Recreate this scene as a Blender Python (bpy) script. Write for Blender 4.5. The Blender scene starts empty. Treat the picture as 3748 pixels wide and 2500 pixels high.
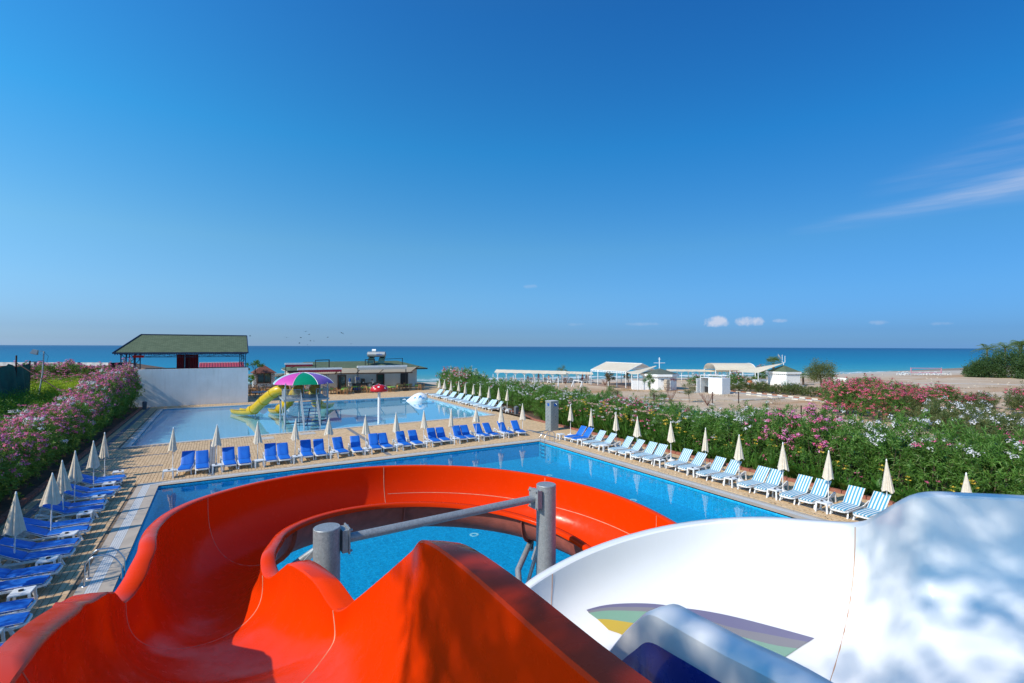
import bpy, math, random
import numpy as np
from mathutils import Vector, Matrix
R_ = math.radians
random.seed(7)
rng = np.random.default_rng(7)
SC = bpy.context.scene
COL = SC.collection

# ------------------------------------------------------------------ camera
YAW, PITCH, ROLL, CAMZ = R_(30.9), R_(0.59), R_(0.175), 6.65
F0 = Vector((math.sin(YAW), math.cos(YAW), 0)); R0 = Vector((math.cos(YAW), -math.sin(YAW), 0)); Z = Vector((0, 0, 1))
Fv = F0*math.cos(PITCH) + Z*math.sin(PITCH); U0 = -F0*math.sin(PITCH) + Z*math.cos(PITCH)
Rv = R0*math.cos(ROLL) + U0*math.sin(ROLL); Uv = -R0*math.sin(ROLL) + U0*math.cos(ROLL)
cd = bpy.data.cameras.new('camera'); cam = bpy.data.objects.new('camera', cd); COL.objects.link(cam)
cam.matrix_world = Matrix(((Rv.x, Uv.x, -Fv.x, 0), (Rv.y, Uv.y, -Fv.y, 0), (Rv.z, Uv.z, -Fv.z, CAMZ), (0, 0, 0, 1)))
cd.sensor_width = 36; cd.lens = 36*1790/3748; cd.clip_start = 0.05; cd.clip_end = 90000
SC.camera = cam
# ------------------------------------------------------------------ sky, sun, exposure
SUN_EL = R_(39); SX, SY = -0.993, -0.115            # direction towards the sun in plan
w = bpy.data.worlds.new('World'); SC.world = w; w.use_nodes = True
nt = w.node_tree; nt.nodes.clear()
def wn(typ, **kw):
    n_ = nt.nodes.new(typ)
    for k, v in kw.items(): setattr(n_, k, v)
    return n_
def wm(op, a, b=None, clamp=False):
    m = wn('ShaderNodeMath', operation=op, use_clamp=clamp)
    for s_, v in zip(m.inputs, (a, b)):
        if v is None: continue
        if hasattr(v, 'is_output'): nt.links.new(v, s_)
        else: s_.default_value = v
    return m.outputs[0]
def wramp(fac, stops):
    r = wn('ShaderNodeValToRGB'); e = r.color_ramp.elements
    while len(e) < len(stops): e.new(.5)
    for x, (p, c) in zip(e, stops): x.position = p; x.color = (*c, 1)
    nt.links.new(fac, r.inputs[0]); return r.outputs[0]
def wmix(fac, a, b, mode):
    m = wn('ShaderNodeMix', data_type='RGBA', blend_type=mode)
    for s_, v in ((m.inputs[0], fac), (m.inputs[6], a), (m.inputs[7], b)):
        if hasattr(v, 'is_output'): nt.links.new(v, s_)
        else: s_.default_value = v
    return m.outputs[2]
sky = wn('ShaderNodeTexSky', sky_type='NISHITA', sun_disc=False)
sky.sun_elevation = SUN_EL; sky.sun_rotation = math.atan2(SX, SY); sky.air_density = 1.0; sky.dust_density = .6; sky.ozone_density = 3.0; sky.altitude = 0
tcw = wn('ShaderNodeTexCoord'); sxw = wn('ShaderNodeSeparateXYZ'); nt.links.new(tcw.outputs['Generated'], sxw.inputs[0]); X_, Y_, Z_ = sxw.outputs
# the sea air of the photograph: bluer and clearer than the model sky, paler towards the sun
H2 = lambda r, g_, b_: (r/2, g_/2, b_/2)
c1_ = wramp(Z_, [(0, H2(.47, .86, 1.75)), (.012, H2(.40, .74, 1.45)), (.03, H2(.36, .67, 1.29)), (.10, H2(.44, .84, 1.25)), (.19, H2(.47, 1.0, 1.27)), (.37, H2(.21, 1.12, 1.6)), (.56, H2(.19, 1.0, 1.68)), (.8, H2(.34, .95, 1.55))])
hz = wm('SQRT', wm('MAXIMUM', wm('ADD', wm('MULTIPLY', X_, X_), wm('MULTIPLY', Y_, Y_)), 1e-6))
dots = wm('DIVIDE', wm('ADD', wm('MULTIPLY', X_, SX), wm('MULTIPLY', Y_, SY)), hz)
dz = wm('ADD', wm('MULTIPLY', dots, wm('MINIMUM', hz, 1.0)), wm('MULTIPLY', wm('SUBTRACT', 1.0, wm('MINIMUM', hz, 1.0)), -.3))
c2_ = wramp(wm('ADD', wm('MULTIPLY', dz, .5), .5), [(0, (.20, .24, .275)), (.01, (.20, .24, .275)), (.22, (.333, .333, .333)), (.61, (.58, .48, .43)), (1, (1, .55, .42))])
mul = wmix(1.0, wmix(1.0, sky.outputs[0], c1_, 'MULTIPLY'), c2_, 'MULTIPLY')
sc_ = wn('ShaderNodeVectorMath', operation='SCALE'); nt.links.new(mul, sc_.inputs[0]); sc_.inputs['Scale'].default_value = 6*.105/.15
# clouds: azimuth and height above the horizon in degrees
az = wm('MULTIPLY', wm('ARCTAN2', X_, Y_), 57.2958); elv = wm('MULTIPLY', wm('ARCSINE', Z_), 57.2958)
nzw = wn('ShaderNodeTexNoise'); nzw.inputs['Scale'].default_value = 55; nzw.inputs['Detail'].default_value = 6; nzw.inputs['Roughness'].default_value = .6; nt.links.new(tcw.outputs['Generated'], nzw.inputs['Vector']); NZ = wm('SUBTRACT', nzw.outputs['Fac'], .5)
msk = None
for ca, ce, sa, se, st in [(53.6, 2.75, 1.35, .62, .75), (56.7, 2.7, 1.45, .55, .7), (59.6, 2.75, .7, .22, .3), (67.8, 2.35, .8, .25, .22), (72.3, 2.15, .8, .2, .18), (46.0, 2.6, 2.4, .22, .16), (33.1, 7.0, 1.1, .25, .16), (38.5, 2.6, 1.6, .2, .10)]:
    d_ = wm('ADD', wm('POWER', wm('ABSOLUTE', wm('DIVIDE', wm('SUBTRACT', az, ca), sa)), 2.0), wm('POWER', wm('ABSOLUTE', wm('DIVIDE', wm('SUBTRACT', elv, ce), se)), 2.0))
    q = wm('MULTIPLY', wm('ADD', wm('SUBTRACT', .95, d_), wm('MULTIPLY', NZ, 3.2), True), st); msk = q if msk is None else wm('MAXIMUM', msk, q)
mpw = wn('ShaderNodeMapping'); mpw.inputs['Scale'].default_value = (3, 3, 40); nt.links.new(tcw.outputs['Generated'], mpw.inputs[0]); nz2 = wn('ShaderNodeTexNoise'); nz2.inputs['Scale'].default_value = 2.2; nz2.inputs['Detail'].default_value = 5; nt.links.new(mpw.outputs[0], nz2.inputs['Vector'])
for a0, a1, e0_, sl_, wd, st in [(60, 82, 11.6, .10, .8, .34), (66, 84, 14.3, .17, 1.5, .17)]:
    v_ = wm('DIVIDE', wm('SUBTRACT', elv, wm('ADD', e0_, wm('MULTIPLY', wm('SUBTRACT', az, a0), sl_))), wd)
    along = wm('DIVIDE', wm('SUBTRACT', az, a0), a1-a0, True); v_ = wm('DIVIDE', v_, wm('ADD', .45, along))
    q = wm('MULTIPLY', wm('MULTIPLY', wm('EXPONENT', wm('MULTIPLY', wm('MULTIPLY', v_, v_), -1.0)), wm('MULTIPLY', along, wm('MULTIPLY', wm('POWER', nz2.outputs['Fac'], 2.2), 5.0))), st); msk = wm('MAXIMUM', msk, q)
cl_ = wmix(wm('MULTIPLY', msk, 1.0, True), sc_.outputs[0], (4.6, 4.8, 5.6, 1), 'MIX')
bg = wn('ShaderNodeBackground'); bg.inputs[1].default_value = .15; wo = wn('ShaderNodeOutputWorld')
nt.links.new(cl_, bg.inputs[0]); nt.links.new(bg.outputs[0], wo.inputs[0])
sl = bpy.data.lights.new('sun', 'SUN'); sl.energy = 4.4; sl.angle = R_(0.53); sl.color = (1, 0.91, 0.78)
sun = bpy.data.objects.new('sun', sl); COL.objects.link(sun)
sdir = Vector((SX*math.cos(SUN_EL), SY*math.cos(SUN_EL), math.sin(SUN_EL)))
sun.rotation_euler = sdir.to_track_quat('Z', 'Y').to_euler(); sun.location = (-30, -5, 40)
vs = SC.view_settings; vs.view_transform = 'Standard'; vs.look = 'None'; vs.exposure = 0.0; vs.gamma = 1; vs.use_curve_mapping = False
SC.cycles.transparent_max_bounces = 12; SC.cycles.max_bounces = 6

# ------------------------------------------------------------------ materials
def srgb(r, g, b):
    f = lambda c: c/12.92 if c <= .04045 else ((c+.055)/1.055)**2.4
    return (f(r/255), f(g/255), f(b/255), 1)
class NT:
    def __init__(s, name):
        s.m = bpy.data.materials.new(name); s.m.use_nodes = True; s.t = s.m.node_tree; s.t.nodes.clear()
        s.out = s.n('ShaderNodeOutputMaterial')
    def n(s, typ, **kw):
        nd = s.t.nodes.new(typ)
        for k, v in kw.items():
            if k.startswith('i_'):
                key = k[2:].replace('_', ' ')
                nd.inputs[key].default_value = v
            else: setattr(nd, k, v)
        return nd
    def l(s, a, b): s.t.links.new(a, b)
    def noise(s, scale, detail=3, rough=.55, coord=None, dist=0, mapscale=None):
        nz = s.n('ShaderNodeTexNoise', i_Scale=scale, i_Detail=detail, i_Roughness=rough, i_Distortion=dist)
        c = s.coord(coord or 'Object')
        if mapscale:
            mp = s.n('ShaderNodeMapping'); mp.inputs['Scale'].default_value = mapscale; s.l(c, mp.inputs[0]); c = mp.outputs[0]
        s.l(c, nz.inputs['Vector']); return nz.outputs['Fac']
    def coord(s, kind):
        if kind == 'World': return s.n('ShaderNodeNewGeometry').outputs['Position']
        return s.n('ShaderNodeTexCoord').outputs[kind]
    def ramp(s, fac, stops):
        r = s.n('ShaderNodeValToRGB'); e = r.color_ramp.elements
        while len(e) < len(stops): e.new(0.5)
        for x, (p, c) in zip(e, stops): x.position = p; x.color = c
        s.l(fac, r.inputs[0]); return r.outputs[0]
    def mix(s, fac, a, b, mode='MIX'):
        m = s.n('ShaderNodeMix', data_type='RGBA', blend_type=mode)
        for sock, v in ((m.inputs[0], fac), (m.inputs[6], a), (m.inputs[7], b)):
            if hasattr(v, 'is_output'): s.l(v, sock)
            else: sock.default_value = v
        return m.outputs[2]
    def math(s, op, a, b=None, clamp=False):
        m = s.n('ShaderNodeMath', operation=op, use_clamp=clamp)
        for sock, v in ((m.inputs[0], a), (m.inputs[1], b)):
            if v is None: continue
            if hasattr(v, 'is_output'): s.l(v, sock)
            else: sock.default_value = v
        return m.outputs[0]
    def bsdf(s, color=None, rough=.5, bump=None, bstr=.2, bdist=.01, **kw):
        b = s.n('ShaderNodeBsdfPrincipled')
        if color is not None:
            if hasattr(color, 'is_output'): s.l(color, b.inputs['Base Color'])
            else: b.inputs['Base Color'].default_value = color
        if hasattr(rough, 'is_output'): s.l(rough, b.inputs['Roughness'])
        else: b.inputs['Roughness'].default_value = rough
        for k, v in kw.items(): b.inputs[k.replace('_', ' ')].default_value = v
        if bump is not None:
            bp = s.n('ShaderNodeBump', i_Strength=bstr, i_Distance=bdist); s.l(bump, bp.inputs['Height']); s.l(bp.outputs[0], b.inputs['Normal'])
        s.l(b.outputs[0], s.out.inputs[0]); s.b = b; return s.m

def plain(name, col, rough=.5, var=.12, scale=4, bstr=.1, **kw):
    t = NT(name)
    nz = t.noise(scale, 4)
    c = t.ramp(nz, [(.3, tuple(x*(1-var) for x in col[:3])+(1,)), (.7, tuple(min(1, x*(1+var)) for x in col[:3])+(1,))])
    fine = t.noise(scale*25, 2)
    return t.bsdf(c, rough, fine, bstr, .004, **kw)

M = {}
M['white_plastic'] = plain('white_plastic', (.78, .78, .77, 1), .35, .05, 6, .05)
M['white_paint'] = plain('white_paint', (.80, .80, .79, 1), .5, .06, 3)
M['white_wall'] = plain('white_wall', (.74, .73, .71, 1), .85, .05, .8, .3)
t = NT('white_wall'); c = t.ramp(t.noise(.8, 4), [(.3, (.70, .69, .67, 1)), (.7, (.78, .77, .75, 1))]); c = t.mix(t.ramp(t.noise(1.3, 5, .65, mapscale=(2.2, 2.2, .25)), [(.5, (0, 0, 0, 1)), (.75, (.4,)*3+(1,))]), c, (.50, .47, .42, 1))
M['white_wall'] = t.bsdf(c, .85, t.noise(14, 4), .25, .01)
M['cream_wall'] = plain('cream_wall', (.62, .58, .51, 1), .85, .06, .8, .3)
M['navy_metal'] = plain('navy_metal', (.012, .02, .06, 1), .45, .1)
M['dark_metal'] = plain('dark_metal', (.02, .02, .022, 1), .5, .1)
M['brown_wood'] = plain('brown_wood', (.09, .04, .022, 1), .6, .2)
M['teak'] = plain('teak', (.50, .25, .10, 1), .6, .25, 9)
M['lime_cloth'] = plain('lime_cloth', (.28, .50, .08, 1), .8, .08)
M['black_plastic'] = plain('black_plastic', (.01, .01, .011, 1), .35, .1)
M['grey_plastic'] = plain('grey_plastic', (.12, .13, .15, 1), .5, .1)
M['red_plastic'] = plain('red_plastic', (.52, .008, .01, 1), .25, .08, 2)
M['yellow_gel'] = plain('yellow_gel', (.62, .41, .015, 1), .3, .14, 2)
M['blue_step'] = plain('blue_step', (.02, .09, .25, 1), .5, .15)
M['grey_paint'] = plain('grey_paint', (.33, .37, .40, 1), .45, .1)
M['terrace_stone'] = plain('terrace_stone', (.30, .19, .13, 1), .8, .2, 1)
M['terracotta'] = plain('terracotta', (.36, .13, .085, 1), .8, .22, 3, .3)
M['kerb_white'] = plain('kerb_white', (.68, .63, .55, 1), .8, .12, 3, .3)
M['kerb_red'] = plain('kerb_red', (.33, .12, .07, 1), .8, .2, 3, .3)
M['skin'] = plain('skin', (.45, .22, .13, 1), .55, .1)
M['skin_tan'] = plain('skin_tan', (.28, .12, .06, 1), .55, .1)
M['hair'] = plain('hair', (.015, .01, .008, 1), .6, .1)
M['cloth_dark'] = plain('cloth_dark', (.015, .015, .02, 1), .8, .1)
M['cloth_white'] = plain('cloth_white', (.6, .6, .6, 1), .8, .05)
M['cloth_red'] = plain('cloth_red', (.42, .05, .05, 1), .8, .1)
M['cloth_pink'] = plain('cloth_pink', (.6, .2, .3, 1), .8, .1)
M['red_curtain'] = plain('red_curtain', (.20, .006, .015, 1), .8, .15, 2)
M['bark'] = plain('bark', (.11, .075, .05, 1), .9, .3, 8, .5)
M['dry_twig'] = plain('dry_twig', (.16, .06, .04, 1), .9, .2)
M['cream_canvas'] = plain('cream_canvas', (.72, .63, .49, 1), .85, .05, .6, .1)
M['plastic_sheet'] = plain('plastic_sheet', (.5, .5, .49, 1), .5, .2, .7)
M['brown_board'] = plain('brown_board', (.14, .06, .025, 1), .8, .15, .6)
M['thatch'] = plain('thatch', (.13, .08, .05, 1), .95, .3, 2, .6)
M['green_net'] = plain('green_net', (.006, .10, .075, 1), .8, .3, 1.2, .4)
M['rust_post'] = plain('rust_post', (.045, .02, .015, 1), .8, .2)
M['soil'] = plain('soil', (.10, .06, .035, 1), .95, .4, 2, .6)
M['agave'] = plain('agave', (.14, .22, .17, 1), .6, .15)
M['tile_edge'] = plain('tile_edge', (.5, .5, .48, 1), .6, .1)
M['red_sheet'] = plain('red_sheet', (.36, .035, .045, 1), .5, .12, 2)
M['awning_red'] = plain('awning_red', (.22, .01, .03, 1), .8, .15)
M['awning_grey'] = plain('awning_grey', (.42, .40, .36, 1), .8, .06)
M['bottle_blue'] = plain('bottle_blue', (.02, .12, .45, 1), .2, .1)
M['orange_pot'] = plain('orange_pot', (.5, .14, .05, 1), .6, .1)

def glossy_gel(name, col, rough=.16, dirt=(.25, .05, .04, 1), dirtamt=.25, coat=.6, spec=.4):
    t = NT(name)
    n1 = t.noise(1.4, 5, .6); c = t.mix(t.ramp(n1, [(.45, (0, 0, 0, 1)), (.8, (dirtamt,)*3+(1,))]), col, dirt)
    st = t.noise(6, 4, .6, mapscale=(6, 6, .6))
    c = t.mix(t.ramp(st, [(.55, (0, 0, 0, 1)), (.75, (.08,)*3+(1,))]), c, tuple(min(1, x*1.3+.01) for x in col[:3])+(1,))
    n2 = t.noise(9, 4, .6)
    rr = t.ramp(n2, [(.35, (rough,)*3+(1,)), (.75, (rough+.2,)*3+(1,))])
    m = t.bsdf(c, rr, t.noise(2.2, 2), .05, .02, Specular_IOR_Level=spec)
    t.b.inputs['Coat Weight'].default_value = coat; t.b.inputs['Coat Roughness'].default_value = .08
    return m
M['red_gel'] = glossy_gel('red_gel', (.76, .040, .001, 1), .15, (.55, .02, .002, 1), .2, .0, .09)
M['white_gel'] = glossy_gel('white_gel', (.80, .80, .79, 1), .3, (.6, .6, .58, 1), .2, .25)
M['blue_gel'] = glossy_gel('blue_gel', (.004, .03, .30, 1), .2, (.01, .05, .2, 1))
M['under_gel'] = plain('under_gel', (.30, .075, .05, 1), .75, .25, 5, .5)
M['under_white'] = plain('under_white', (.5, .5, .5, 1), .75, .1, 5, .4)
M['seam'] = plain('seam', (.55, .30, .18, 1), .7, .25, 12)
M['band_purple'] = glossy_gel('band_purple', (.16, .15, .25, 1), .35, (.2, .2, .25, 1), .4, .2)
M['band_grey'] = glossy_gel('band_grey', (.22, .21, .23, 1), .35, (.25, .24, .25, 1), .4, .2)
M['band_green'] = glossy_gel('band_green', (.20, .36, .26, 1), .35, (.3, .4, .3, 1), .3, .2)
M['band_yellow'] = glossy_gel('band_yellow', (.55, .38, .05, 1), .35, (.4, .33, .1, 1), .3, .2)
for nm, c in (('canopy_pink', (.60, .07, .38, 1)), ('canopy_green', (.0, .25, .12, 1)), ('canopy_blue', (.35, .58, .64, 1)), ('canopy_violet', (.26, .13, .45, 1))):
    M[nm] = plain(nm, c, .4, .06, 2)
# galvanised steel
t = NT('galvanised'); v = t.n('ShaderNodeTexVoronoi', i_Scale=60.0); t.l(t.coord('Object'), v.inputs['Vector'])
c = t.ramp(v.outputs['Color'], [(0, (.26, .28, .29, 1)), (1, (.40, .42, .43, 1))])
st = t.noise(3, 5, .65); c = t.mix(t.ramp(st, [(.5, (0, 0, 0, 1)), (.75, (.5, .5, .5, 1))]), c, (.24, .25, .24, 1))
M['galvanised'] = t.bsdf(c, .5, t.noise(40), .1, .003, Metallic=.35)
t = NT('chrome'); M['chrome'] = t.bsdf((.55, .56, .58, 1), .22, Metallic=1.0)
# canvas of the umbrellas
t = NT('umbrella_canvas'); c = t.ramp(t.noise(7, 4), [(.3, (.68, .58, .45, 1)), (.7, (.80, .70, .56, 1))])
m = t.bsdf(c, .9, t.noise(60), .15, .004)
t2 = t.n('ShaderNodeBsdfTranslucent'); t2.inputs[0].default_value = (.7, .6, .5, 1); mx = t.n('ShaderNodeMixShader'); mx.inputs[0].default_value = .12
t.l(t.b.outputs[0], mx.inputs[1]); t.l(t2.outputs[0], mx.inputs[2]); t.l(mx.outputs[0], t.out.inputs[0]); M['umbrella_canvas'] = m
# mattresses
t = NT('blue_mattress'); c = t.ramp(t.noise(2.5, 3), [(.3, (.003, .11, .50, 1)), (.7, (.005, .15, .60, 1))])
M['blue_mattress'] = t.bsdf(c, .62, t.noise(9, 3), .5, .02)
def striped(name, dark, light, freq):
    t = NT(name); sx = t.n('ShaderNodeSeparateXYZ'); t.l(t.coord('Object'), sx.inputs[0])
    f = t.math('GREATER_THAN', t.math('FRACT', t.math('MULTIPLY', t.math('ADD', sx.outputs[0], 10.0), freq)), .5)
    c = t.mix(f, light, dark); return t.bsdf(c, .8, t.noise(9, 3), .5, .02)
M['striped_mattress'] = striped('striped_mattress', (.06, .30, .44, 1), (.66, .69, .70, 1), 1/.118)
M['pale_striped_mattress'] = striped('pale_striped_mattress', (.25, .48, .62, 1), (.58, .68, .73, 1), 1/.075)
# pavers: one flat tone for each paver by its place, stains on top
def paver_mat(name, pal, band=True):
    t = NT(name); pos = t.n('ShaderNodeNewGeometry').outputs['Position']; sx = t.n('ShaderNodeSeparateXYZ'); t.l(pos, sx.inputs[0])
    ri = t.n('ShaderNodeNewGeometry').outputs['Random Per Island']; oi = t.n('ShaderNodeObjectInfo').outputs['Random']
    f = t.math('FRACT', t.math('ADD', ri, oi))
    c = t.ramp(f, pal)
    big = t.noise(.35, 4, .6, 'World'); c = t.mix(t.ramp(big, [(.35, (0, 0, 0, 1)), (.75, (.45,)*3+(1,))]), c, (.58, .42, .25, 1))
    stn = t.noise(2.1, 5, .7, 'World'); c = t.mix(t.ramp(stn, [(.58, (0, 0, 0, 1)), (.72, (.5,)*3+(1,))]), c, (.25, .17, .10, 1))
    return t.bsdf(c, .85, t.noise(30, 3, .6, 'World'), .25, .004)
M['paver_sand'] = paver_mat('paver_sand', [(0, (.54, .36, .19, 1)), (.5, (.62, .42, .23, 1)), (1, (.68, .47, .27, 1))])
M['paver_grey'] = plain('paver_grey', (.20, .20, .21, 1), .85, .2, 3, .3)
M['mortar'] = plain('mortar', (.20, .14, .09, 1), .95, .2, 2, .3)
M['coping'] = plain('coping', (.47, .39, .30, 1), .6, .12, 1.5, .15)
# white gutter with fine cross slots
t = NT('gutter'); br = t.n('ShaderNodeTexBrick', i_Scale=1.0); t.l(t.coord('World'), br.inputs['Vector'])
for k, v in (('Brick Width', .06), ('Row Height', .06), ('Mortar Size', .008)): br.inputs[k].default_value = v
br.offset = 0; br.inputs['Color1'].default_value = (.66, .65, .62, 1); br.inputs['Color2'].default_value = (.70, .69, .66, 1); br.inputs['Mortar'].default_value = (.36, .35, .33, 1)
M['gutter'] = t.bsdf(br.outputs[0], .5)
# pool tiles
def pool_tile(name, c1, c2, mort, size, msize, big=None):
    t = NT(name); br = t.n('ShaderNodeTexBrick', i_Scale=1.0); br.offset = 0
    pos = t.coord('World'); mp = t.n('ShaderNodeMapping'); mp.inputs['Location'].default_value = (3.013, 2.017, 1.011); t.l(pos, mp.inputs[0]); t.l(mp.outputs[0], br.inputs['Vector'])
    for k, v in (('Brick Width', size), ('Row Height', size), ('Mortar Size', msize)): br.inputs[k].default_value = v
    br.inputs['Color1'].default_value = c1; br.inputs['Color2'].default_value = c2; br.inputs['Mortar'].default_value = mort
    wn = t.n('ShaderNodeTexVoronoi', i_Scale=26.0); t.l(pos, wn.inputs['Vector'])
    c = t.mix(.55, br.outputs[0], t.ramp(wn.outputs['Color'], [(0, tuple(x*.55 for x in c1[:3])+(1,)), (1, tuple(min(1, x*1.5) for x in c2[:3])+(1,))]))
    # light flecks over the big pool's floor are painted into its water tint
    return t.bsdf(c, .5)
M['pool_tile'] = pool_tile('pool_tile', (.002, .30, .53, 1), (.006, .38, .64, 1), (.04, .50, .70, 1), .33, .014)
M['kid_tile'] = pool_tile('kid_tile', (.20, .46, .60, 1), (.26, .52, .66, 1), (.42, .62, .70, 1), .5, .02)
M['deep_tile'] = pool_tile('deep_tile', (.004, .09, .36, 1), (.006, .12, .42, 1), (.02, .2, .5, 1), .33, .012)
def water(name, tint, scale, bstr, rough=.015, mapscale=(1, 1, 1), spark=0):
    t = NT(name)
    n1 = t.noise(scale, 3, .5, 'World', .4, mapscale); n2 = t.noise(scale*4.3, 2, .5, 'World', .2)
    h = t.math('ADD', n1, t.math('MULTIPLY', n2, .3))
    bp = t.n('ShaderNodeBump', i_Strength=bstr, i_Distance=.05); t.l(h, bp.inputs['Height'])
    gl = t.n('ShaderNodeBsdfGlossy'); gl.inputs['Roughness'].default_value = rough; gl.inputs[0].default_value = (1, 1, 1, 1); t.l(bp.outputs[0], gl.inputs['Normal'])
    n3 = t.noise(9, 4, .65, 'World', 1.6)  # sparkle painted into the transparent tint as bright and dark flecks
    tc = t.mix(t.ramp(n3, [(.35, (0, 0, 0, 1)), (.65, (1, 1, 1, 1))]), tuple(x*.74 for x in tint[:3])+(1,), tuple(min(1.0, x*1.15) for x in tint[:3])+(1,)) if spark else None
    tr = t.n('ShaderNodeBsdfTransparent')
    if tc: t.l(tc, tr.inputs[0])
    else: tr.inputs[0].default_value = tint
    gi = t.n('ShaderNodeNewGeometry'); fr = t.n('ShaderNodeFresnel'); t.l(t.math('SUBTRACT', 1.33, t.math('MULTIPLY', gi.outputs['Backfacing'], .578)), fr.inputs[0]); t.l(bp.outputs[0], fr.inputs['Normal'])
    mx = t.n('ShaderNodeMixShader'); t.l(fr.outputs[0], mx.inputs[0]); t.l(tr.outputs[0], mx.inputs[1]); t.l(gl.outputs[0], mx.inputs[2]); t.l(mx.outputs[0], t.out.inputs[0])
    return t.m
M['pool_water'] = water('pool_water', (.60, .95, 1.0, 1), 1.1, .10, .02, spark=1)
M['kid_water'] = water('kid_water', (.78, .93, .97, 1), .8, .05, .012)
# sea: colour goes from sandy shallows over turquoise to deep blue with the distance from the shore
t = NT('sea_water'); pos = t.coord('World'); sx = t.n('ShaderNodeSeparateXYZ'); t.l(pos, sx.inputs[0])
dist = t.math('ADD', t.math('ADD', sx.outputs[1], t.math('MULTIPLY', sx.outputs[0], .25)), -112.0)
wob = t.math('MULTIPLY', t.math('SUBTRACT', t.noise(.02, 3, .5, 'World'), .5), 30.0)
d2 = t.math('ADD', dist, wob)
lg = t.math('DIVIDE', t.math('LOGARITHM', t.math('MAXIMUM', d2, 1.0), 10.0), 4.0)
c = t.ramp(lg, [(.0, (.15, .27, .24, 1)), (.30, (.10, .33, .34, 1)), (.38, (.04, .30, .38, 1)), (.50, (.010, .21, .34, 1)), (.62, (.008, .15, .28, 1)), (.80, (.014, .09, .21, 1)), (1, (.04, .11, .22, 1))])
stk = t.noise(.05, 4, .6, 'World', mapscale=(.35, 2.2, 1)); c = t.mix(t.ramp(stk, [(.35, (0, 0, 0, 1)), (.7, (.30,)*3+(1,))]), c, (.03, .20, .30, 1))
fo = t.noise(.28, 5, .65, 'World', 1.0, (.5, 2.0, 1))
near = t.math('SUBTRACT', 1.0, t.math('ABSOLUTE', t.math('DIVIDE', t.math('SUBTRACT', dist, 7.0), 8.0)))
ff = t.ramp(t.math('ADD', fo, t.math('MULTIPLY', near, .22)), [(.66, (0, 0, 0, 1)), (.72, (1, 1, 1, 1))])
ff2 = t.math('MULTIPLY', ff, t.math('GREATER_THAN', near, 0.0))
c = t.mix(ff2, c, (.8, .82, .8, 1))
h = t.math('ADD', t.noise(.35, 6, .62, 'World', .3, (.6, 2.0, 1)), t.math('MULTIPLY', t.noise(2.2, 3, .6, 'World', .3, (.7, 1.6, 1)), .2))
M['sea_water'] = t.bsdf(c, .42, h, .55, .5); t.b.inputs['IOR'].default_value = 1.33; t.b.inputs['Specular IOR Level'].default_value = .25
# dry sandy ground
t = NT('sand'); n1 = t.noise(.05, 6, .65, 'World'); n2 = t.noise(.9, 5, .65, 'World'); n4 = t.noise(.06, 5, .6, 'World', .5, (.3, 1.6, 1))
c = t.ramp(n1, [(.32, (.44, .30, .18, 1)), (.5, (.54, .40, .27, 1)), (.68, (.60, .48, .36, 1))])
c = t.mix(t.ramp(n4, [(.50, (0, 0, 0, 1)), (.62, (.75,)*3+(1,))]), c, (.44, .22, .085, 1))
c = t.mix(t.ramp(n2, [(.52, (0, 0, 0, 1)), (.75, (.5,)*3+(1,))]), c, (.30, .20, .12, 1))
sx = t.n('ShaderNodeSeparateXYZ'); t.l(t.coord('World'), sx.inputs[0]); dist = t.math('ADD', t.math('ADD', sx.outputs[1], t.math('MULTIPLY', sx.outputs[0], .25)), -112.0)
c = t.mix(t.math('DIVIDE', t.math('ADD', dist, 24.0), 14.0, True), c, (.50, .43, .35, 1))
c = t.mix(t.math('DIVIDE', t.math('ADD', dist, 4.0), 3.0, True), c, (.26, .21, .16, 1))
M['sand'] = t.bsdf(c, .95, t.noise(3, 6, .7, 'World'), .6, .06)
t = NT('dirt_track'); c = t.ramp(t.noise(.4, 5, .65, 'World'), [(.3, (.48, .38, .29, 1)), (.7, (.60, .51, .42, 1))]); M['dirt_track'] = t.bsdf(c, .95, t.noise(2, 5, .7, 'World'), .4, .05)
t = NT('concrete'); c = t.ramp(t.noise(.8, 5, .65, 'World'), [(.3, (.42, .38, .33, 1)), (.7, (.55, .51, .45, 1))]); M['concrete'] = t.bsdf(c, .9, t.noise(5, 5, .7, 'World'), .3, .01)
# shingles
def shingle(name, a, b, m_, sc=1.0):
    t = NT(name); br = t.n('ShaderNodeTexBrick', i_Scale=1.0); t.l(t.coord('UV'), br.inputs['Vector'])
    for k, v in (('Brick Width', .34*sc), ('Row Height', .16*sc), ('Mortar Size', .012*sc)): br.inputs[k].default_value = v
    br.inputs['Color1'].default_value = a; br.inputs['Color2'].default_value = b; br.inputs['Mortar'].default_value = m_
    return t.bsdf(br.outputs[0], .9, br.outputs['Fac'], .4, -.01)
M['green_shingle'] = shingle('green_shingle', (.085, .12, .065, 1), (.12, .16, .09, 1), (.05, .07, .04, 1), 1.25)
M['grey_shingle'] = shingle('grey_shingle', (.09, .115, .09, 1), (.13, .15, .12, 1), (.05, .06, .05, 1))
M['red_shingle'] = shingle('red_shingle', (.16, .055, .04, 1), (.22, .08, .06, 1), (.08, .03, .02, 1))
# shower tiles
t = NT('stone_tile'); c = t.ramp(t.noise(5, 6, .7, mapscale=(1, 1, 3)), [(.3, (.12, .14, .15, 1)), (.5, (.23, .26, .27, 1)), (.72, (.36, .39, .40, 1))])
M['stone_tile'] = t.bsdf(c, .55, t.noise(20), .2, .004)
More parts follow.
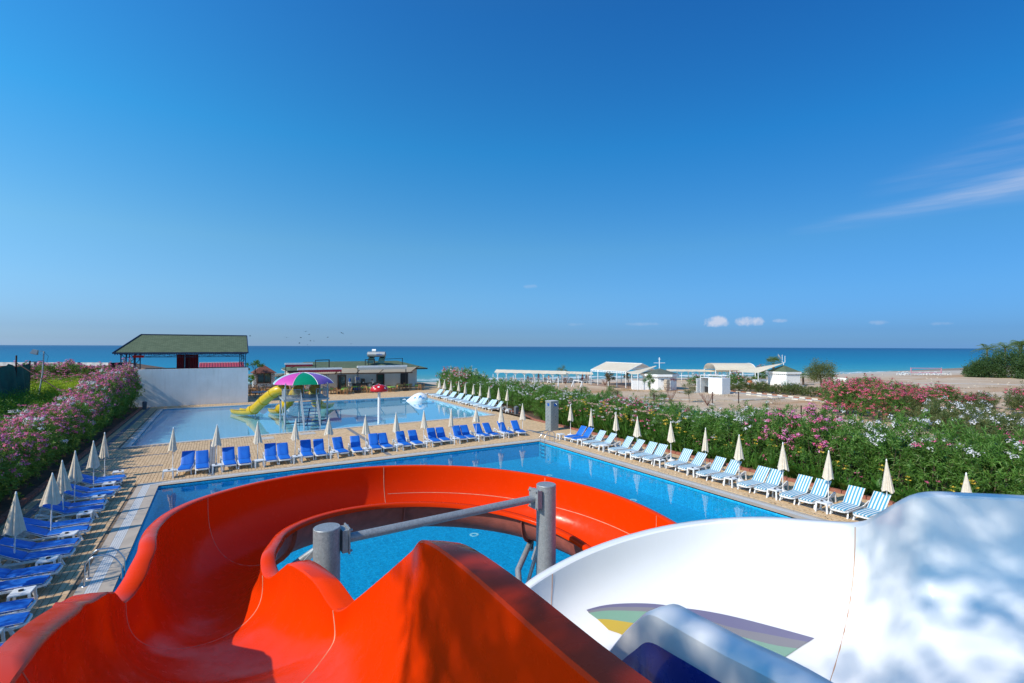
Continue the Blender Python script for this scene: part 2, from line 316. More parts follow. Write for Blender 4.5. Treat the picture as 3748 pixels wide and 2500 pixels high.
# rubble wall of the kiosk and the bar
t = NT('rubble_wall'); v = t.n('ShaderNodeTexVoronoi', i_Scale=4.5); t.l(t.coord('Object'), v.inputs['Vector'])
v2 = t.n('ShaderNodeTexVoronoi', i_Scale=4.5, feature='DISTANCE_TO_EDGE'); t.l(t.coord('Object'), v2.inputs['Vector'])
c = t.mix(t.math('GREATER_THAN', v2.outputs['Distance'], .16), (.62, .60, .56, 1), t.ramp(v.outputs['Color'], [(.2, (.08, .07, .09, 1)), (.8, (.35, .30, .28, 1))]))
M['rubble_wall'] = t.bsdf(c, .9, v2.outputs['Distance'], .5, .02)
t = NT('cream_canvas'); c = t.ramp(t.noise(.6, 3), [(.3, (.80, .71, .56, 1)), (.7, (.86, .78, .63, 1))]); m = t.bsdf(c, .9)
tl_ = t.n('ShaderNodeBsdfTranslucent'); t.l(c, tl_.inputs[0]); mx_ = t.n('ShaderNodeMixShader'); mx_.inputs[0].default_value = .36; t.l(t.b.outputs[0], mx_.inputs[1]); t.l(tl_.outputs[0], mx_.inputs[2]); t.l(mx_.outputs[0], t.out.inputs[0]); M['cream_canvas'] = m
t = NT('windbreak'); tr_ = t.n('ShaderNodeBsdfTransparent'); tr_.inputs[0].default_value = (.75, .85, .85, 1); gl_ = t.n('ShaderNodeBsdfGlossy'); gl_.inputs['Roughness'].default_value = .05; mx_ = t.n('ShaderNodeMixShader'); mx_.inputs[0].default_value = .12; t.l(tr_.outputs[0], mx_.inputs[1]); t.l(gl_.outputs[0], mx_.inputs[2]); t.l(mx_.outputs[0], t.out.inputs[0]); M['windbreak'] = t.m
t = NT('glass_dark'); M['glass_dark'] = t.bsdf((.02, .06, .06, 1), .06, Specular_IOR_Level=.8)
# leaves
def leaf_mat(name, stops, trans=.42, rough=.45):
    t = NT(name); g = t.n('ShaderNodeNewGeometry'); c = t.ramp(g.outputs['Random Per Island'], stops)
    big = t.noise(1.1, 3, .5, 'World'); c = t.mix(t.ramp(big, [(.4, (0, 0, 0, 1)), (.65, (.5,)*3+(1,))]), c, tuple(x*.6 for x in stops[0][1][:3])+(1,))
    m = t.bsdf(c, rough); tl = t.n('ShaderNodeBsdfTranslucent'); t.l(t.mix(.35, c, (.35, .5, .05, 1)), tl.inputs[0])
    mx = t.n('ShaderNodeMixShader'); mx.inputs[0].default_value = trans
    t.l(t.b.outputs[0], mx.inputs[1]); t.l(tl.outputs[0], mx.inputs[2]); t.l(mx.outputs[0], t.out.inputs[0]); return m
M['oleander_leaf'] = leaf_mat('oleander_leaf', [(0, (.07, .17, .025, 1)), (.5, (.13, .30, .045, 1)), (.9, (.22, .40, .09, 1)), (1, (.32, .38, .11, 1))])
M['dusty_leaf'] = leaf_mat('dusty_leaf', [(0, (.09, .13, .04, 1)), (.6, (.16, .21, .07, 1)), (1, (.26, .22, .09, 1))])
M['lily_leaf'] = leaf_mat('lily_leaf', [(0, (.045, .14, .02, 1)), (.6, (.08, .22, .03, 1)), (1, (.13, .28, .05, 1))], .35)
M['feather_leaf'] = leaf_mat('feather_leaf', [(0, (.36, .48, .012, 1)), (.6, (.52, .66, .02, 1)), (1, (.64, .74, .05, 1))], .5)
M['fern_leaf'] = leaf_mat('fern_leaf', [(0, (.06, .20, .012, 1)), (.6, (.12, .32, .015, 1)), (1, (.2, .42, .03, 1))], .35)
M['dark_leaf'] = leaf_mat('dark_leaf', [(0, (.04, .09, .032, 1)), (.6, (.08, .16, .055, 1)), (1, (.13, .22, .075, 1))])
M['palm_leaf'] = leaf_mat('palm_leaf', [(0, (.10, .18, .04, 1)), (.6, (.2, .29, .07, 1)), (1, (.36, .38, .15, 1))])
M['dry_leaf'] = leaf_mat('dry_leaf', [(0, (.20, .12, .05, 1)), (.6, (.33, .20, .08, 1)), (1, (.45, .30, .14, 1))])
M['bronze_leaf'] = leaf_mat('bronze_leaf', [(0, (.10, .05, .03, 1)), (.5, (.12, .10, .05, 1)), (1, (.22, .09, .05, 1))])
def petal(name, a, b):
    t = NT(name); c = t.ramp(t.n('ShaderNodeNewGeometry').outputs['Random Per Island'], [(0, a), (1, b)])
    m = t.bsdf(c, .6); tl = t.n('ShaderNodeBsdfTranslucent'); t.l(c, tl.inputs[0]); mx = t.n('ShaderNodeMixShader'); mx.inputs[0].default_value = .35
    t.l(t.b.outputs[0], mx.inputs[1]); t.l(tl.outputs[0], mx.inputs[2]); t.l(mx.outputs[0], t.out.inputs[0]); return m
M['pink_petal'] = petal('pink_petal', (.72, .07, .24, 1), (.92, .27, .44, 1))
M['mauve_petal'] = petal('mauve_petal', (.68, .13, .40, 1), (.88, .36, .60, 1))
M['rose_petal'] = petal('rose_petal', (.72, .06, .14, 1), (.85, .22, .28, 1))
M['white_petal'] = petal('white_petal', (.74, .70, .72, 1), (.85, .84, .84, 1))
M['yellow_petal'] = petal('yellow_petal', (.80, .52, .01, 1), (.85, .62, .10, 1))
M['faded_petal'] = petal('faded_petal', (.68, .48, .28, 1), (.75, .50, .42, 1))
M['red_petal'] = petal('red_petal', (.5, .01, .02, 1), (.65, .03, .04, 1))

# ------------------------------------------------------------------ mesh helpers
class MB:
    def __init__(s): s.v = []; s.f = []; s.mi = []; s.uv = None
    def add(s, vs, fs, mi=0):
        o = len(s.v); s.v.extend([tuple(v) for v in vs]); s.f.extend([tuple(i+o for i in f) for f in fs]); s.mi.extend([mi]*len(fs)); return s
    def box(s, c, size, rz=0, mi=0, mat=None, taper=1.0):
        hx, hy, hz = size[0]/2, size[1]/2, size[2]/2; vs = []
        for z, k in ((-hz, 1.0), (hz, taper)):
            for x, y in ((-hx, -hy), (hx, -hy), (hx, hy), (-hx, hy)): vs.append(Vector((x*k, y*k, z)))
        if mat: vs = [mat @ v for v in vs]
        if rz: m = Matrix.Rotation(rz, 3, 'Z'); vs = [m @ v for v in vs]
        c = Vector(c); vs = [v+c for v in vs]
        return s.add(vs, [(0, 3, 2, 1), (4, 5, 6, 7), (0, 1, 5, 4), (1, 2, 6, 5), (2, 3, 7, 6), (3, 0, 4, 7)], mi)
    def bar(s, a, b, w, h=None, mi=0, up=(0, 0, 1)):
        a, b = Vector(a), Vector(b); h = h or w; d = (b-a); L = d.length; d = d/L
        u = Vector(up);
        if abs(d.dot(u)) > .98: u = Vector((1, 0, 0))
        x = d.cross(u).normalized(); y = x.cross(d)
        vs = []
        for p in (a, b):
            for i, j in ((-1, -1), (1, -1), (1, 1), (-1, 1)): vs.append(p + x*(i*w/2) + y*(j*h/2))
        return s.add(vs, [(0, 3, 2, 1), (4, 5, 6, 7), (0, 1, 5, 4), (1, 2, 6, 5), (2, 3, 7, 6), (3, 0, 4, 7)], mi)
    def tube(s, path, r, n=8, cap=True, mi=0):
        path = [Vector(p) for p in path]; m = len(path); rs = r if hasattr(r, '__len__') else [r]*m
        base = len(s.v); prev = None; vs = []
        for i, p in enumerate(path):
            d = (path[min(i+1, m-1)] - path[max(i-1, 0)]).normalized()
            if prev is None:
                u = Vector((0, 0, 1)) if abs(d.z) < .9 else Vector((1, 0, 0)); x = d.cross(u).normalized()
            else: x = (prev - d*prev.dot(d)).normalized()
            prev = x; y = d.cross(x)
            for k in range(n):
                a = 2*math.pi*k/n; vs.append(p + (x*math.cos(a)+y*math.sin(a))*rs[i])
        fs = []
        for i in range(m-1):
            for k in range(n):
                a = i*n+k; b = i*n+(k+1) % n; fs.append((a, b, b+n, a+n))
        if cap: fs.append(tuple(range(n-1, -1, -1))); fs.append(tuple(range((m-1)*n, m*n)))
        return s.add(vs, fs, mi)
    def lathe(s, prof, c=(0, 0, 0), n=16, mi=0, sx=1, sy=1):
        c = Vector(c); vs = [c + Vector((r*math.cos(2*math.pi*k/n)*sx, r*math.sin(2*math.pi*k/n)*sy, z)) for r, z in prof for k in range(n)]
        fs = [(i*n+k, i*n+(k+1) % n, (i+1)*n+(k+1) % n, (i+1)*n+k) for i in range(len(prof)-1) for k in range(n)]
        return s.add(vs, fs, mi)
    def grid(s, P, mi=0, flip=False):       # P: 2-D list of points
        a, b = len(P), len(P[0]); vs = [p for row in P for p in row]
        fs = [((i*b+j), (i*b+j+1), ((i+1)*b+j+1), ((i+1)*b+j)) for i in range(a-1) for j in range(b-1)]
        if flip: fs = [f[::-1] for f in fs]
        return s.add(vs, fs, mi)
    def quad(s, a, b, c, d, mi=0): return s.add([a, b, c, d], [(0, 1, 2, 3)], mi)
    def mesh(s, name, mats, smooth=None, uvf=None):
        me = bpy.data.meshes.new(name); me.from_pydata(s.v, [], s.f)
        for m in (mats if isinstance(mats, (list, tuple)) else [mats]): me.materials.append(M[m] if isinstance(m, str) else m)
        if max(s.mi, default=0): me.polygons.foreach_set('material_index', s.mi)
        if uvf:
            ul = me.uv_layers.new(name='UVMap')
            for lp in me.loops: ul.data[lp.index].uv = uvf(me.vertices[lp.vertex_index].co)
        if smooth is not None:
            me.shade_smooth()
            if smooth < 180: me.set_sharp_from_angle(angle=R_(smooth))
        me.update(); return me
    def obj(s, name, mats, parent=None, smooth=None, uvf=None, loc=None):
        o = bpy.data.objects.new(name, s.mesh(name, mats, smooth, uvf)); COL.objects.link(o)
        if parent: o.parent = parent
        if loc: o.location = loc
        return o
def tag(o, label=None, cat=None, group=None, kind=None):
    if label: o['label'] = label
    if cat: o['category'] = cat
    if group: o['group'] = group
    if kind: o['kind'] = kind
    return o
def empty(name, loc=(0, 0, 0), rz=0):
    o = bpy.data.objects.new(name, None); COL.objects.link(o); o.location = loc; o.rotation_euler = (0, 0, rz); o.empty_display_size = .2; return o
def copy_tree(o, parent=None):
    c = o.copy(); COL.objects.link(c)
    if parent: c.parent = parent
    for ch in list(o.children): copy_tree(ch, c)
    return c
PROTOS = []
class Proto:
    def __init__(s, root): s.root = root; s.used = False; PROTOS.append(s)
    def place(s, loc, rz=0, label=None, group=None, scale=None, cat=None):
        o = copy_tree(s.root) if s.used else s.root; s.used = True
        o.location = loc; o.rotation_euler = ((random.uniform(-.025, .025), random.uniform(-.025, .025), rz) if o.get('category') == 'parasol' else (0, 0, rz))
        if scale is not None: o.scale = scale if hasattr(scale, '__len__') else (scale,)*3
        tag(o, label, cat, group); return o
def blob_mesh(name, verts, faces, mats, mi=None):
    me = bpy.data.meshes.new(name); me.from_pydata(verts.tolist() if hasattr(verts, 'tolist') else verts, [], faces.tolist() if hasattr(faces, 'tolist') else faces)
    for m in mats: me.materials.append(M[m])
    if mi is not None: me.polygons.foreach_set('material_index', mi)
    me.update(); return me
ORD = 'first second third fourth fifth sixth seventh eighth ninth tenth eleventh twelfth thirteenth fourteenth fifteenth sixteenth seventeenth eighteenth nineteenth twentieth'.split()
ORD += ['twenty-'+x for x in ORD[:9]] + ['thirtieth'] + ['thirty-'+x for x in ORD[:9]] + ['fortieth'] + ['forty-'+x for x in ORD[:9]]
def CW(x, d, z): return R0*x + F0*d + Z*z      # plan coordinates turned with the slide tower

# ------------------------------------------------------------------ ground, sea
def ysh(x): return 112-.25*x
g = MB(); zg = -.42
g.quad((-400, -120, zg), (600, -120, zg), (600, -4, zg), (-400, -4, zg))
g.quad((-400, -4, zg), (-6.5, -4, zg), (-6.5, 66, zg), (-400, 66, zg)); g.quad((24.5, -4, zg), (600, -4, zg), (600, 66, zg), (24.5, 66, zg))
xs = [-400+i*20 for i in range(51)]
rows = []
for k, (dv, z) in enumerate(((None, zg), (-30, zg), (-16, zg-.05), (-8, -.75), (0, -1.25), (6, -1.6), (25, -3))):
    rows.append([(x, (66 if dv is None else max(ysh(x)+dv, -110 if k == 1 else -200)), z) for x in xs])
rows[1] = [(x, max(ysh(x)-30, 66.5), zg) for x in xs]
for r_ in rows[2:]:
    for i, p in enumerate(r_): r_[i] = (p[0], max(p[1], 67+.3*rows.index(r_)), p[2])
g.grid(rows, flip=True)
tag(g.obj('ground', 'sand'), kind='structure')
s_ = MB(); s_.quad((-60000, ysh(-60000)-2, -1.2), (9000, ysh(9000)-2, -1.2), (60000, 60000, -1.2), (-60000, 60000, -1.2))
s_ = MB(); s_.quad((-6000, ysh(-6000)-6, -1.2), (6000, ysh(6000)-6, -1.2), (60000, 60000, -1.2), (-60000, 60000, -1.2))
tag(s_.obj('sea', 'sea_water'), kind='structure')

# ------------------------------------------------------------------ deck, pools
PX0, PX1, PY0, PY1 = -2.42, 19.33, 3.5, 28.55
KID = [(-4.95, 40.75), (22.75, 41.95), (22.95, 62.2), (-4.95, 62.4)]
DX0, DX1 = -6.95, 24.45
def ring(mb, outer, inner, z):
    for i in range(4):
        j = (i+1) % 4; mb.quad((*outer[i], z), (*outer[j], z), (*inner[j], z), (*inner[i], z))
def rect(x0, y0, x1, y1): return [(x0, y0), (x1, y0), (x1, y1), (x0, y1)]
db = MB()
ring(db, rect(DX0, -3.9, DX1, 35), rect(PX0, PY0, PX1, PY1), -.03); ring(db, rect(DX0, 35, DX1, 66), KID, -.03)
db.quad((-14, 66, -.03), (32, 66, -.03), (32, 96, -.03), (-14, 96, -.03)); db.quad((DX1, 60, -.03), (32, 60, -.03), (32, 66, -.03), (DX1, 66, -.03))
deck = tag(db.obj('pool_deck', 'mortar'), kind='structure')
def offpoly(poly, o):                       # grow a nearly rectangular outline
    cx = sum(p[0] for p in poly)/4; cy = sum(p[1] for p in poly)/4
    return [(x+(o if x > cx else -o), y+(o if y > cy else -o)) for x, y in poly]
def coping(name, poly, bands, parent, zt):
    for nm, o0, o1, mat in bands:
        mb = MB(); a, b = offpoly(poly, o1), offpoly(poly, o0)
        ring(mb, a, b, zt)
        for i in range(4):
            j = (i+1) % 4; mb.quad((*b[i], zt), (*b[j], zt), (*b[j], zt-.05), (*b[i], zt-.05)); mb.quad((*a[j], zt), (*a[i], zt), (*a[i], zt-.03), (*a[j], zt-.03))
        mb.obj(nm, mat, parent)
coping('c', rect(PX0, PY0, PX1, PY1), [('coping_stone', 0, .34, 'coping'), ('gutter_grating', .345, .64, 'gutter'), ('coping_stone', .645, .86, 'coping')], deck, .006)
coping('c', KID, [('gutter_grating', 0, .26, 'gutter'), ('coping_stone', .265, .5, 'coping')], deck, .006)
def basin(name, poly, depth, wl, tile, wmat, wall=None):
    mb = MB(); mb.add([(*p, -depth) for p in poly], [(0, 1, 2, 3)])
    for i in range(4):
        j = (i+1) % 4; mb.quad((*poly[i], 0), (*poly[i], -depth), (*poly[j], -depth), (*poly[j], 0), 1 if wall else 0)
    b = tag(mb.obj(name+'_basin', [tile]+([wall] if wall else [])), kind='structure')
    mb = MB(); mb.add([(*p, -wl) for p in offpoly(poly, -.002)], [(0, 1, 2, 3)]); tag(mb.obj(name+'_water', wmat), kind='structure'); return b
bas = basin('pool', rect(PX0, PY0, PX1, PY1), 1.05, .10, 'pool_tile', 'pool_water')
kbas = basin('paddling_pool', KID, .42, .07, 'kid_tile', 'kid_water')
for x, y in [(2, 24), (7, 25), (12, 24), (17, 24), (17.9, 18), (4.2, 13.5), (17.8, 13), (9, 18), (18.2, 9.5)]:
    mb = MB(); mb.lathe([(.10, 0), (.15, .015), (.19, .01), (.19, 0)], (x, y, -1.045), 16); mb.obj('inlet_ring', 'white_plastic', bas, 40)
for x, y in [(5.0, 42.4), (7.2, 42.5), (2.6, 42.3), (9.8, 43.0), (-1.5, 42.2)]:
    mb = MB()
    for a, b in (((-.7, -.3), (.7, -.3)), ((.7, -.3), (.7, .3)), ((.7, .3), (-.7, .3)), ((-.7, .3), (-.7, -.3))): mb.bar((x+a[0], y+a[1], -.412), (x+b[0], y+b[1], -.412), .05, .01)
    mb.obj('floor_marking', 'kerb_white', kbas)
# pavers: laid lengthwise towards the sea; the nearest are single parts, the rest one part
PW, PL = .155, .25
def inpoly(x, y, poly, m):
    n = 4
    for i in range(n):
        (x0, y0), (x1, y1) = poly[i], poly[(i+1) % n]; L = math.hypot(x1-x0, y1-y0)
        if ((x1-x0)*(y-y0)-(y1-y0)*(x-x0))/L < -m: return False
    return True
def is_grey(x, y):
    return -6.55 < x < -6.2 or -6.1 < x < -2.6 and any(abs(y-q) < .13 for q in (33.4, 36.8, 40.0)) or (-.45 < x < -.13 and 29.5 < y < 40) or (21.15 < x < 21.32 and y < 33) or (8.9 < x < 9.2 and 29.5 < y < 41) or (23 > x > -6 and 64.0 < y < 64.25)
cells = []
P1 = rect(PX0-.86, PY0-.86, PX1+.86, PY1+.86); K1 = offpoly(KID, .5)
ix0, ix1 = int(DX0/PW)-1, int(DX1/PW)+1
for i in range(ix0, ix1+1):
    x = i*PW+PW/2
    if x < DX0+.1 or x > DX1-.05: continue
    for j in range(int(6/PL), int(65.3/PL)):
        y = j*PL+PL/2+(PL/2 if i % 2 else 0)
        if inpoly(x, y, P1, .06) or inpoly(x, y, K1, .06): continue
        cells.append((x, y))
vis = []
for x, y in cells:
    p = Vector((x, y, 0)); dd = p.dot(F0); xx = p.dot(R0)
    vis.append(dd > 8 and abs(xx/dd) < 1.06 and 6.65/dd < .72 and not (x > -2 and y < 28))
near = sorted([c for c, v_ in zip(cells, vis) if v_], key=lambda c: (Vector((*c, 0))-Vector((0, 0, 6.65))).length)[:300]
nearset = set(near)
def paver_shape(mb, x, y, z, gp=.007, e=.006):
    w_, l_ = PW/2-gp/2, PL/2-gp/2
    mb.add([(x-w_, y-l_, z-.03), (x+w_, y-l_, z-.03), (x+w_, y+l_, z-.03), (x-w_, y+l_, z-.03), (x-w_+e, y-l_+e, z), (x+w_-e, y-l_+e, z), (x+w_-e, y+l_-e, z), (x-w_+e, y+l_-e, z)],
           [(4, 5, 6, 7), (0, 1, 5, 4), (1, 2, 6, 5), (2, 3, 7, 6), (3, 0, 4, 7)])
ps, pg = MB(), MB()
for x, y in cells:
    if (x, y) in nearset: continue
    paver_shape(pg if is_grey(x, y) else ps, x, y, random.uniform(-.0015, .0015))
tag(ps.obj('paver_field', 'paver_sand', deck), kind='stuff'); tag(pg.obj('paver_border', 'paver_grey', deck), kind='stuff')
pm = MB(); paver_shape(pm, 0, 0, 0); pmesh = {'s': pm.mesh('paver', 'paver_sand'), 'g': pm.mesh('paver', 'paver_grey')}
for x, y in near:
    o = bpy.data.objects.new('paver', pmesh['g' if is_grey(x, y) else 's']); COL.objects.link(o); o.parent = deck; o.location = (x, y, random.uniform(-.0015, .0015))
for x, y in [(2.9, 39.3), (5.8, 39.9)]:
    mb = MB(); mb.box((x, y, .004), (1.1, 1.0, .02)); mb.obj('manhole_cover', 'concrete', deck)
# terrace floor tiles behind the paddling pool
tf = MB()
for i in range(-46, 106):
    for j in range(int(65.5/.4), int(80/.4)):
        x, y = i*.3+.15, j*.4+.2
        if y > 65 and -14 < x < 31.9 and not (y < 66 and x < 3.0 and x > -9.6): tf.box((x, y, -.014), (.29, .39, .028))
tag(tf.obj('terrace_tiling', 'paver_sand', deck), kind='stuff')
# kerbs of the planting beds
def kerb_run(name, pts, mats, blen, size, z=0, stuff_after=300):
    k = tag(empty(name), kind='structure'); sh = {}
    n = 0
    for a, b in zip(pts[:-1], pts[1:]):
        a, b = Vector(a), Vector(b); L = (b-a).length; m = max(1, int(L/blen)); d = (b-a)/m; rz = math.atan2(d.y, d.x)
        for i in range(m):
            mt = mats[n % len(mats)]; n += 1
            if mt not in sh:
                q = MB(); q.box((0, 0, size[1]/2), (blen*.95, size[0], size[1]), taper=.95); sh[mt] = q.mesh('kerb_stone', mt)
            p = a+d*(i+.5); o = bpy.data.objects.new('kerb_stone', sh[mt]); COL.objects.link(o); o.parent = k
            o.location = (p.x, p.y, z+random.uniform(-.006, .006)); o.rotation_euler = (0, 0, rz+random.uniform(-.02, .02)); o.scale = (d.length/blen, 1, 1)
    return k
kerb_run('left_bed_kerb', [(-7.05, 14), (-7.05, 65)], ['terracotta'], .5, (.2, .14), -.03)
kerb_run('right_bed_kerb', [(24.55, 5), (24.55, 37), (25.6, 41), (25.9, 62)], ['terracotta'], .5, (.2, .14), -.03)
sb = MB(); sb.quad((-40, -4, .05), (-7.1, -4, .05), (-7.1, 66, .05), (-40, 66, .05)); sb.quad((24.6, -4, .05), (29.5, -4, .05), (29.5, 60, .05), (24.6, 60, .05))
tag(sb.obj('planting_bed', 'soil'), kind='structure')

# ------------------------------------------------------------------ water slides
def catmull(P, sub):
    out = []; n = len(P)
    for i in range(n-1):
        p0, p1, p2, p3 = P[max(i-1, 0)], P[i], P[i+1], P[min(i+2, n-1)]
        for k in range(sub):
            u = k/sub; out.append(0.5*((2*p1)+(p2-p0)*u+(2*p0-5*p1+4*p2-p3)*u*u+(3*p1-p0-3*p2+p3)*u**3))
    out.append(P[-1]); return out
class Trough:
    """open half-pipe between two rims; L, Rr, zb = left rim, right rim, floor height at each station"""
    def __init__(s, st, sub=5, power=.75, nt=26):
        A = [np.array([*L, *Rr, zb]) for L, Rr, zb in st]; s.S = catmull(A, sub); s.sub = sub; s.p = power; s.nt = nt
    def at(s, fs, t):
        fs = max(0, min(len(s.S)-1.001, fs*s.sub)); i = int(fs); a = s.S[i]*(1-(fs-i))+s.S[i+1]*(fs-i)
        L, Rr, zb = Vector(a[0:3]), Vector(a[3:6]), a[6]
        u = (1-math.cos(math.pi*t))/2; drop = math.sin(math.pi*t)**s.p if 0 < t < 1 else 0
        hx = L.x+(Rr.x-L.x)*u; hd = L.y+(Rr.y-L.y)*u; zr = L.z+(Rr.z-L.z)*u
        # a slight outward belly
        return CW(hx, hd, zr+(zb-zr)*drop)
    def surf(s, off=0, s0=0, s1=None, t0=0, t1=1, nt=None):
        n = len(s.S); s1 = (n-1)/s.sub if s1 is None else s1; m = max(3, int((s1-s0)*s.sub)+1); nt = nt or s.nt
        tj = [t0+(t1-t0)*(j/nt-.125*math.sin(2*math.pi*j/nt)) for j in range(nt+1)]
        P = [[s.at(s0+(s1-s0)*i/(m-1), q) for q in tj] for i in range(m)]
        if off:
            N = []
            for i in range(m):
                row = []
                for j in range(nt+1):
                    a = P[min(i+1, m-1)][j]-P[max(i-1, 0)][j]; b = P[i][min(j+1, nt)]-P[i][max(j-1, 0)]
                    nn = a.cross(b); row.append(nn.normalized() if nn.length > 1e-9 else Z)
                N.append(row)
            P = [[P[i][j]+N[i][j]*off for j in range(nt+1)] for i in range(m)]
        return P
    def rim(s, side, w, lip=.05, rise=.0):
        n = len(s.S); rows = []
        for i in range(n):
            a = s.S[i]; L, Rr = Vector(a[0:3]), Vector(a[3:6]); p = L if side == 0 else Rr
            out = (L-Rr) if side == 0 else (Rr-L); out.z = 0; out.normalize()
            ww = w(i/s.sub) if callable(w) else w
            q = [p + Z*0, p+out*.012+Z*.014, p+out*ww*.5+Z*.017, p+out*(ww-.015)+Z*.012, p+out*ww-Z*.006, p+out*(ww+.004)-Z*lip, p+out*(ww-.012)-Z*lip]
            rows.append([CW(v.x, v.y, v.z) for v in q])
        return rows
    def seam(s, sl_, sr, w=.012, t0=0.0, t1=1.0, n=40, lift=.004):
        c = [s.at(sl_+(sr-sl_)*(t0+(t1-t0)*k/n), t0+(t1-t0)*k/n) for k in range(n+1)]
        c2 = [s.at(sl_+(sr-sl_)*(t0+(t1-t0)*k/n)+.05, t0+(t1-t0)*k/n) for k in range(n+1)]
        rows = []
        for k in range(n+1):
            d = (c2[k]-c[k]).normalized(); tan = (c[min(k+1, n)]-c[max(k-1, 0)]).normalized(); nn = d.cross(tan).normalized()
            ref = s.at(sl_+(sr-sl_)*.5, .5)+Z*.5-c[k]
            if nn.dot(ref) < 0: nn = -nn
            rows.append([c[k]-d*w/2+nn*.001, c[k]+nn*lift, c[k]+d*w/2+nn*.001])
        return rows
cx0, cd0 = -.70, 6.60
def loop_st(th):
    a = R_(th); ro = 3.5 if th < 185 else 3.5-.0075*(th-185); zo = 4.13+(th-90)*.0047; zi = 3.77+(th-90)*.0050
    return ((cx0+ro*math.cos(a), cd0+ro*math.sin(a), zo), (cx0+2.3*math.cos(a), cd0+2.3*math.sin(a), zi), zi-.58)
red_st = [((-1.0, .5, 5.5), (.95, -.1, 5.85), 4.75), ((-1.5, 1.25, 5.42), (.55, .75, 5.78), 4.68), ((-1.97, 2.01, 5.35), (.16, 1.49, 5.7), 4.6),
 ((-2.31, 2.52, 5.2), (-.2, 2.1, 5.69), 4.5), ((-2.5, 2.85, 5.1), (-.45, 2.5, 5.65), 4.42), ((-2.6, 3.0, 5.06), (-.59, 2.84, 5.45), 4.36),
 ((-2.68, 3.16, 5.0), (-.89, 3.4, 5.05), 4.28), ((-2.76, 3.36, 4.95), (-1.18, 3.74, 4.72), 4.2), ((-2.81, 3.46, 4.9), (-1.34, 3.83, 4.58), 4.15),
 ((-2.86, 3.56, 4.85), (-1.46, 3.93, 4.58), 4.1), ((-3.02, 3.83, 4.65), (-1.69, 4.18, 4.65), 4.04), ((-3.07, 3.93, 4.6), (-2.04, 4.54, 4.62), 4.0),
 ((-3.14, 4.12, 4.58), (-2.21, 4.71, 4.5), 3.97), ((-3.21, 4.32, 4.62), (-2.35, 4.8, 4.38), 3.93), ((-3.3, 4.5, 4.66), (-2.47, 4.9, 4.35), 3.9),
 ((-3.4, 4.7, 4.7), (-2.59, 5.08, 4.35), 3.87), ((-3.56, 4.93, 4.72), (-2.71, 5.33, 4.38), 3.84)]
red_st += [loop_st(th) for th in range(200, -66, -10)]
def build_slide(name, label, st, mats, seams, flw, rings, power=.72, under=None, cat='water slide', tone=None):
    T = Trough(st, 5, power); r = tag(empty(name), label, cat)
    mb = MB(); mb.grid(T.surf()); mb.obj('channel', mats[0], r, 180)
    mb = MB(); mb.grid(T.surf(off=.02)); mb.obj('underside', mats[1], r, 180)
    for side in (0, 1):
        mb = MB(); mb.grid(T.rim(side, flw), flip=bool(side)); mb.obj('rim_flange', mats[0], r, 50)
    for q in seams:
        mb = MB(); mb.grid(T.seam(*q)); mb.obj('joint_seam', 'seam', r)
    for sp in rings:
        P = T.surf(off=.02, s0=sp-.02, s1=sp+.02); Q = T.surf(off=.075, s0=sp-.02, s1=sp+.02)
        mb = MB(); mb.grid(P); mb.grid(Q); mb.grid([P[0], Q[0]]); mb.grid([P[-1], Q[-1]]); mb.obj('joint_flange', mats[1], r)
    return T, r
red_T, red = build_slide('red_body_slide', 'glossy red open spiral slide curling round two grey posts in front', red_st, ['red_gel', 'under_gel'],
    [(1.9, 8.6, .012), (10.7, 14.2, .010), (19.3, 19.3, .010), (24.9, 24.9, .013), (30.3, 30.3, .013), (34.3, 34.3, .010)], lambda q: .21 if q < 9 else (.21-.01*(q-9) if q < 18 else .12), [2.0, 10.5, 19.3, 24.9, 30.3, 34.3])
# the fine mould line along the outer wall of the loop
mb = MB(); rows = []
for k in range(0, 101):
    s1_ = 25+k*.12; a = red_T.at(s1_, .135); b = red_T.at(s1_, .139); c_ = (red_T.at(s1_, .5)-a).normalized()*.003; rows.append([a+c_, b+c_])
mb.grid(rows); mb.obj('mould_line', 'seam', red)
# white slide
wh_st = [((1.2, -.3, 5.3), (4.9, 1.9, 5.75), 4.95), ((1.35, .6, 5.2), (4.4, 2.85, 5.7), 4.9), ((1.5, 1.3, 5.1), (3.75, 3.25, 5.62), 4.8), ((1.6, 1.8, 5.0), (3.2, 3.42, 5.6), 4.65),
 ((1.55, 2.1, 4.9), (2.93, 3.55, 5.56), 4.5), ((1.5, 2.3, 4.8), (2.98, 3.95, 5.3), 4.35), ((1.42, 2.45, 4.7), (3.04, 4.30, 5.08), 4.3), ((1.3, 2.55, 4.6), (2.85, 4.55, 5.0), 4.25),
 ((1.1, 2.65, 4.5), (2.45, 4.78, 4.95), 4.22), ((.85, 2.72, 4.4), (1.95, 4.87, 4.89), 4.2), ((.6, 2.75, 4.3), (1.45, 4.82, 4.83), 4.15), ((.4, 2.72, 4.2), (.95, 4.70, 4.74), 4.08),
 ((.25, 2.65, 4.1), (.5, 4.52, 4.63), 3.98), ((.15, 2.5, 4.0), (.1, 4.25, 4.5), 3.85), ((.1, 2.3, 3.9), (-.15, 3.9, 4.3), 3.45), ((.1, 2.0, 3.8), (-.25, 3.4, 4.15), 3.35), ((.15, 1.6, 3.7), (-.2, 2.9, 4.0), 3.25)]
wh_T, white = build_slide('white_body_slide', 'wide white curving slide with purple, green and yellow stripes across its floor', wh_st, ['white_gel', 'under_white'],
    [], .15, [6.2, 12.5], .6)
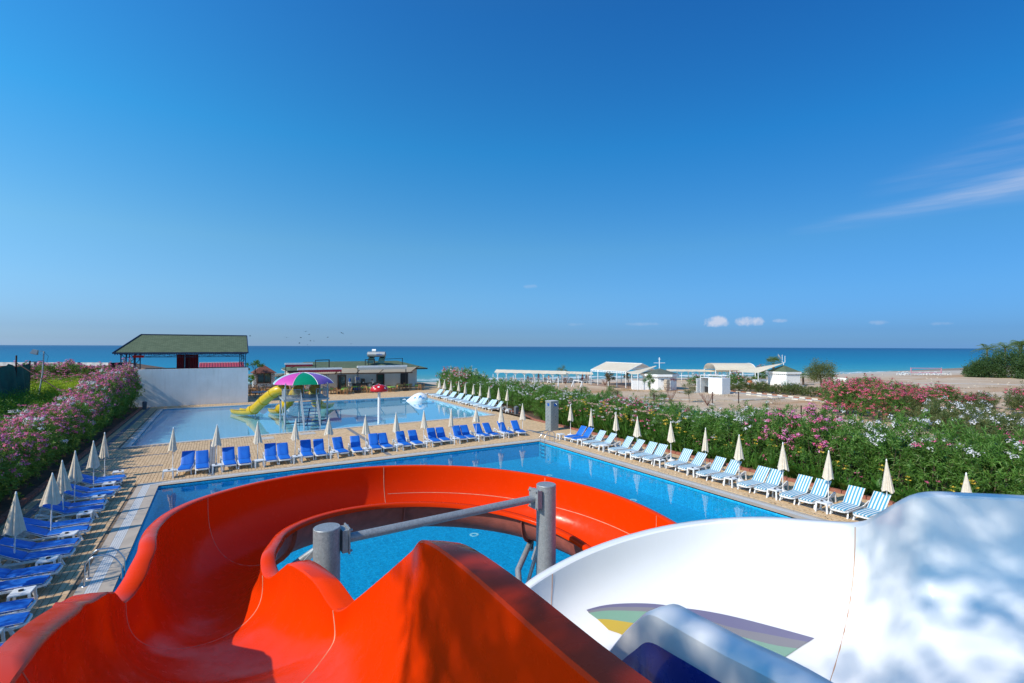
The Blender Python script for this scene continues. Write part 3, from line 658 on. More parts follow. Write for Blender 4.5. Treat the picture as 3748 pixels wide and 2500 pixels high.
def band(T, s0, s1, ta, tb, mat, cut=.0, lift=.003):
    n = 40; rows = []
    for k in range(n+1):
        u = k/n; sa = s0+(s1-s0)*u
        p = T.at(sa+cut*0, ta(u) if callable(ta) else ta); q = T.at(sa, tb(u) if callable(tb) else tb)
        row = []
        for j in range(5):
            t_ = (ta(u) if callable(ta) else ta)*(1-j/4)+(tb(u) if callable(tb) else tb)*(j/4); row.append(T.at(sa-cut*(j/4)*(1-u), t_)+Z*lift)
        rows.append(row)
    mb = MB(); mb.grid(rows); return mb
STR = [[(11.52, .836), (11.09, .821), (10.54, .792), (9.94, .757), (9.34, .718), (8.52, .685), (7.74, .662), (6.88, .649)],
 [(11.49, .828), (11.08, .81), (10.53, .776), (9.93, .74), (9.32, .695), (8.48, .642), (7.71, .63), (7.0, .631)],
 [(11.46, .818), (11.08, .797), (10.52, .759), (9.92, .719), (9.29, .659), (8.46, .617), (7.7, .597), (7.17, .601)],
 [(11.26, .777), (11.0, .756), (10.62, .721), (10.03, .669), (9.24, .599), (8.4, .559), (7.68, .549), (7.43, .552)],
 [(10.98, .713), (10.71, .679), (10.45, .641), (9.95, .585), (9.15, .521), (8.33, .492), (7.81, .492), (7.61, .499)]]
STR = [catmull([np.array(p) for p in q], 5) for q in STR]
for k_, mt_ in enumerate(('band_purple', 'band_grey', 'band_green', 'band_yellow')):
    rows = []
    for a_, b_ in zip(STR[k_], STR[k_+1]):
        row = []
        for j in range(5):
            q = a_*(1-j/4)+b_*(j/4); p = wh_T.at(q[0], q[1]); row.append(p+(CW(1.2, 3, 6.2)-p).normalized()*(.006+.001*k_))
        rows.append(row)
    mb = MB(); mb.grid(rows); mb.obj('floor_stripe', mt_, white, 180)
for sp in (6.4, 12.6):
    rows = wh_T.seam(sp, sp-.3, .009, .3 if sp < 8 else .6, 1.0); mb = MB(); mb.grid(rows); mb.obj('joint_seam', 'seam', white)
# blue slide with a broad white lip between the red and the white one
bl_st = [((.55, .0, 5.4), (1.45, .2, 5.58), 4.85), ((.47, .5, 5.38), (1.22, .85, 5.56), 4.8), ((.42, .95, 5.36), (1.05, 1.3, 5.54), 4.78), ((.37, 1.3, 5.34), (.91, 1.64, 5.52), 4.75),
 ((.30, 1.55, 5.3), (.79, 1.845, 5.50), 4.7), ((.22, 1.8, 5.25), (.67, 2.02, 5.50), 4.65), ((.18, 1.9, 5.2), (.60, 2.13, 5.49), 4.6), ((.14, 2.0, 5.1), (.56, 2.22, 5.40), 4.5), ((.1, 2.1, 5.0), (.51, 2.32, 5.27), 4.4), ((.02, 2.25, 4.8), (.42, 2.5, 5.0), 4.2), ((-.08, 2.4, 4.5), (.3, 2.7, 4.7), 4.0)]
bl_T, blue = build_slide('blue_slide', 'blue slide channel with broad white lip between the red and white slides', bl_st, ['white_gel', 'under_white'], [], .16, [], .45)
mb = MB(); mb.grid(bl_T.surf(off=-.004, t0=.03, t1=.9965, nt=44)); mb.obj('channel_lining', 'blue_gel', blue, 180)
# galvanised posts, cross tube, braces
def post(name, label, p, ztop, r, arms, grp='galvanised slide posts'):
    e = tag(empty(name, CW(p[0], p[1], 0)), label, 'post', grp)
    mb = MB(); mb.tube([(0, 0, -1.04), (0, 0, ztop)], r, 40); mb.obj('shaft', 'galvanised', e, 40)
    mb = MB(); mb.lathe([(0.001, .012), (r*.96, .012), (r*1.0, .004), (r*1.0, -.004)], (0, 0, ztop), 40); mb.obj('cap_plate', 'galvanised', e, 40)
    return e
pa, pb = (-2.15, 5.72), (.53, 7.52)
e1 = post('steel_post', 'thick grey steel post rising behind the small red hump', pa, 4.53, .15, None)
e2 = post('steel_post', 'thick grey steel post standing left of the white slide', pb, 4.53, .15, None)
ax = Vector((pb[0]-pa[0], pb[1]-pa[1], 0)).normalized()
bt = tag(empty('cross_tube'), 'slanting grey steel tube bolted between the two thick posts', 'tube')
A = CW(pa[0]+ax.x*.24, pa[1]+ax.y*.24, 4.36); B = CW(pb[0]-ax.x*.24, pb[1]-ax.y*.24, 4.36)
mb = MB(); mb.tube([A, B], .055, 24); mb.obj('tube', 'galvanised', bt, 40)
axw = (R0*ax.x+F0*ax.y); sdv = axw.cross(Z)
for c_, sgn in ((A, 1), (B, -1)):
    mb = MB(); mb.bar(c_-axw*sgn*.085-Z*0, c_-axw*sgn*.02, .2, .26); mb.obj('bracket', 'galvanised', bt)
    mb = MB(); mb.bar(c_-axw*sgn*.016, c_+axw*sgn*.002, .22, .3); mb.obj('flange_plate', 'galvanised', bt)
    for i in (-1, 1):
        for j in (-1, 1): q = c_+sdv*i*.085+Z*j*.12; mb = MB(); mb.tube([q-axw*.03, q+axw*.03], .013, 6); mb.obj('bolt', 'galvanised', bt)
def brace(label, pts, r=.035):
    e = tag(empty('slide_brace'), label, 'brace', 'slide braces'); mb = MB(); mb.tube(pts, r, 12); mb.obj('arm', 'galvanised', e, 50)
    a, b = Vector(pts[0]), Vector(pts[-1])
    mb = MB(); mb.bar(a-Z*.0, a+(b-a).normalized()*.2, .11, .05); mb.obj('fork', 'galvanised', e); mb = MB(); mb.bar(b, b-(b-a).normalized()*.2, .11, .05); mb.obj('fork', 'galvanised', e)
    m = a+(b-a).normalized()*.1; mb = MB(); mb.tube([m-sdv*.05, m+sdv*.05], .016, 8); mb.obj('bolt', 'galvanised', e)
brace('short grey brace from the nearer post down to the inner red wall', [CW(pa[0]-.13, pa[1]+.02, 4.28), CW(pa[0]-.42, pa[1]+.0, 4.08), CW(pa[0]-.62, pa[1]-.12, 3.72)])
brace('slim grey brace low on the nearer post beside the bracket', [CW(pa[0]-.1, pa[1]+.1, 4.0), CW(pa[0]-.45, pa[1]+.35, 3.5)], .028)
brace('grey brace left of the farther post reaching the loop', [CW(pb[0]-.12, pb[1]+.05, 3.55), CW(pb[0]-.45, pb[1]-.1, 2.5)], .028)
brace('thicker pale brace under the joint of the inner red loop', [red_T.at(30.3, .6)-Z*.06, CW(pb[0]-.42, pb[1]+.5, 3.0), CW(pb[0]-.35, pb[1]-.1, 2.3)], .05)
brace('grey brace from the farther post to the right side of the loop', [CW(pb[0]+.14, pb[1], 3.25), CW(pb[0]+.9, pb[1]+.1, 2.75)], .04)
for c_ in (Vector((pa[0]-.2, pa[1]+.02, 4.32)),):
    pass

# ------------------------------------------------------------------ closed parasols, loungers, side tables
def make_parasol(seed, fold=1.0, h=2.3):
    rr = random.Random(seed); e = tag(empty('parasol'), 'x', 'parasol')
    mb = MB(); mb.tube([(0, 0, .03), (0, 0, h-.08)], .019, 8); mb.obj('pole', 'white_plastic', e, 60)
    mb = MB(); mb.lathe([(0, 0), (.20, 0), (.235, .02), (.24, .07), (.15, .11), (.05, .125), (.035, .2), (0, .2)], n=20); mb.obj('base', 'white_plastic', e, 40)
    ht, hb = h-.05, h-1.22*fold; n = 48; rows = []; npl = 9; ph = rr.random()*6
    lean = (rr.uniform(-.03, .03), rr.uniform(-.03, .03)); wide = rr.uniform(.85, 1.15)*(1.0 if fold > .9 else 1.3)
    for i in range(15):
        u = i/14; z = ht+(hb-ht)*u; r0 = (.018+.19*u**.92)*wide*(1 if u < .97 else 1.04); row = []
        for k in range(n+1):
            a = 2*math.pi*k/n; pl = abs(math.sin(a*npl/2+ph+.9*math.sin(a*2+ph)))**.6
            r = r0*(1-.30*(1-pl)*min(1, u*2.2))*(1+.13*math.sin(a*2+ph)*u)
            hem = .05*math.sin(a*3+ph*2)*(u > .99)+.03*(1-pl)*(u > .99)
            row.append((math.cos(a)*r+lean[0]*u, math.sin(a)*r+lean[1]*u, z-hem))
        rows.append(row)
    mb = MB(); mb.grid(rows, flip=True); mb.obj('canopy', 'umbrella_canvas', e, 50)
    mb = MB(); mb.lathe([(.0, h+.02), (.016, h+.01), (.022, h-.03), (.03, h-.06), (.0, h-.07)], n=10); mb.obj('finial', 'white_plastic', e, 60)
    mb = MB(); mb.lathe([(.045, hb-.02), (.05, hb+.01), (.03, hb+.03)], n=10); mb.obj('runner', 'white_plastic', e, 60)
    return Proto(e)
par = [make_parasol(1), make_parasol(5, .95), make_parasol(9, 1.0), make_parasol(13, .98)]
wide_par = make_parasol(21, .82)

def make_lounger(mat, back=52, name='sun_lounger'):
    """foot end at y=0, head end at y=1.95, width .64"""
    e = tag(empty(name), 'x', 'sun lounger'); W2 = .31; L = 1.92; zs = .30; bk = 1.12
    mb = MB()
    for sx in (-1, 1):
        P = [(sx*W2*(1 if i > 1 else .62+.2*i), y, zs-.035) for i, y in enumerate((0.0, .05, .16, .6, 1.1, 1.5, L))]
        for a, b in zip(P[:-1], P[1:]): mb.bar(a, b, .05, .055)
    mb.bar((-W2*.62, 0, zs-.035), (W2*.62, 0, zs-.035), .05, .055); mb.bar((-W2, L, zs-.035), (W2, L, zs-.035), .05, .05)
    for y in (.5, .9, 1.14): mb.bar((-W2, y, zs-.045), (W2, y, zs-.045), .05, .03)
    mb.obj('frame', 'white_plastic', e)
    sl_ = MB()
    for i in range(9): sl_.box((0, .12+i*.112, zs-.005), (W2*1.8 if i else W2*1.5, .075, .018))
    sl_.obj('seat_slats', 'white_plastic', e)
    for sx in (-1, 1):
        mb = MB(); mb.bar((sx*(W2-.03), .26, zs-.05), (sx*(W2+.0), .14, 0), .045, .06); mb.obj('leg', 'white_plastic', e)
        mb = MB(); mb.bar((sx*W2, L-.50, zs+.0), (sx*(W2+.03), L-.30, 0), .05, .085); mb.obj('leg', 'white_plastic', e)
        mb = MB(); mb.bar((sx*(W2+.02), L-.42, zs+.02), (sx*(W2+.03), L-.05, zs+.13), .045, .05); mb.bar((sx*(W2+.03), L-.05, zs+.13), (sx*(W2+.03), L+.02, 0.0), .05, .07); mb.obj('side_support', 'white_plastic', e)
    a = R_(back); dy, dz = math.cos(a), math.sin(a); BL = .80
    mb = MB()
    for sx in (-1, 1): mb.bar((sx*(W2-.05), bk, zs), (sx*(W2-.07), bk+BL*dy, zs+BL*dz), .045, .03)
    for i in range(6): q = .1+i*.13; mb.bar((-W2+.05, bk+q*dy, zs+q*dz), (W2-.05, bk+q*dy, zs+q*dz), .02, .07)
    mb.bar((0-.2, bk+.45*dy, zs+.45*dz), (-.2, bk+.45*dy+.16, zs), .02, .03); mb.bar((.2, bk+.45*dy, zs+.45*dz), (.2, bk+.45*dy+.16, zs), .02, .03)
    mb.obj('backrest', 'white_plastic', e)
    if mat:
        th = .055; wm = .285; prof = [(.04, zs+.006), (.35, zs+.012), (.75, zs+.008), (1.02, zs+.008), (1.10, zs+.02), (1.16, zs+.06)]
        prof += [(bk+q*dy-.02*dz, zs+q*dz+.02*dy) for q in (.2, .4, .6, .82)]
        rows = []
        for i, (y, z) in enumerate(prof):
            p0 = prof[max(i-1, 0)]; p1 = prof[min(i+1, len(prof)-1)]; ty, tz = p1[0]-p0[0], p1[1]-p0[1]; q = math.hypot(ty, tz); ny, nz_ = -tz/q, ty/q
            tt = th*(.75 if i in (0, len(prof)-1) else 1)*(.8 if i == 4 else 1); ww = wm*(.9 if i == 0 else 1)
            row = []
            for x, k in ((-ww, 0), (-ww-.008, .5), (-ww+.02, .93), (-ww*.5, 1.04), (0, .98), (ww*.5, 1.04), (ww-.02, .93), (ww+.008, .5), (ww, 0)): row.append((x, y+ny*tt*k, z+nz_*tt*k))
            rows.append(row)
        mb = MB(); mb.grid(rows); mb.add(rows[0], [tuple(range(len(rows[0])))[::-1]]); mb.add(rows[-1], [tuple(range(len(rows[-1])))])
        cu = mb.obj('mattress', mat, e, 50)
        mb = MB()
        for sx in (-1, 1): mb.tube([Vector((sx*(wm+.012), y+ .0, z+th*.55)) for y, z in prof], .006, 5)
        mb.obj('piping', 'white_plastic', cu)
        if mat == 'blue_mattress':
            mb = MB(); y, z = prof[4]; mb.tube([(-wm, y-.03, z+th*.9), (0, y-.03, z+th*.97), (wm, y-.03, z+th*.9)], .004, 5); mb.obj('stitch_seam', 'navy_metal', cu)
    return Proto(e)
blue_l = [make_lounger('blue_mattress', 52), make_lounger('blue_mattress', 48), make_lounger('blue_mattress', 56)]
blue_low = [make_lounger('blue_mattress', 30), make_lounger('blue_mattress', 24)]
strip_l = [make_lounger('striped_mattress', 50), make_lounger('striped_mattress', 46)]
pale_l = [make_lounger('pale_striped_mattress', 46), make_lounger('pale_striped_mattress', 52)]
def make_table():
    e = tag(empty('side_table'), 'x', 'side table')
    mb = MB(); mb.box((0, 0, .395), (.44, .44, .03), taper=.97); mb.box((0, 0, .368), (.40, .40, .025)); mb.obj('table_top', 'white_plastic', e)
    for sx in (-1, 1):
        for sy in (-1, 1):
            mb = MB(); mb.bar((sx*.19, sy*.19, .37), (sx*.215, sy*.215, 0), .055, .05); mb.obj('leg', 'white_plastic', e)
    return Proto(e)
table = make_table()
mb = MB(); mb.lathe([(0, .006), (.035, .006), (.045, .03), (.055, .03), (.05, 0), (0, 0)], n=14); ash = Proto(tag(mb.obj('ashtray', 'black_plastic'), 'x', 'ashtray'))
# row behind the big pool: umbrella, two loungers, table repeating every two metres
far_x = [(-1.48, -.72), (.55, 1.28), (2.52, 3.22), (4.46, 5.22), (6.50, 7.28), (8.45, 9.22), (10.45, 11.28), (12.5, 13.28), (14.5, 15.2), (16.4, 17.15), (18.45, 19.35)]
k = 0
for gi, pr in enumerate(far_x):
    yb = 29.95+.085*gi
    for x in pr:
        blue_l[(k*7+gi) % 3].place((x+random.uniform(-.04, .04), yb+random.uniform(-.1, .12), 0), R_(random.uniform(-6, 6)), f'bright blue lounger, {ORD[k]} from the left in the row behind the pool', 'blue loungers in the row behind the big pool'); k += 1
tbx = [-2.15, -.05, 1.93, 3.85, 5.88, 7.86, 9.86, 11.9, 13.9, 15.8, 17.85]
for i, x in enumerate(tbx):
    table.place((x, 29.95+.085*i, 0), R_(random.uniform(-5, 5)), f'white side table, {ORD[i]} from the left in the row behind the pool', 'side tables in the row behind the big pool')
    if i not in (2, 6): ash.place((x+random.uniform(-.08, .08), 29.95+.085*i+random.uniform(-.06, .06), .41), 0, f'black ashtray on the {ORD[i]} side table behind the pool', 'ashtrays on the side tables')
ftips = [(-2.07, 31.5), (-.09, 31.6), (1.94, 31.6), (3.91, 31.6), (5.75, 31.2), (7.97, 31.2), (10.0, 31.5), (11.96, 31.6), (13.95, 31.6), (15.78, 31.3), (17.9, 31.45), (19.88, 31.6)]
for i, (x, y) in enumerate(ftips):
    P_ = wide_par if i in (4, 9) else par[i % 4]
    P_.place((x, y, 0), random.uniform(0, 6), f'closed cream parasol, {ORD[i]} from the left behind the big pool', 'closed parasols behind the big pool')
# right side of the big pool
ry = [(27.55, 26.75, 'b'), (25.35, 24.5, 's'), (22.85, 21.98, 's'), (20.8, 20.0, 's'), (18.35, 17.5, 's'), (16.25, 15.4, 's'), (13.95, 13.15, 's'), (11.97, 11.2, 's'), (9.95, 9.15, 's')]
k = 0
for a_, b_, kd in ry:
    for y in (a_, b_):
        if kd == 'b': blue_low_ = blue_l[1].place((20.95, y, 0), R_(-90+random.uniform(-3, 3)), ('farther' if y == a_ else 'nearer')+' blue lounger at the head of the striped row by the hedge', 'blue loungers beside the right hedge')
        else: strip_l[k % 2].place((20.78+random.uniform(-.1, .1), y, 0), R_(-90+random.uniform(-6, 6)), f'striped lounger, {ORD[k]} from the shower pillar beside the right hedge', 'striped loungers beside the right hedge'); k += 1
rt = [28.35, 25.95, 23.75, 21.4, 19.15, 16.9, 14.75, 12.6, 10.55, 8.4]
for i, y in enumerate(rt):
    table.place((21.05, y, 0), R_(random.uniform(-5, 5)), f'white side table, {ORD[i]} from the shower pillar beside the right hedge', 'side tables beside the right hedge')
    if i not in (0, 2): ash.place((21.05, y+random.uniform(-.08, .08), .41), 0, f'black ashtray on the {ORD[i]} side table beside the right hedge', 'ashtrays on the side tables')
for i, (x, y) in enumerate([(22.6, 29.2), (22.5, 26.7), (22.8, 24.5), (22.4, 22.2), (22.7, 19.8), (22.5, 17.3), (22.2, 15.1), (22.2, 12.9), (22.1, 10.9), (22.4, 8.9), (22.4, 6.5)]):
    par[(i*3+1) % 4].place((x, y, 0), random.uniform(0, 6), f'closed cream parasol, {ORD[i]} from the shower pillar along the right hedge', 'closed parasols along the right hedge')
# left side of the big pool, in the shade
ly = [(30.0, 29.3), (27.75, 26.9), (25.6, 24.75), (23.1, 22.2), (20.85, 20.0), (18.65, 17.85), (16.4, 15.6), (14.2, 13.4)]
k = 0
for pr in ly:
    for y in pr:
        blue_low[(k*5+1) % 2].place((-3.82+random.uniform(-.1, .1), y, 0), R_(90+random.uniform(-4, 4)), f'shaded blue lounger, {ORD[k]} from the far end beside the left hedge', 'blue loungers beside the left hedge'); k += 1
for i, y in enumerate([30.9, 28.55, 26.25, 23.95, 21.55, 19.3, 17.1, 14.9]):
    table.place((-4.25, y, 0), R_(random.uniform(-6, 6)), f'white side table, {ORD[i]} from the far end beside the left hedge', 'side tables beside the left hedge')
    ash.place((-4.25+random.uniform(-.08, .08), y, .41), 0, f'black ashtray on the {ORD[i]} side table beside the left hedge', 'ashtrays on the side tables')
for i, (x, y) in enumerate([(-4.85, 31.4), (-4.85, 28.9), (-5.05, 26.5), (-5.0, 24.6), (-4.85, 22.3), (-5.15, 20.0), (-5.1, 17.6)]):
    (wide_par if i == 4 else par[(i*3) % 4]).place((x, y, 0), random.uniform(0, 6), f'closed cream parasol, {ORD[i]} from the far end of the shaded left row', 'closed parasols in the shaded left row')
# pale row right of the paddling pool
k = 0
for i, yc in enumerate([60.6, 58.5, 56.3, 54.2, 52.1, 50.1, 48.1, 46.0, 44.3]):
    for y in ((yc+.4, yc-.4) if i < 8 else (yc,)):
        pale_l[k % 2].place((23.75, y, 0), R_(-90+random.uniform(-5, 5)), f'pale striped lounger, {ORD[k]} from the far end beside the paddling pool', 'pale loungers beside the paddling pool'); k += 1
for i, (x, y) in enumerate([(25.5, 61.6), (25.2, 59.2), (25.2, 57.2), (25.7, 55.9), (25.2, 52.8), (25.2, 50.8), (25.3, 49.2), (25.1, 46.8), (25.3, 44.9), (25.35, 43.3)]):
    par[(i*3+2) % 4].place((x, y, 0), random.uniform(0, 6), f'closed cream parasol, {ORD[i]} from the far end beside the paddling pool', 'closed parasols beside the paddling pool')
for i, (x, y) in enumerate([(23.9, 61.9), (23.9, 59.5), (23.9, 55.2), (23.9, 51.1), (23.9, 47.0), (24.9, 42.2)]):
    table.place((x, y, 0), .1, f'white side table, {ORD[i]} from the far end beside the paddling pool', 'side tables beside the paddling pool')
def bin_(loc, label, mat='grey_plastic', h=.85):
    e = tag(empty('litter_bin', loc), label, 'litter bin', 'litter bins')
    mb = MB(); mb.box((0, 0, h*.42), (.32, .32, h*.84), taper=1.18); mb.obj('bin_body', mat, e)
    mb = MB(); mb.lathe([(.0, h), (.10, h*.99), (.2, h*.92), (.235, h*.85), (.21, h*.84)], n=16); mb.obj('lid', mat, e, 50); return e
bin_((25.0, 40.9, 0), 'grey litter bin with domed lid at the hedge end near the shower pillar')
bin_((26.2, 62.8, 0), 'dark litter bin with domed lid behind the farthest pale loungers', 'dark_metal')
bin_((-6.6, 63.2, 0), 'grey litter bin in the corner between white wall and pink hedge')
mb = MB(); r7 = random.Random(77)
for c_x, c_y, sx_, sy_, n_ in [(3, 38.6, 3, 1.2, 60), (20.5, 9.5, .5, 2.5, 90), (20.3, 16, .4, 6, 50), (8, 37, 5, 2.5, 50), (-4.5, 34, 1.2, 5, 70), (-5.5, 22, 1.0, 6, 60), (22, 30, 1.5, 4, 40)]:
    for k in range(n_):
        x, y, a, l_ = r7.gauss(c_x, sx_), r7.gauss(c_y, sy_), r7.uniform(0, 6), r7.uniform(.03, .08)
        if not inpoly(x, y, P1, -.1) and not inpoly(x, y, K1, -.1): mb.quad((x, y, .006), (x+l_*math.cos(a), y+l_*math.sin(a), .02), (x+l_*1.6*math.cos(a+.3), y+l_*1.6*math.sin(a+.3), .008), (x+l_*.8*math.cos(a+.7), y+l_*.8*math.sin(a+.7), .006))
tag(mb.obj('fallen_leaves', 'bark'), kind='stuff')
# shower pillar
sh = tag(empty('shower_pillar', (22.83, 31.9, 0)), 'square grey tiled shower pillar standing on the deck before the hedge', 'shower')
mb = MB(); mb.box((0, 0, 1.17), (.70, .70, 2.33)); mb.obj('core', 'coping', sh)
tl = MB(); tl.box((0, 0, 0), (.355, .03, .252), taper=1); tmx = tl.mesh('tile', 'stone_tile')
for r_ in range(9):
    for cix in (-1, 1):
        for face in range(4):
            o = bpy.data.objects.new('tile', tmx); COL.objects.link(o); o.parent = sh; o.rotation_euler = (0, 0, face*math.pi/2)
            p = Matrix.Rotation(face*math.pi/2, 3, 'Z') @ Vector((cix*.183, -.367, .13+r_*.258)); o.location = p
mb = MB(); ring(mb, rect(-.39, -.39, .39, .39), rect(-.2, -.2, .2, .2), 2.345); mb.box((0, 0, 2.33), (.78, .78, .02)); mb.obj('cap_slab', 'tile_edge', sh)
for fx, fy, rz in ((0, -.39, 0), (-.39, 0, -math.pi/2)):
    m_ = Matrix.Rotation(rz, 3, 'Z'); Q = lambda x, y, z: m_ @ Vector((x, y-.385, z))
    mb = MB(); mb.tube([Q(.05, 0, 2.16), Q(.05, -.12, 2.18), Q(.05, -.15, 2.12)], .014, 8); mb.tube([Q(.05, -.15, 2.12), Q(.05, -.16, 2.07)], [.02, .05], 10); mb.obj('shower_head', 'chrome', sh, 50)
    for z in (1.12, .86):
        mb = MB(); mb.tube([Q(.05, 0, z), Q(.05, -.05, z)], .025, 8); mb.tube([Q(.02, -.06, z), Q(.08, -.06, z)], .012, 6); mb.obj('tap', 'chrome', sh, 50)
    mb = MB(); mb.box(Q(.05, -.001, 2.05), (.24, .012, .22) if rz == 0 else (.012, .24, .22)); mb.obj('sign_plate', 'bottle_blue', sh)
# pool ladders
def ladder(loc, rz, label):
    e = tag(empty('pool_ladder', loc, rz), label, 'pool ladder', 'pool ladders')
    for sx in (-.27, .27):
        P = [(sx, -.72, 0), (sx, -.72, .5)]+[(sx, -.72+.28*(1-math.cos(a)), .5+.28*math.sin(a)) for a in [R_(q) for q in (30, 60, 80)]]+[(sx, -.2, .74), (sx, -.03, .58), (sx, .06, .42), (sx, .09, .25), (sx, .09, -1.0)]
        mb = MB(); mb.tube(catmull([Vector(p) for p in P], 3), .021, 12); mb.obj('rail', 'chrome', e, 60)
        mb = MB(); mb.lathe([(.021, .02), (.06, .015), (.065, .006)], (sx, -.72, 0), 14); mb.obj('rail_foot', 'chrome', e, 60)
    for z in (-.2, -.45, -.7, -.95): mb = MB(); mb.box((0, .09, z), (.54, .09, .025)); mb.obj('rung', 'chrome', e)
ladder((-2.42, 17.95, 0), R_(-90), 'chrome pool ladder at the shaded left edge of the big pool')
ladder((19.33, 28.0, 0), R_(90), 'chrome pool ladder at the far right corner near the shower pillar')

# ------------------------------------------------------------------ paddling pool: play tower, mushroom, whale
pt = tag(empty('play_tower'), 'water play tower with striped umbrella roof and yellow tube slides', 'play tower')
PXa, PXb, PYa, PYb, PZ = 4.85, 8.25, 45.6, 49.4, 2.0
for x in (PXa, PXb):
    for y in (PYa, PYb): mb = MB(); mb.tube([(x, y, -.42), (x, y, PZ+1.15)], .07, 12); mb.obj('leg', 'grey_paint', pt, 60)
mb = MB(); mb.tube([(6.1, 46.8, -.42), (6.1, 46.8, PZ)], .06, 10); mb.obj('leg', 'grey_paint', pt, 60)
for a, b in (((PXa, PYa, -.2), (PXa, PYb, PZ-.2)), ((PXa, PYb, -.2), (PXa, PYa, PZ-.2))): mb = MB(); mb.tube([a, b], .035, 8); mb.obj('cross_brace', 'grey_paint', pt, 60)
mb = MB(); mb.bar((PXa, PYa, .02), (PXb, PYa, .12), .08); mb.obj('tie_beam', 'navy_metal', pt)
mb = MB(); mb.box(((PXa+PXb)/2, (PYa+PYb)/2, PZ), (PXb-PXa+.3, PYb-PYa+.3, .16)); mb.obj('platform', 'grey_paint', pt)
def railing(a, b, z, h=.85, n=14, horiz=False, mat='grey_paint'):
    r = empty('railing'); r.parent = pt; a, b = Vector((*a, z)), Vector((*b, z))
    mb = MB(); mb.tube([a+Z*h, b+Z*h], .022, 6); mb.tube([a+Z*.12, b+Z*.12], .018, 6)
    mb.obj('rail_frame', mat, r)
    for i in range(n+1): p = a+(b-a)*i/n; mb = MB(); mb.tube([p+Z*.1, p+Z*h], .011, 4); mb.obj('baluster', mat, r)
railing((PXa-.08, PYa-.08), (6.0, PYa-.08), PZ+.06); railing((7.35, PYa-.08), (PXb+.08, PYa-.08), PZ+.06, n=9)
railing((PXb+.08, PYa), (PXb+.08, 48.2), PZ+.06, n=16); railing((PXa-.08, PYa), (PXa-.08, 47.4), PZ+.06, n=10)
# stairs towards the big pool
SX0, SX1 = 6.05, 7.3; sa, sbt = Vector((0, PYa, PZ)), Vector((0, 43.2, -.35))
for sx in (SX0, SX1):
    sr = empty('stair_side'); sr.parent = pt
    mb = MB(); mb.bar((sx, sa.y, sa.z), (sx, sbt.y, sbt.z), .05, .2); mb.obj('stringer', 'grey_paint', sr)
    mb = MB(); mb.tube([(sx, sa.y, sa.z+.9), (sx, sbt.y+.1, sbt.z+1.0), (sx, sbt.y, sbt.z+.1)], .022, 6); mb.obj('handrail', 'grey_paint', sr)
    for i in range(13): p = Vector((sx, 0, 0))+sa+(sbt-sa)*i/13; mb = MB(); mb.tube([p, p+Z*.92], .011, 4); mb.obj('baluster', 'grey_paint', sr)
for i in range(9): p = sa+(sbt-sa)*(i+.7)/9.2; mb = MB(); mb.box(((SX0+SX1)/2, p.y, p.z), (SX1-SX0-.06, .24, .04)); mb.obj('stair_tread', 'blue_step', pt)
mb = MB(); mb.tube([(6.7, 44.9, 1.3), (6.7, 46.6, -.4)], .05, 8); mb.obj('stair_strut', 'navy_metal', pt)
# umbrella roof
ucx, ucy, ut, ur = 6.55, 47.45, 4.25, 2.62
ur_ = empty('umbrella_roof'); ur_.parent = pt
mb = MB(); mb.tube([(ucx, ucy, PZ), (ucx, ucy, ut-.05)], .06, 10); mb.obj('roof_pole', 'grey_paint', ur_, 60)
segs = ['canopy_pink', 'canopy_green', 'canopy_violet', 'canopy_blue', 'canopy_green', 'canopy_pink', 'canopy_violet', 'canopy_blue']
ph = math.atan2(-F0.y, -F0.x)
for i in range(8):
    a0 = ph-math.pi/4+.07+i*math.pi/4; rows = []
    for u in range(9):
        q = u/8; row = []
        for k in range(7):
            a = a0+(math.pi/4)*k/6; sc = 1-.045*math.sin(math.pi*k/6)*q
            row.append((ucx+math.cos(a)*ur*math.sin(q*1.28)/math.sin(1.28)*sc, ucy+math.sin(a)*ur*math.sin(q*1.28)/math.sin(1.28)*sc, ut-.95*(1-math.cos(q*1.28))/(1-math.cos(1.28))+.03*math.sin(math.pi*k/6)*q))
        rows.append(row)
    mb = MB(); mb.grid(rows, flip=False); mb.obj('roof_panel', segs[i], ur_, 60)
    mb = MB(); mb.tube([(r[0][0], r[0][1], r[0][2]+.012) for r in rows], .022, 5); mb.obj('roof_rib', 'white_plastic', ur_)
for i in range(4):
    x, y = (PXa, PXb)[i % 2], (PYa, PYb)[i//2]; mb = MB(); mb.tube([(x, y, PZ+1.1), (x, y, 3.45)], .04, 8); mb.obj('roof_post', 'grey_paint', ur_)
def tube_slide(path, r, nm, open_from=None):
    e = empty(nm); e.parent = pt; P = catmull([Vector(p) for p in path], 6); n = 16
    cut = int(open_from*6) if open_from else len(P)-1
    mb = MB(); mb.tube(P[:cut+1], r, n, cap=False); mb.obj('tube', 'yellow_gel', e, 180)
    for i in range(3, cut, 7): d = (P[i+1]-P[i]).normalized(); mb = MB(); mb.tube([P[i]-d*.03, P[i]+d*.03], r+.05, n); mb.obj('joint_ring', 'yellow_gel', e)
    if open_from:
        rows = []
        for i in range(cut, len(P)):
            d = (P[min(i+1, len(P)-1)]-P[i-1]).normalized(); x = d.cross(Z).normalized(); y = x.cross(d)
            rows.append([P[i]+(x*math.cos(a)+y*math.sin(a))*r*.95 for a in [math.pi+math.pi*k/10 for k in range(11)]])
        for q in rows: q[0] = q[0]+Z*.12; q[-1] = q[-1]+Z*.12
        rows = [[q[0]+(q[0]-q[1]).cross(Z)*0+Vector((0, 0, -.03))+(q[0]-q[-1]).normalized()*.08]+q+[q[-1]+Vector((0, 0, -.03))+(q[-1]-q[0]).normalized()*.08] for q in rows]
        mb = MB(); mb.grid(rows); mb.obj('run_out', 'yellow_gel', e, 60)
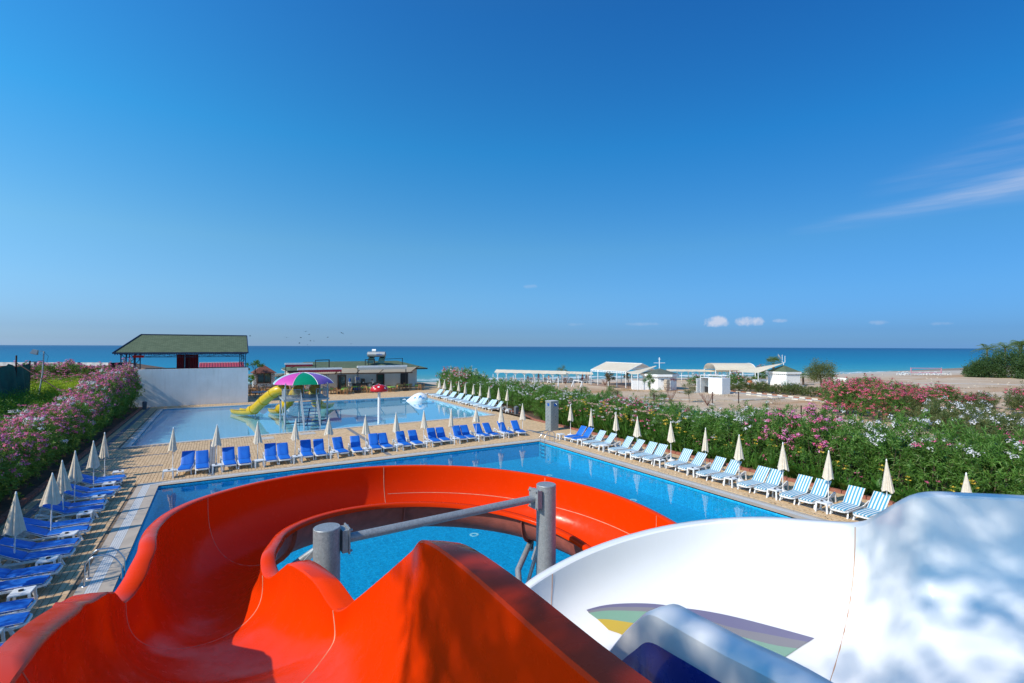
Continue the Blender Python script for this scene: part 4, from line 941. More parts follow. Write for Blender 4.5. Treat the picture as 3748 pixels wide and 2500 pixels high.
tube_slide([(5.4, 48.6, 2.62), (4.6, 48.9, 2.6), (4.1, 49.6, 2.2), (3.5, 51.0, 1.45), (2.9, 52.5, .62), (2.4, 53.6, .42), (1.9, 54.9, .30), (1.4, 56.3, .24)], .46, 'tube_slide', 4.6)
tube_slide([(6.4, 49.2, 2.6), (6.4, 50.1, 2.5), (6.1, 51.0, 1.9), (5.7, 51.9, 1.1), (5.2, 52.8, .5), (4.9, 54.0, .3), (4.7, 55.0, .24)], .46, 'tube_slide', 4.3)
tube_slide([(7.8, 49.2, 2.6), (7.9, 50.2, 2.5), (8.1, 51.4, 1.7), (8.6, 52.8, .8), (9.3, 54.3, .45), (10.0, 55.8, .3), (10.6, 57.0, .24)], .46, 'tube_slide', 3.6)
for x, y, z in [(3.0, 52.6, .2), (8.3, 52.3, .7)]: mb = MB(); mb.tube([(x, y, -.42), (x, y, z)], .05, 8); mb.obj('slide_leg', 'grey_paint', pt)
mu = tag(empty('mushroom_fountain', (12.07, 41.95+.9, 0)), 'red mushroom water fountain with white spots on a white column', 'fountain')
mb = MB(); mb.tube([(0, 0, -.42), (0, 0, 2.75)], .12, 20); mb.obj('column', 'white_plastic', mu, 60)
prof = [(0, 3.30)]+[(.76*math.sin(R_(a)), 2.82+.47*math.cos(R_(a))) for a in range(8, 91, 8)]+[(.77, 2.75), (.70, 2.68), (.12, 2.72)]
mb = MB(); mb.lathe(prof, n=32); cap = mb.obj('cap', 'red_plastic', mu, 60)
for a, el, r in [(250, 40, .1), (300, 22, .08), (210, 30, .07), (340, 45, .08), (180, 50, .08), (275, 75, .07), (30, 30, .09), (90, 45, .09), (135, 25, .08)]:
    ce, se, ca, sa_ = math.cos(R_(el)), math.sin(R_(el)), math.cos(R_(a)), math.sin(R_(a)); c_ = Vector((.76*ce*ca, .76*ce*sa_, 2.82+.47*se)); n_ = Vector((ce*ca/.76, ce*sa_/.76, se/.47)).normalized()
    x = n_.cross(Z).normalized(); y = x.cross(n_)
    mb = MB(); mb.add([c_+n_*.012]+[c_+(x*math.cos(q*math.pi/6)+y*math.sin(q*math.pi/6))*r-n_*.004 for q in range(12)], [(0, 1+q, 1+(q+1) % 12) for q in range(12)]); mb.obj('spot', 'white_plastic', cap)
mb = MB(); mb.lathe([(0, 3.38), (.04, 3.36), (.05, 3.28)], n=8); mb.obj('nozzle', 'red_plastic', mu)
wl = tag(empty('whale_slide', (21.2, 57.4, -.07)), 'white rounded whale figure with blue fins resting in the paddling pool', 'pool toy'); wl.scale = (.74, .74, .80)
rows = []
ux = (R0*-1).normalized()
for i in range(15):
    u = i/14; c_ = ux*(-1.2+3.6*u); r = 1.18*math.sin(math.pi*min(1, (u*.92+.05)))**.7*(1-u)**.42*1.25 if u < 1 else .03; r = max(r, .05); zc = .45*(1-u)**1.5-.05
    rows.append([c_+F0*math.cos(R_(a))*r*.8+Z*(zc+math.sin(R_(a))*r*.95) for a in range(-30, 211, 16)])
mb = MB(); mb.grid(rows); mb.obj('body', 'white_plastic', wl, 180)
for s1_ in (-1, 1):
    tp = ux*2.3+F0*.0; mb = MB(); q = tp+F0*s1_*.1+Z*.15
    mb.add([q, q+ux*.35+F0*s1_*.38+Z*.1, q+ux*.55+F0*s1_*.12+Z*.05, q+ux*.2+F0*s1_*0, q+Z*.08, q+ux*.35+F0*s1_*.38+Z*.16, q+ux*.55+F0*s1_*.12+Z*.11, q+ux*.2+Z*.08], [(0, 1, 2, 3), (4, 7, 6, 5), (0, 4, 5, 1), (1, 5, 6, 2), (2, 6, 7, 3), (3, 7, 4, 0)]); mb.obj('tail_fluke', 'white_plastic', wl, 60)
t_ = NT('fin_blue'); M['fin_blue'] = t_.bsdf((.02, .25, .62, 1), .4)
def patch(pts, name, par_, mat='fin_blue', th=.03):
    mb = MB(); n = len(pts); d = -F0*th; mb.add([p+d for p in pts]+[p for p in pts], [tuple(range(n)), tuple(range(2*n-1, n-1, -1))]+[(i, i+n, (i+1) % n+n, (i+1) % n) for i in range(n)]); return mb.obj(name, mat, par_)
def on(u, a, off=.02):
    i = min(13, max(0, int(u*14))); f = u*14-i; j = (a+30)/16; jj = min(14, int(j)); g_ = j-jj
    p = (rows[i][jj]*(1-g_)+rows[i][jj+1]*g_)*(1-f)+(rows[i+1][jj]*(1-g_)+rows[i+1][jj+1]*g_)*f; return p-F0*off
for cu, ca, s_c in ((.28, 150, 1), (.52, 150, .8), (.15, 165, .7)):
    pts = [on(cu+du*s_c*.09, ca+da*s_c*14, .03) for du, da in ((0, -1), (.35, -.35), (1.2, -1.2), (.5, .1), (1, 1), (0, .4), (-1, 1), (-.4, 0), (-1.1, -.9), (-.35, -.35))]; patch(pts, 'fin_mark', wl)

# ------------------------------------------------------------------ plants
def unit(v): return v/np.maximum(np.linalg.norm(v, axis=-1, keepdims=True), 1e-9)
def leaves(base, d, length, width, r, droop=.0):
    """one folded rhombus for each leaf; base, d: n x 3"""
    n = len(base); L = length*r.uniform(.7, 1.2, (n, 1)); Wd = width*r.uniform(.8, 1.2, (n, 1))
    up = r.normal(size=(n, 3)); side = unit(np.cross(d, up)); mid = base+d*L*.45; tip = base+d*L; tip[:, 2] -= droop*L[:, 0]
    nn = np.cross(d, side)*Wd*.25
    V = np.stack([base, mid+side*Wd*.5+nn, tip, mid-side*Wd*.5+nn], 1).reshape(-1, 3)
    F = np.arange(n*4).reshape(-1, 4); return V, F
def dome_points(n, rad, r, zmin=-.15, lump=.18):
    z = r.uniform(zmin, 1, n); a = r.uniform(0, 2*np.pi, n); q = np.sqrt(np.maximum(0, 1-z*z)); d = np.stack([q*np.cos(a), q*np.sin(a), z], 1)
    ph = r.uniform(0, 6, 6)
    lm = 1+lump*(np.sin(3*a+ph[0]+2*z)*.6+np.sin(5*a+ph[1]-3*z)*.4+np.sin(7*z+ph[2]+a)*.4)
    return d, d*lm[:, None]*np.array(rad)
def oleander(seed, H=2.7, W=1.15, leaf='oleander_leaf', petals=('white_petal',), nb=40, nsh=360, name='oleander_bush', llen=.20, lwid=.038, cl=.105, top=False):
    r = np.random.default_rng(seed); e = tag(empty(name), 'x', 'oleander')
    d, P = dome_points(nsh, (W, W, H*.52), r, -.75, .22); depth = r.uniform(.62, 1.0, (nsh, 1)); P = P*depth; P[:, 2] += H*.5; P[:, 2] = np.maximum(P[:, 2], .12)
    ax = unit(d*.9+np.array([0, 0, .75])+r.normal(size=(nsh, 3))*.25); per = 13
    ax2 = np.repeat(ax, per, 0); B = np.repeat(P, per, 0)-ax2*r.uniform(0, .28, (nsh*per, 1)); dr = unit(ax2*r.uniform(.35, 1.1, (nsh*per, 1))+unit(r.normal(size=(nsh*per, 3)))*.85)
    V, F = leaves(B, dr, llen, lwid, r, .12); o = bpy.data.objects.new('foliage', blob_mesh('foliage', V, F, [leaf])); COL.objects.link(o); o.parent = e
    if nb:
        sc = P[:, 2]/H+depth[:, 0]*1.4+r.uniform(0, .9, nsh)+(P[:, 2]/H*1.2 if top else 0)+.55*np.sin(P[:, 0]*4.1+seed)*np.sin(P[:, 1]*3.7+seed*2)+.35*np.sin(P[:, 2]*5+seed); idx = np.argsort(-sc)[:nb]; k = 20
        C = np.repeat(P[idx]+ax[idx]*.08, k, 0); off = r.normal(size=(nb*k, 3))*np.array([1, 1, .65])*cl*.62; Q = C+off
        d2 = unit(off+np.array([0, 0, .05])+np.repeat(ax[idx], k, 0)*.05); side = unit(np.cross(d2, r.normal(size=(nb*k, 3)))); s2 = np.cross(d2, side); s_ = .031
        V = np.stack([Q-side*s_, Q-s2*s_, Q+side*s_, Q+s2*s_], 1).reshape(-1, 3); F = np.arange(nb*k*4).reshape(-1, 4)
        mi = np.repeat(r.integers(0, len(petals), nb), k); o = bpy.data.objects.new('blossoms', blob_mesh('blossoms', V, F, list(petals), mi.astype(np.int32))); COL.objects.link(o); o.parent = e
    mb = MB()
    for i in range(7): a = i*.9; mb.tube([(math.cos(a)*.12, math.sin(a)*.12, 0), (math.cos(a)*W*.35, math.sin(a)*W*.35, H*.35), (math.cos(a+.2)*W*.6, math.sin(a+.2)*W*.6, H*.7)], [.03, .02, .01], 5, cap=False)
    mb.obj('stems', 'bark', e); return Proto(e)
def lily(seed, flower='yellow_petal', nf=3, nl=26, H=1.0, label='x'):
    r = np.random.default_rng(seed); e = tag(empty('canna_clump'), 'x', 'canna plant'); Vs = []; Fs = []; o_ = 0
    for i in range(nl):
        a = r.uniform(0, 6.28); b = np.array([math.cos(a), math.sin(a), 0])*r.uniform(.03, .28); out = np.array([math.cos(a), math.sin(a), 0]); sd = np.array([-math.sin(a), math.cos(a), 0]); L = H*r.uniform(.6, 1.1); lean = r.uniform(.25, 1.15); wd = r.uniform(.05, .11)
        pts = [b+out*lean*L*t**1.6+np.array([0, 0, L*(t-.25*lean*t*t)]) for t in (0, .35, .7, 1)]
        for p, w_ in zip(pts, (.3, 1, .75, .02)): Vs += [p-sd*wd*w_, p+sd*wd*w_]
        for k in range(3): Fs.append((o_+2*k, o_+2*k+1, o_+2*k+3, o_+2*k+2))
        o_ += 8
    me = blob_mesh('leaves', np.array(Vs), np.array(Fs), ['lily_leaf']); o = bpy.data.objects.new('leaves', me); COL.objects.link(o); o.parent = e
    mbs, mbf = MB(), []
    for i in range(nf):
        a = r.uniform(0, 6.28); p = Vector((math.cos(a)*.2, math.sin(a)*.2, H*r.uniform(1.05, 1.45))); mbs.tube([(p.x*.3, p.y*.3, 0), tuple(p)], .009, 4, cap=False); mb = MB()
        for k in range(7):
            d = Vector(unit(r.normal(size=(1, 3)))[0]); d.z = abs(d.z)*.6+.1; s_ = Vector(unit(r.normal(size=(1, 3)))[0])*.032; q = p+d*.02; mb.quad(q, q+d*.06+s_, q+d*.12, q+d*.06-s_)
        mb.obj('flower', flower, e)
    if nf: mbs.obj('flower_stems', 'lily_leaf', e)
    return Proto(e)
def cloud(seed, n, rad, leaf, llen, lwid, name='foliage', zmin=-.6, clumps=0, droop=.1, inner=.5):
    r = np.random.default_rng(seed); V_, F_ = [], []; o = 0
    if clumps:
        d, C = dome_points(clumps, rad, r, zmin, .15); C = C*r.uniform(.45, 1, (clumps, 1)); k = n//clumps
        P = np.repeat(C, k, 0)+r.normal(size=(clumps*k, 3))*np.array(rad)*.16; dd = unit(P+np.array([0, 0, .3])+r.normal(size=P.shape)*.6*max(rad))
    else:
        d, P = dome_points(n, rad, r, zmin, .12); P = P*r.uniform(inner, 1, (n, 1)); dd = unit(d+r.normal(size=P.shape)*.7)
    V, F = leaves(P, dd, llen, lwid, r, droop); return blob_mesh(name, V, F, [leaf])
def shrub(seed, n, rad, leaf, llen, lwid, name='shrub', cat='shrub', clumps=0, z0=None, stem=True, droop=.1):
    e = tag(empty(name), 'x', cat); me = cloud(seed, n, rad, leaf, llen, lwid, clumps=clumps, droop=droop, zmin=-.85); o = bpy.data.objects.new('foliage', me); COL.objects.link(o); o.parent = e; o.location = (0, 0, rad[2]*.85 if z0 is None else z0)
    if stem:
        mb = MB()
        for i in range(5): a = i*1.3; mb.tube([(0, 0, 0), (math.cos(a)*rad[0]*.3, math.sin(a)*rad[0]*.3, rad[2]*.7), (math.cos(a)*rad[0]*.55, math.sin(a)*rad[0]*.55, rad[2]*1.2)], [.035, .022, .01], 5, cap=False)
        mb.obj('stems', 'bark', e)
    return Proto(e)
def tree(name, loc, label, H, rad, leaf, llen, lwid, n, clumps, trunk_r=.12, lean=(0, 0), group=None, cat='tree', seed=1, crown_z=None, droop=.1):
    e = tag(empty(name, loc), label, cat, group); cz = crown_z or H-rad[2]*.8; r = random.Random(seed)
    me = cloud(seed, n, rad, leaf, llen, lwid, 'crown', -.8, clumps, droop); o = bpy.data.objects.new('crown', me); COL.objects.link(o); o.parent = e; o.location = (lean[0], lean[1], cz)
    mb = MB(); top = Vector((lean[0], lean[1], cz)); mb.tube([(0, 0, -.1), (lean[0]*.2, lean[1]*.2, cz*.35), (lean[0]*.6, lean[1]*.6, cz*.7), tuple(top)], [trunk_r*1.3, trunk_r, trunk_r*.8, trunk_r*.4], 8); mb.obj('trunk', 'bark', e, 60)
    for i in range(7):
        a = r.uniform(0, 6.28); q = r.uniform(.45, .85); b = Vector((lean[0]*q, lean[1]*q, cz*q)); t_ = top+Vector((math.cos(a)*rad[0]*.7, math.sin(a)*rad[1]*.7, rad[2]*r.uniform(-.3, .5)))
        mb = MB(); mb.tube([b, (b+t_)/2+Vector((0, 0, .1)), t_], [trunk_r*.5, trunk_r*.32, .012], 6); mb.obj('limb', 'bark', e, 60)
    return e
def palm(loc, label, h, fl, nf, seed, name='palm_tree', fan=False, group=None, tr=.14):
    e = tag(empty(name, loc), label, 'palm tree', group); r = random.Random(seed)
    mb = MB(); mb.tube([(0, 0, -.1), (0.05, 0, h*.5), (0, 0, h)], [tr*1.4, tr, tr*1.2], 10); mb.obj('trunk', 'bark', e, 60)
    for i in range(nf):
        a = 2*math.pi*i/nf+r.uniform(-.2, .2); el = r.uniform(-.2, 1.25); out = Vector((math.cos(a), math.sin(a), 0)); sd = Vector((-math.sin(a), math.cos(a), 0)); mb = MB()
        if fan:
            st = Vector((0, 0, h))+out*math.cos(el)*fl*.5+Z*math.sin(el)*fl*.5; mb.tube([(0, 0, h), tuple(st)], .012, 4, cap=False)
            d0 = (out*math.cos(el)+Z*math.sin(el)); upv = sd.cross(d0)
            for k in range(13):
                t_ = (k-6)/6*1.5; d = d0*math.cos(t_)+sd*math.sin(t_); q = st+d*fl*.55-Z*.08*fl; m_ = st+d*fl*.3; w_ = (sd*math.cos(t_)-d0*math.sin(t_))*.03; mb.quad(st, m_+w_, q, m_-w_)
        else:
            pts = [Vector((0, 0, h))+out*math.cos(el)*fl*t_+Z*(math.sin(el)*fl*t_-.55*fl*t_*t_) for t_ in [k/9 for k in range(10)]]; mb.tube(pts, [.022-.0018*k for k in range(10)], 4, cap=False)
            for k in range(1, 10):
                for j in (0, .5):
                    p = pts[k-1]*(1-j)+pts[k]*j; dd = (pts[k]-pts[k-1]).normalized(); ll = fl*.26*math.sin(math.pi*(k+j)/10.5)
                    for s2 in (-1, 1): d = (dd*.6+sd*s2*.75-Z*.3).normalized(); q = p+d*ll; w_ = dd*.022; mb.quad(p-w_, p+d*ll*.5-w_*1.5, q, p+d*ll*.5+w_*1.5)
        mb.obj('frond', 'palm_leaf', e)
    return e
# prototypes
ol_pink = [oleander(11, 2.9, 1.15, petals=('pink_petal', 'mauve_petal'), nb=78, top=True), oleander(12, 2.8, 1.2, petals=('pink_petal', 'pink_petal', 'mauve_petal'), nb=60, top=True), oleander(13, 2.9, 1.15, petals=('pink_petal', 'white_petal'), nb=42, top=True)]
ol_white = [oleander(21, 2.8, 1.2, petals=('white_petal',), nb=20), oleander(22, 2.7, 1.15, petals=('white_petal', 'white_petal', 'pink_petal'), nb=16), oleander(23, 2.8, 1.2, petals=('white_petal',), nb=6)]
ol_mauve = oleander(31, 2.8, 1.2, petals=('mauve_petal', 'pink_petal'), nb=72)
ol_mix = oleander(32, 2.6, 1.2, petals=('pink_petal', 'white_petal', 'rose_petal'), nb=46)
ol_rose = [oleander(41, 2.8, 1.5, petals=('rose_petal', 'rose_petal', 'pink_petal'), nb=150, leaf='oleander_leaf'), oleander(42, 2.6, 1.5, petals=('rose_petal', 'pink_petal'), nb=70, leaf='dusty_leaf')]
ol_dust = [oleander(51, 1.7, 1.3, leaf='dusty_leaf', petals=('white_petal',), nb=14, nsh=300), oleander(52, 1.5, 1.3, leaf='dusty_leaf', petals=('faded_petal',), nb=6, nsh=280)]
lil = [lily(61, 'yellow_petal', 4), lily(62, 'faded_petal', 6, 24, .95), lily(63, 'yellow_petal', 2, 30, 1.05), lily(64, 'pink_petal', 2, 26, .9)]
feath = [shrub(71, 5200, (1.3, 1.3, .95), 'feather_leaf', .13, .020, 'feathery_shrub', 'shrub', clumps=70, droop=.25), shrub(72, 5200, (1.4, 1.3, .9), 'fern_leaf', .13, .022, 'feathery_shrub', 'shrub', clumps=70, droop=.25)]
# left hedge
i = 0; y = 13.0
cols = 'pink-flowered dark green'
while y < 64.5:
    h_ = random.uniform(.98, 1.14)*(1+.52*max(0, min(1, (y-44)/16)))
    p = ol_pink[(0, 1, 0, 2, 1)[i % 5]]
    p.place((-8.15+random.uniform(-.12, .12), y, .0), random.uniform(0, 6), f'pink oleander bush, {ORD[i]} from the near end of the left hedge front', 'pink oleander bushes of the left hedge', (1.0, 1.05, h_)); i += 1; y += 1.55
i = 0; y = 14.0
while y < 64:
    ol_pink[(1, 2, 0, 1)[i % 4]].place((-9.7+random.uniform(-.2, .2), y, .1), random.uniform(0, 6), f'pink oleander bush, {ORD[i]} from the near end of the hedge back row', 'pink oleander bushes behind the left hedge', (1.05, 1.1, random.uniform(.78, .95) if y < 50 else 1.05+.03*(y-50))); i += 1; y += 1.9
i = 0
for y in range(27, 61, 3):
    for k, x in enumerate((-11.6, -13.6)):
        feath[1].place((x+random.uniform(-.3, .3), y+random.uniform(-.5, .5), .1+k*.35), random.uniform(0, 6), f'feathery dark green shrub, {ORD[i]} counted from the near end behind the pink hedge', 'feathery green shrubs before the net fence', (1.15, 1.25, 1.45 if k else 1.3)); i += 1
bk = MB(); bk.grid([[(x, y, z) for x, z in zip((-26, -20, -14, -9.4), (zz*.9, zz, zz*.8, .1))] for y, zz in ((60, .3), (63, .9), (67, 1.1), (71, 1.9), (76, 2.3), (80, .0))]); tag(bk.obj('planted_bank', 'soil'), kind='structure')
i = 0
for x, y, z, s_ in [(-10.6, 62, .3, 1.3), (-12.6, 61.5, .7, 1.3), (-11.6, 64.6, .7, 1.3), (-13.8, 64, .9, 1.3), (-10.0, 66.5, .6, 1.2), (-12.6, 67.2, .9, 1.25), (-15, 66.5, 1.0, 1.2), (-10.6, 68.6, .8, 1.15), (-14.2, 68.8, 1.2, 1.1), (-12.2, 59, .6, 1.35), (-16.5, 64.5, .9, 1.2), (-17, 68, 1.1, 1.05)]:
    feath[0].place((x, y, z), random.uniform(0, 6), f'feathery yellow-green shrub in full sun, {ORD[i]} of twelve before the pink bank', 'yellow-green shrubs on the bank', (1.35, 1.3, s_)); i += 1
i = 0
for x, y, z, s_ in [(-10.6, 72.5, .9, .95), (-12.6, 73.5, 1.5, 1.0), (-14.6, 74, 1.8, 1.02), (-16.6, 74, 1.9, 1.0), (-18.6, 74, 1.9, .95), (-13.6, 71, 1.4, .72), (-16, 71, 1.5, .75), (-18.5, 71, 1.5, .75), (-20.8, 72, 1.6, .75), (-23, 71, 1.5, .7), (-20.5, 68.5, 1.2, .65), (-18.3, 69, 1.2, .6), (-11.8, 75.5, 1.5, 1.0), (-15.5, 76.5, 1.9, 1.02)]:
    ol_pink[i % 2].place((x, y, z), random.uniform(0, 6), f'pink oleander on the raised bank by the white wall, {ORD[i]} of fourteen', 'pink oleanders on the raised bank', (1.3, 1.3, s_)); i += 1
# right hedge
i = 0; y = 5.4
while y < 62.5:
    far = y > 44; x = 26.2 if y < 38 else (26.9 if y < 44 else 27.6)
    if 13.2 < y < 16: p = ol_mauve
    elif 24 < y < 29.5: p = ol_mix
    elif y > 58: p = ol_mix
    else: p = ol_white[(0, 2, 1, 0, 2)[i % 5]]
    p.place((x+random.uniform(-.15, .15), y, .0), random.uniform(0, 6), ('mauve' if p is ol_mauve else 'pink and white' if p is ol_mix else 'white')+f'-flowered oleander, {ORD[i]} from the near end of the right hedge', 'oleanders of the right hedge front', (1.08, 1.1, random.uniform(.82, 1.04)*(1.22 if y > 57 else 1.18 if y < 19 else 1))); i += 1; y += 1.6
i = 0; y = 4.5
while y < 62.5:
    p = ol_mauve if 12.5 < y < 15 else ol_white[(0, 1, 2, 0)[i % 4]]
    p.place((28.0 if y < 40 else 29.0, y, .0), random.uniform(0, 6), f'oleander bush, {ORD[i]} from the near end of the hedge row nearest the sand', 'oleanders of the right hedge back', (1.15, 1.2, random.uniform(1.2, 1.32) if y > 56 else random.uniform(.95, 1.06) if y > 44 else random.uniform(.92, 1.06)*(1.22 if y < 19 else 1))); i += 1; y += 1.95
i = 0
for y in np.arange(7.2, 36.5, .62):
    wild = y > 22
    lil[(int(y*7)) % 4 if wild else (0, 2, 3, 2)[int(y*5) % 4]].place((25.05+random.uniform(-.12, .15), y, .03), random.uniform(0, 6), f'leafy canna clump, {ORD[i]} from the near end at the hedge foot', 'canna clumps along the right hedge foot', (1, 1, random.uniform(.75, 1.25)*(1.15 if wild else .95))); i += 1
i = 0
for y in np.arange(21.5, 34, .8):
    lil[1 if i % 3 else 0].place((25.6+random.uniform(-.1, .1), y, .5), random.uniform(0, 6), f'tall faded canna clump, {ORD[i]} from the near end behind the front clumps', 'tall faded cannas near the shower pillar', (1.15, 1.15, 1.3)); i += 1
for k, (x, y, s_) in enumerate([(29.5, 64.5, 1.28), (29.8, 67, 1.3), (30, 70, 1.28), (31.5, 66, 1.3), (31.5, 69, 1.25)]): (ol_mix if k % 2 == 0 else ol_white[0]).place((x, y, -.1), k, f'tall oleander beside the right end of the bar, {ORD[k]} of five', 'tall oleanders beside the bar', (1.25, 1.25, s_))
# ground beyond the right hedge
PL_ = [(ol_rose[0], CW(x, d, -.42), s_, f'crimson oleander bush{t_}') for x, d, s_, t_ in ((40.5, 61, .95, ' at the left end of the crimson thicket'), (43.5, 60, 1.0, ' left of the thicket middle'), (46, 63, .98, ' tallest at the back of the thicket'), (47, 58, .8, ' low in front of the thicket'), (50.5, 57.5, .85, ' near the right end of the thicket'), (42.5, 56, .75, ' low at the front left of the thicket'))]
PL_ += [(ol_rose[1], CW(x, d, -.42), s_, f'dusty rose oleander bush{t_}') for x, d, s_, t_ in ((48.5, 61.5, .85, ' at the back of the crimson thicket'), (45, 56, .7, ' in the front middle of the thicket'), (52.5, 55.5, .6, ' at the low right end of the thicket'), (54, 51, 1.05, ' first right of the painted kerb'), (57, 52, 1.08, ' second right of the painted kerb'), (56, 49, .9, ' third and nearest right of the kerb'))]
PL_ += [(ol_rose[0], CW(x, d, -.42), s_, lb) for x, d, s_, lb in ((34.6, 50.5, .92, 'crimson oleander bush at the near left corner of the thicket'), (36.8, 51.5, 1.0, 'tall crimson oleander bush second along the near side'), (39.2, 50.5, .9, 'crimson oleander bush third along the near side'), (41.5, 49.5, .78, 'low crimson oleander bush at the near right corner'), (35.5, 47, .85, 'crimson oleander bush behind the mauve hedge bushes'))]
PL_ += [(ol_rose[1], CW(x, d, -.42), s_, lb) for x, d, s_, lb in ((38.5, 47.5, .85, 'green oleander bush with few rose flowers behind the hedge'), (36, 53.5, 1.02, 'dusty rose oleander bush behind the near crimson row'))]
for k, (p, loc, s_, lb) in enumerate(PL_): p.place(loc, random.uniform(0, 6), lb, 'oleanders on the sand right of the hedge', (1.35, 1.35, s_*(1.42 if (Vector(loc).dot(F0) < 52.5 and k < 30 and 'kerb' not in lb) else 1.2)))
for k, (x, d, s_) in enumerate([(50.5, 61, 1.25), (53, 60.5, 1.35), (55.5, 58, 1.15), (58, 55.5, .9)]): ol_dust[0].place(CW(x, d, -.42), k, f'dusty white-flowered bush, {ORD[k]} of four right of the crimson thicket', 'dusty white bushes beyond the thicket', (1.3, 1.3, s_))
for k, (x, d) in enumerate([(38.0, 43), (36, 41.5), (38, 39.5), (36.5, 38.5), (34, 37), (37, 35.5), (33, 34), (35.5, 32.5), (31.5, 31.5), (34, 30)]): ol_dust[k % 2].place(CW(x, d, -.42), k*2, f'dusty green bush, {ORD[k]} of ten between the hedge and the crimson thicket', 'dusty bushes behind the right hedge', (1.5, 1.5, 1.6))
for k, (x, y, s_) in enumerate([(72.6, 48.3, .95), (73, 45.6, 1.05), (73, 43.2, 1.0), (73.3, 40.8, 1.05), (73.5, 38.3, 1.0), (73.2, 36, .95), (73.6, 33.5, .85), (75, 47, 1.1), (75.5, 42, 1.05), (71.5, 50.6, .8)]): ol_dust[1 if k % 3 else 0].place((x, y, -.42), k, f'dusty shrub, {ORD[k]} of ten behind the painted kerbstones', 'dusty shrubs behind the painted kerb', (1.25, 1.25, s_))
tree('small_tree', (85.2, 43.0, -.42), 'small leaning tree with reddish crown beside a short white wall', 4.4, (2.4, 2.2, 2.0), 'dusty_leaf', .22, .06, 9000, 50, .16, (.3, .4), seed=3, crown_z=2.9)
tree('sapling', (52.7, 49.6, -.42), 'thin young tree in front of the octagonal kiosk', 3.0, (.8, .8, 1.0), 'lily_leaf', .15, .04, 2200, 16, .04, (-.15, .1), seed=4, cat='young tree')
tree('sapling', (51.4, 41.9, -.42), 'thin young tree right of the dry twiggy bush', 2.3, (.8, .8, .85), 'dusty_leaf', .14, .035, 1600, 12, .03, (0, .1), seed=5, cat='young tree')
tree('sapling', (59.2, 79.2, -.42), 'small dusty tree in front of the long beach canopy', 2.9, (1.2, 1.2, .9), 'dusty_leaf', .16, .04, 1800, 14, .05, (0, .1), seed=6, cat='young tree')
tree('sapling', (57.5, 63.5, -.42), 'dark-leaved young tree under the gabled canopy', 2.6, (1.1, 1.1, .9), 'bronze_leaf', .22, .12, 700, 12, .04, (0, 0), seed=7, cat='young tree')
tree('sapling', (60.3, 61.8, -.42), 'dark-leaved young tree beside the kiosk counter', 2.7, (.8, .8, .8), 'bronze_leaf', .22, .12, 500, 9, .04, (0, 0), seed=8, cat='young tree')
sb1 = shrub(81, 2600, (1.1, 1.1, .95), 'lily_leaf', .14, .035, 'green_bush', 'bush', clumps=24); sb1.place((48.4, 44.6, -.42), 0, 'rounded green bush in front of the octagonal kiosk')
sb1.place((46.5, 50.5, -.42), 1, 'low bright green bush beside the wire fence'); sb1.place((43, 52, -.5), 2, 'low yellowish green bush behind the hedge top')
def dry_bush(loc, label, s_, seed):
    e = tag(empty('dry_bush', loc), label, 'dry bush', 'dry twiggy bushes'); r = random.Random(seed); mb = MB()
    for i in range(26):
        a = r.uniform(0, 6.28); d = Vector((math.cos(a)*.5, math.sin(a)*.5, r.uniform(.7, 1.3))).normalized(); p1 = d*s_*r.uniform(.5, .8); p2 = p1+(d+Vector((r.uniform(-.5, .5), r.uniform(-.5, .5), r.uniform(-.1, .4)))).normalized()*s_*.4
        mb.tube([(0, 0, 0), tuple(p1), tuple(p2)], [.016, .01, .004], 4, cap=False); p3 = p1+(d+Vector((r.uniform(-.8, .8), r.uniform(-.8, .8), .1))).normalized()*s_*.35; mb.tube([tuple(p1), tuple(p3)], [.009, .004], 4, cap=False)
    mb.obj('twigs', 'dry_twig', e)
dry_bush((49.6, 43.3, -.42), 'bare reddish dry bush beside the stone column', 2.2, 1); dry_bush((56, 74, -.42), 'bare brown dry bush below the long beach canopy', 1.6, 2); dry_bush((50.5, 38.5, -.42), 'bare dry bush left of the white shed', 1.7, 3); dry_bush((60.5, 68, -.42), 'small bare dry bush inside the gabled canopy', 1.3, 4)
dry_bush((33, 33, -.42), 'thin dry twigs standing behind the hedge', 1.6, 5)
# big dark thicket and palms at the right edge
for k, (x, d, h_, w_) in enumerate([(115, 118, 5.2, 3.4), (118.5, 116, 6.3, 4.0), (121.5, 114, 6.6, 4.4), (119, 111, 5.0, 3.8), (125, 113, 6.9, 4.6), (123.5, 108, 5.2, 4.0), (128, 110, 6.6, 4.6), (112.6, 118.5, 3.0, 2.2)]):
    tree('dense_tree', CW(x, d, -.5), f'dense dark green tree, {ORD[k]} from the left in the shore thicket', h_+.5, (w_, w_, h_*.62), 'dark_leaf', .42, .16, 6500, 60, .2, seed=90+k, group='dense trees at the right shore', crown_z=h_*.45)
for k, (x, d, h_) in enumerate([(118.5, 122, 6.2), (121.0, 120, 6.6), (124, 119, 7.4), (125.5, 117, 7.9), (128, 118, 7.6), (122.5, 118, 6.8)]):
    palm(CW(x, d, -.5), f'pale palm crown rising above the shore thicket, {ORD[k]} from the left', h_+.7, 3.4, 26, 100+k, group='palms above the shore thicket')
palm((94.9, 51.2, -.42), 'small fan palm right of the farther white kiosk', 1.5, 1.3, 22, 7, fan=True, tr=.16)
palm(CW(54.5, 102, -.5), 'bushy fan palm rising behind the vaulted canopy', 3.6, 2.1, 34, 8, fan=True, tr=.2)
palm(CW(46, 93, -.42), 'low fan palm in front of the vaulted canopy', .5, 1.4, 18, 9, fan=True, tr=.1)
ol_mix.place(CW(51.3, 101, -.4), 1, 'pink oleander beside the bushy fan palm', None, (1.2, 1.2, 1.25)); ol_mix.place(CW(39.2, 86, -.42), 2, 'tall pink oleander before the vaulted canopy', None, (1.3, 1.3, 1.05))
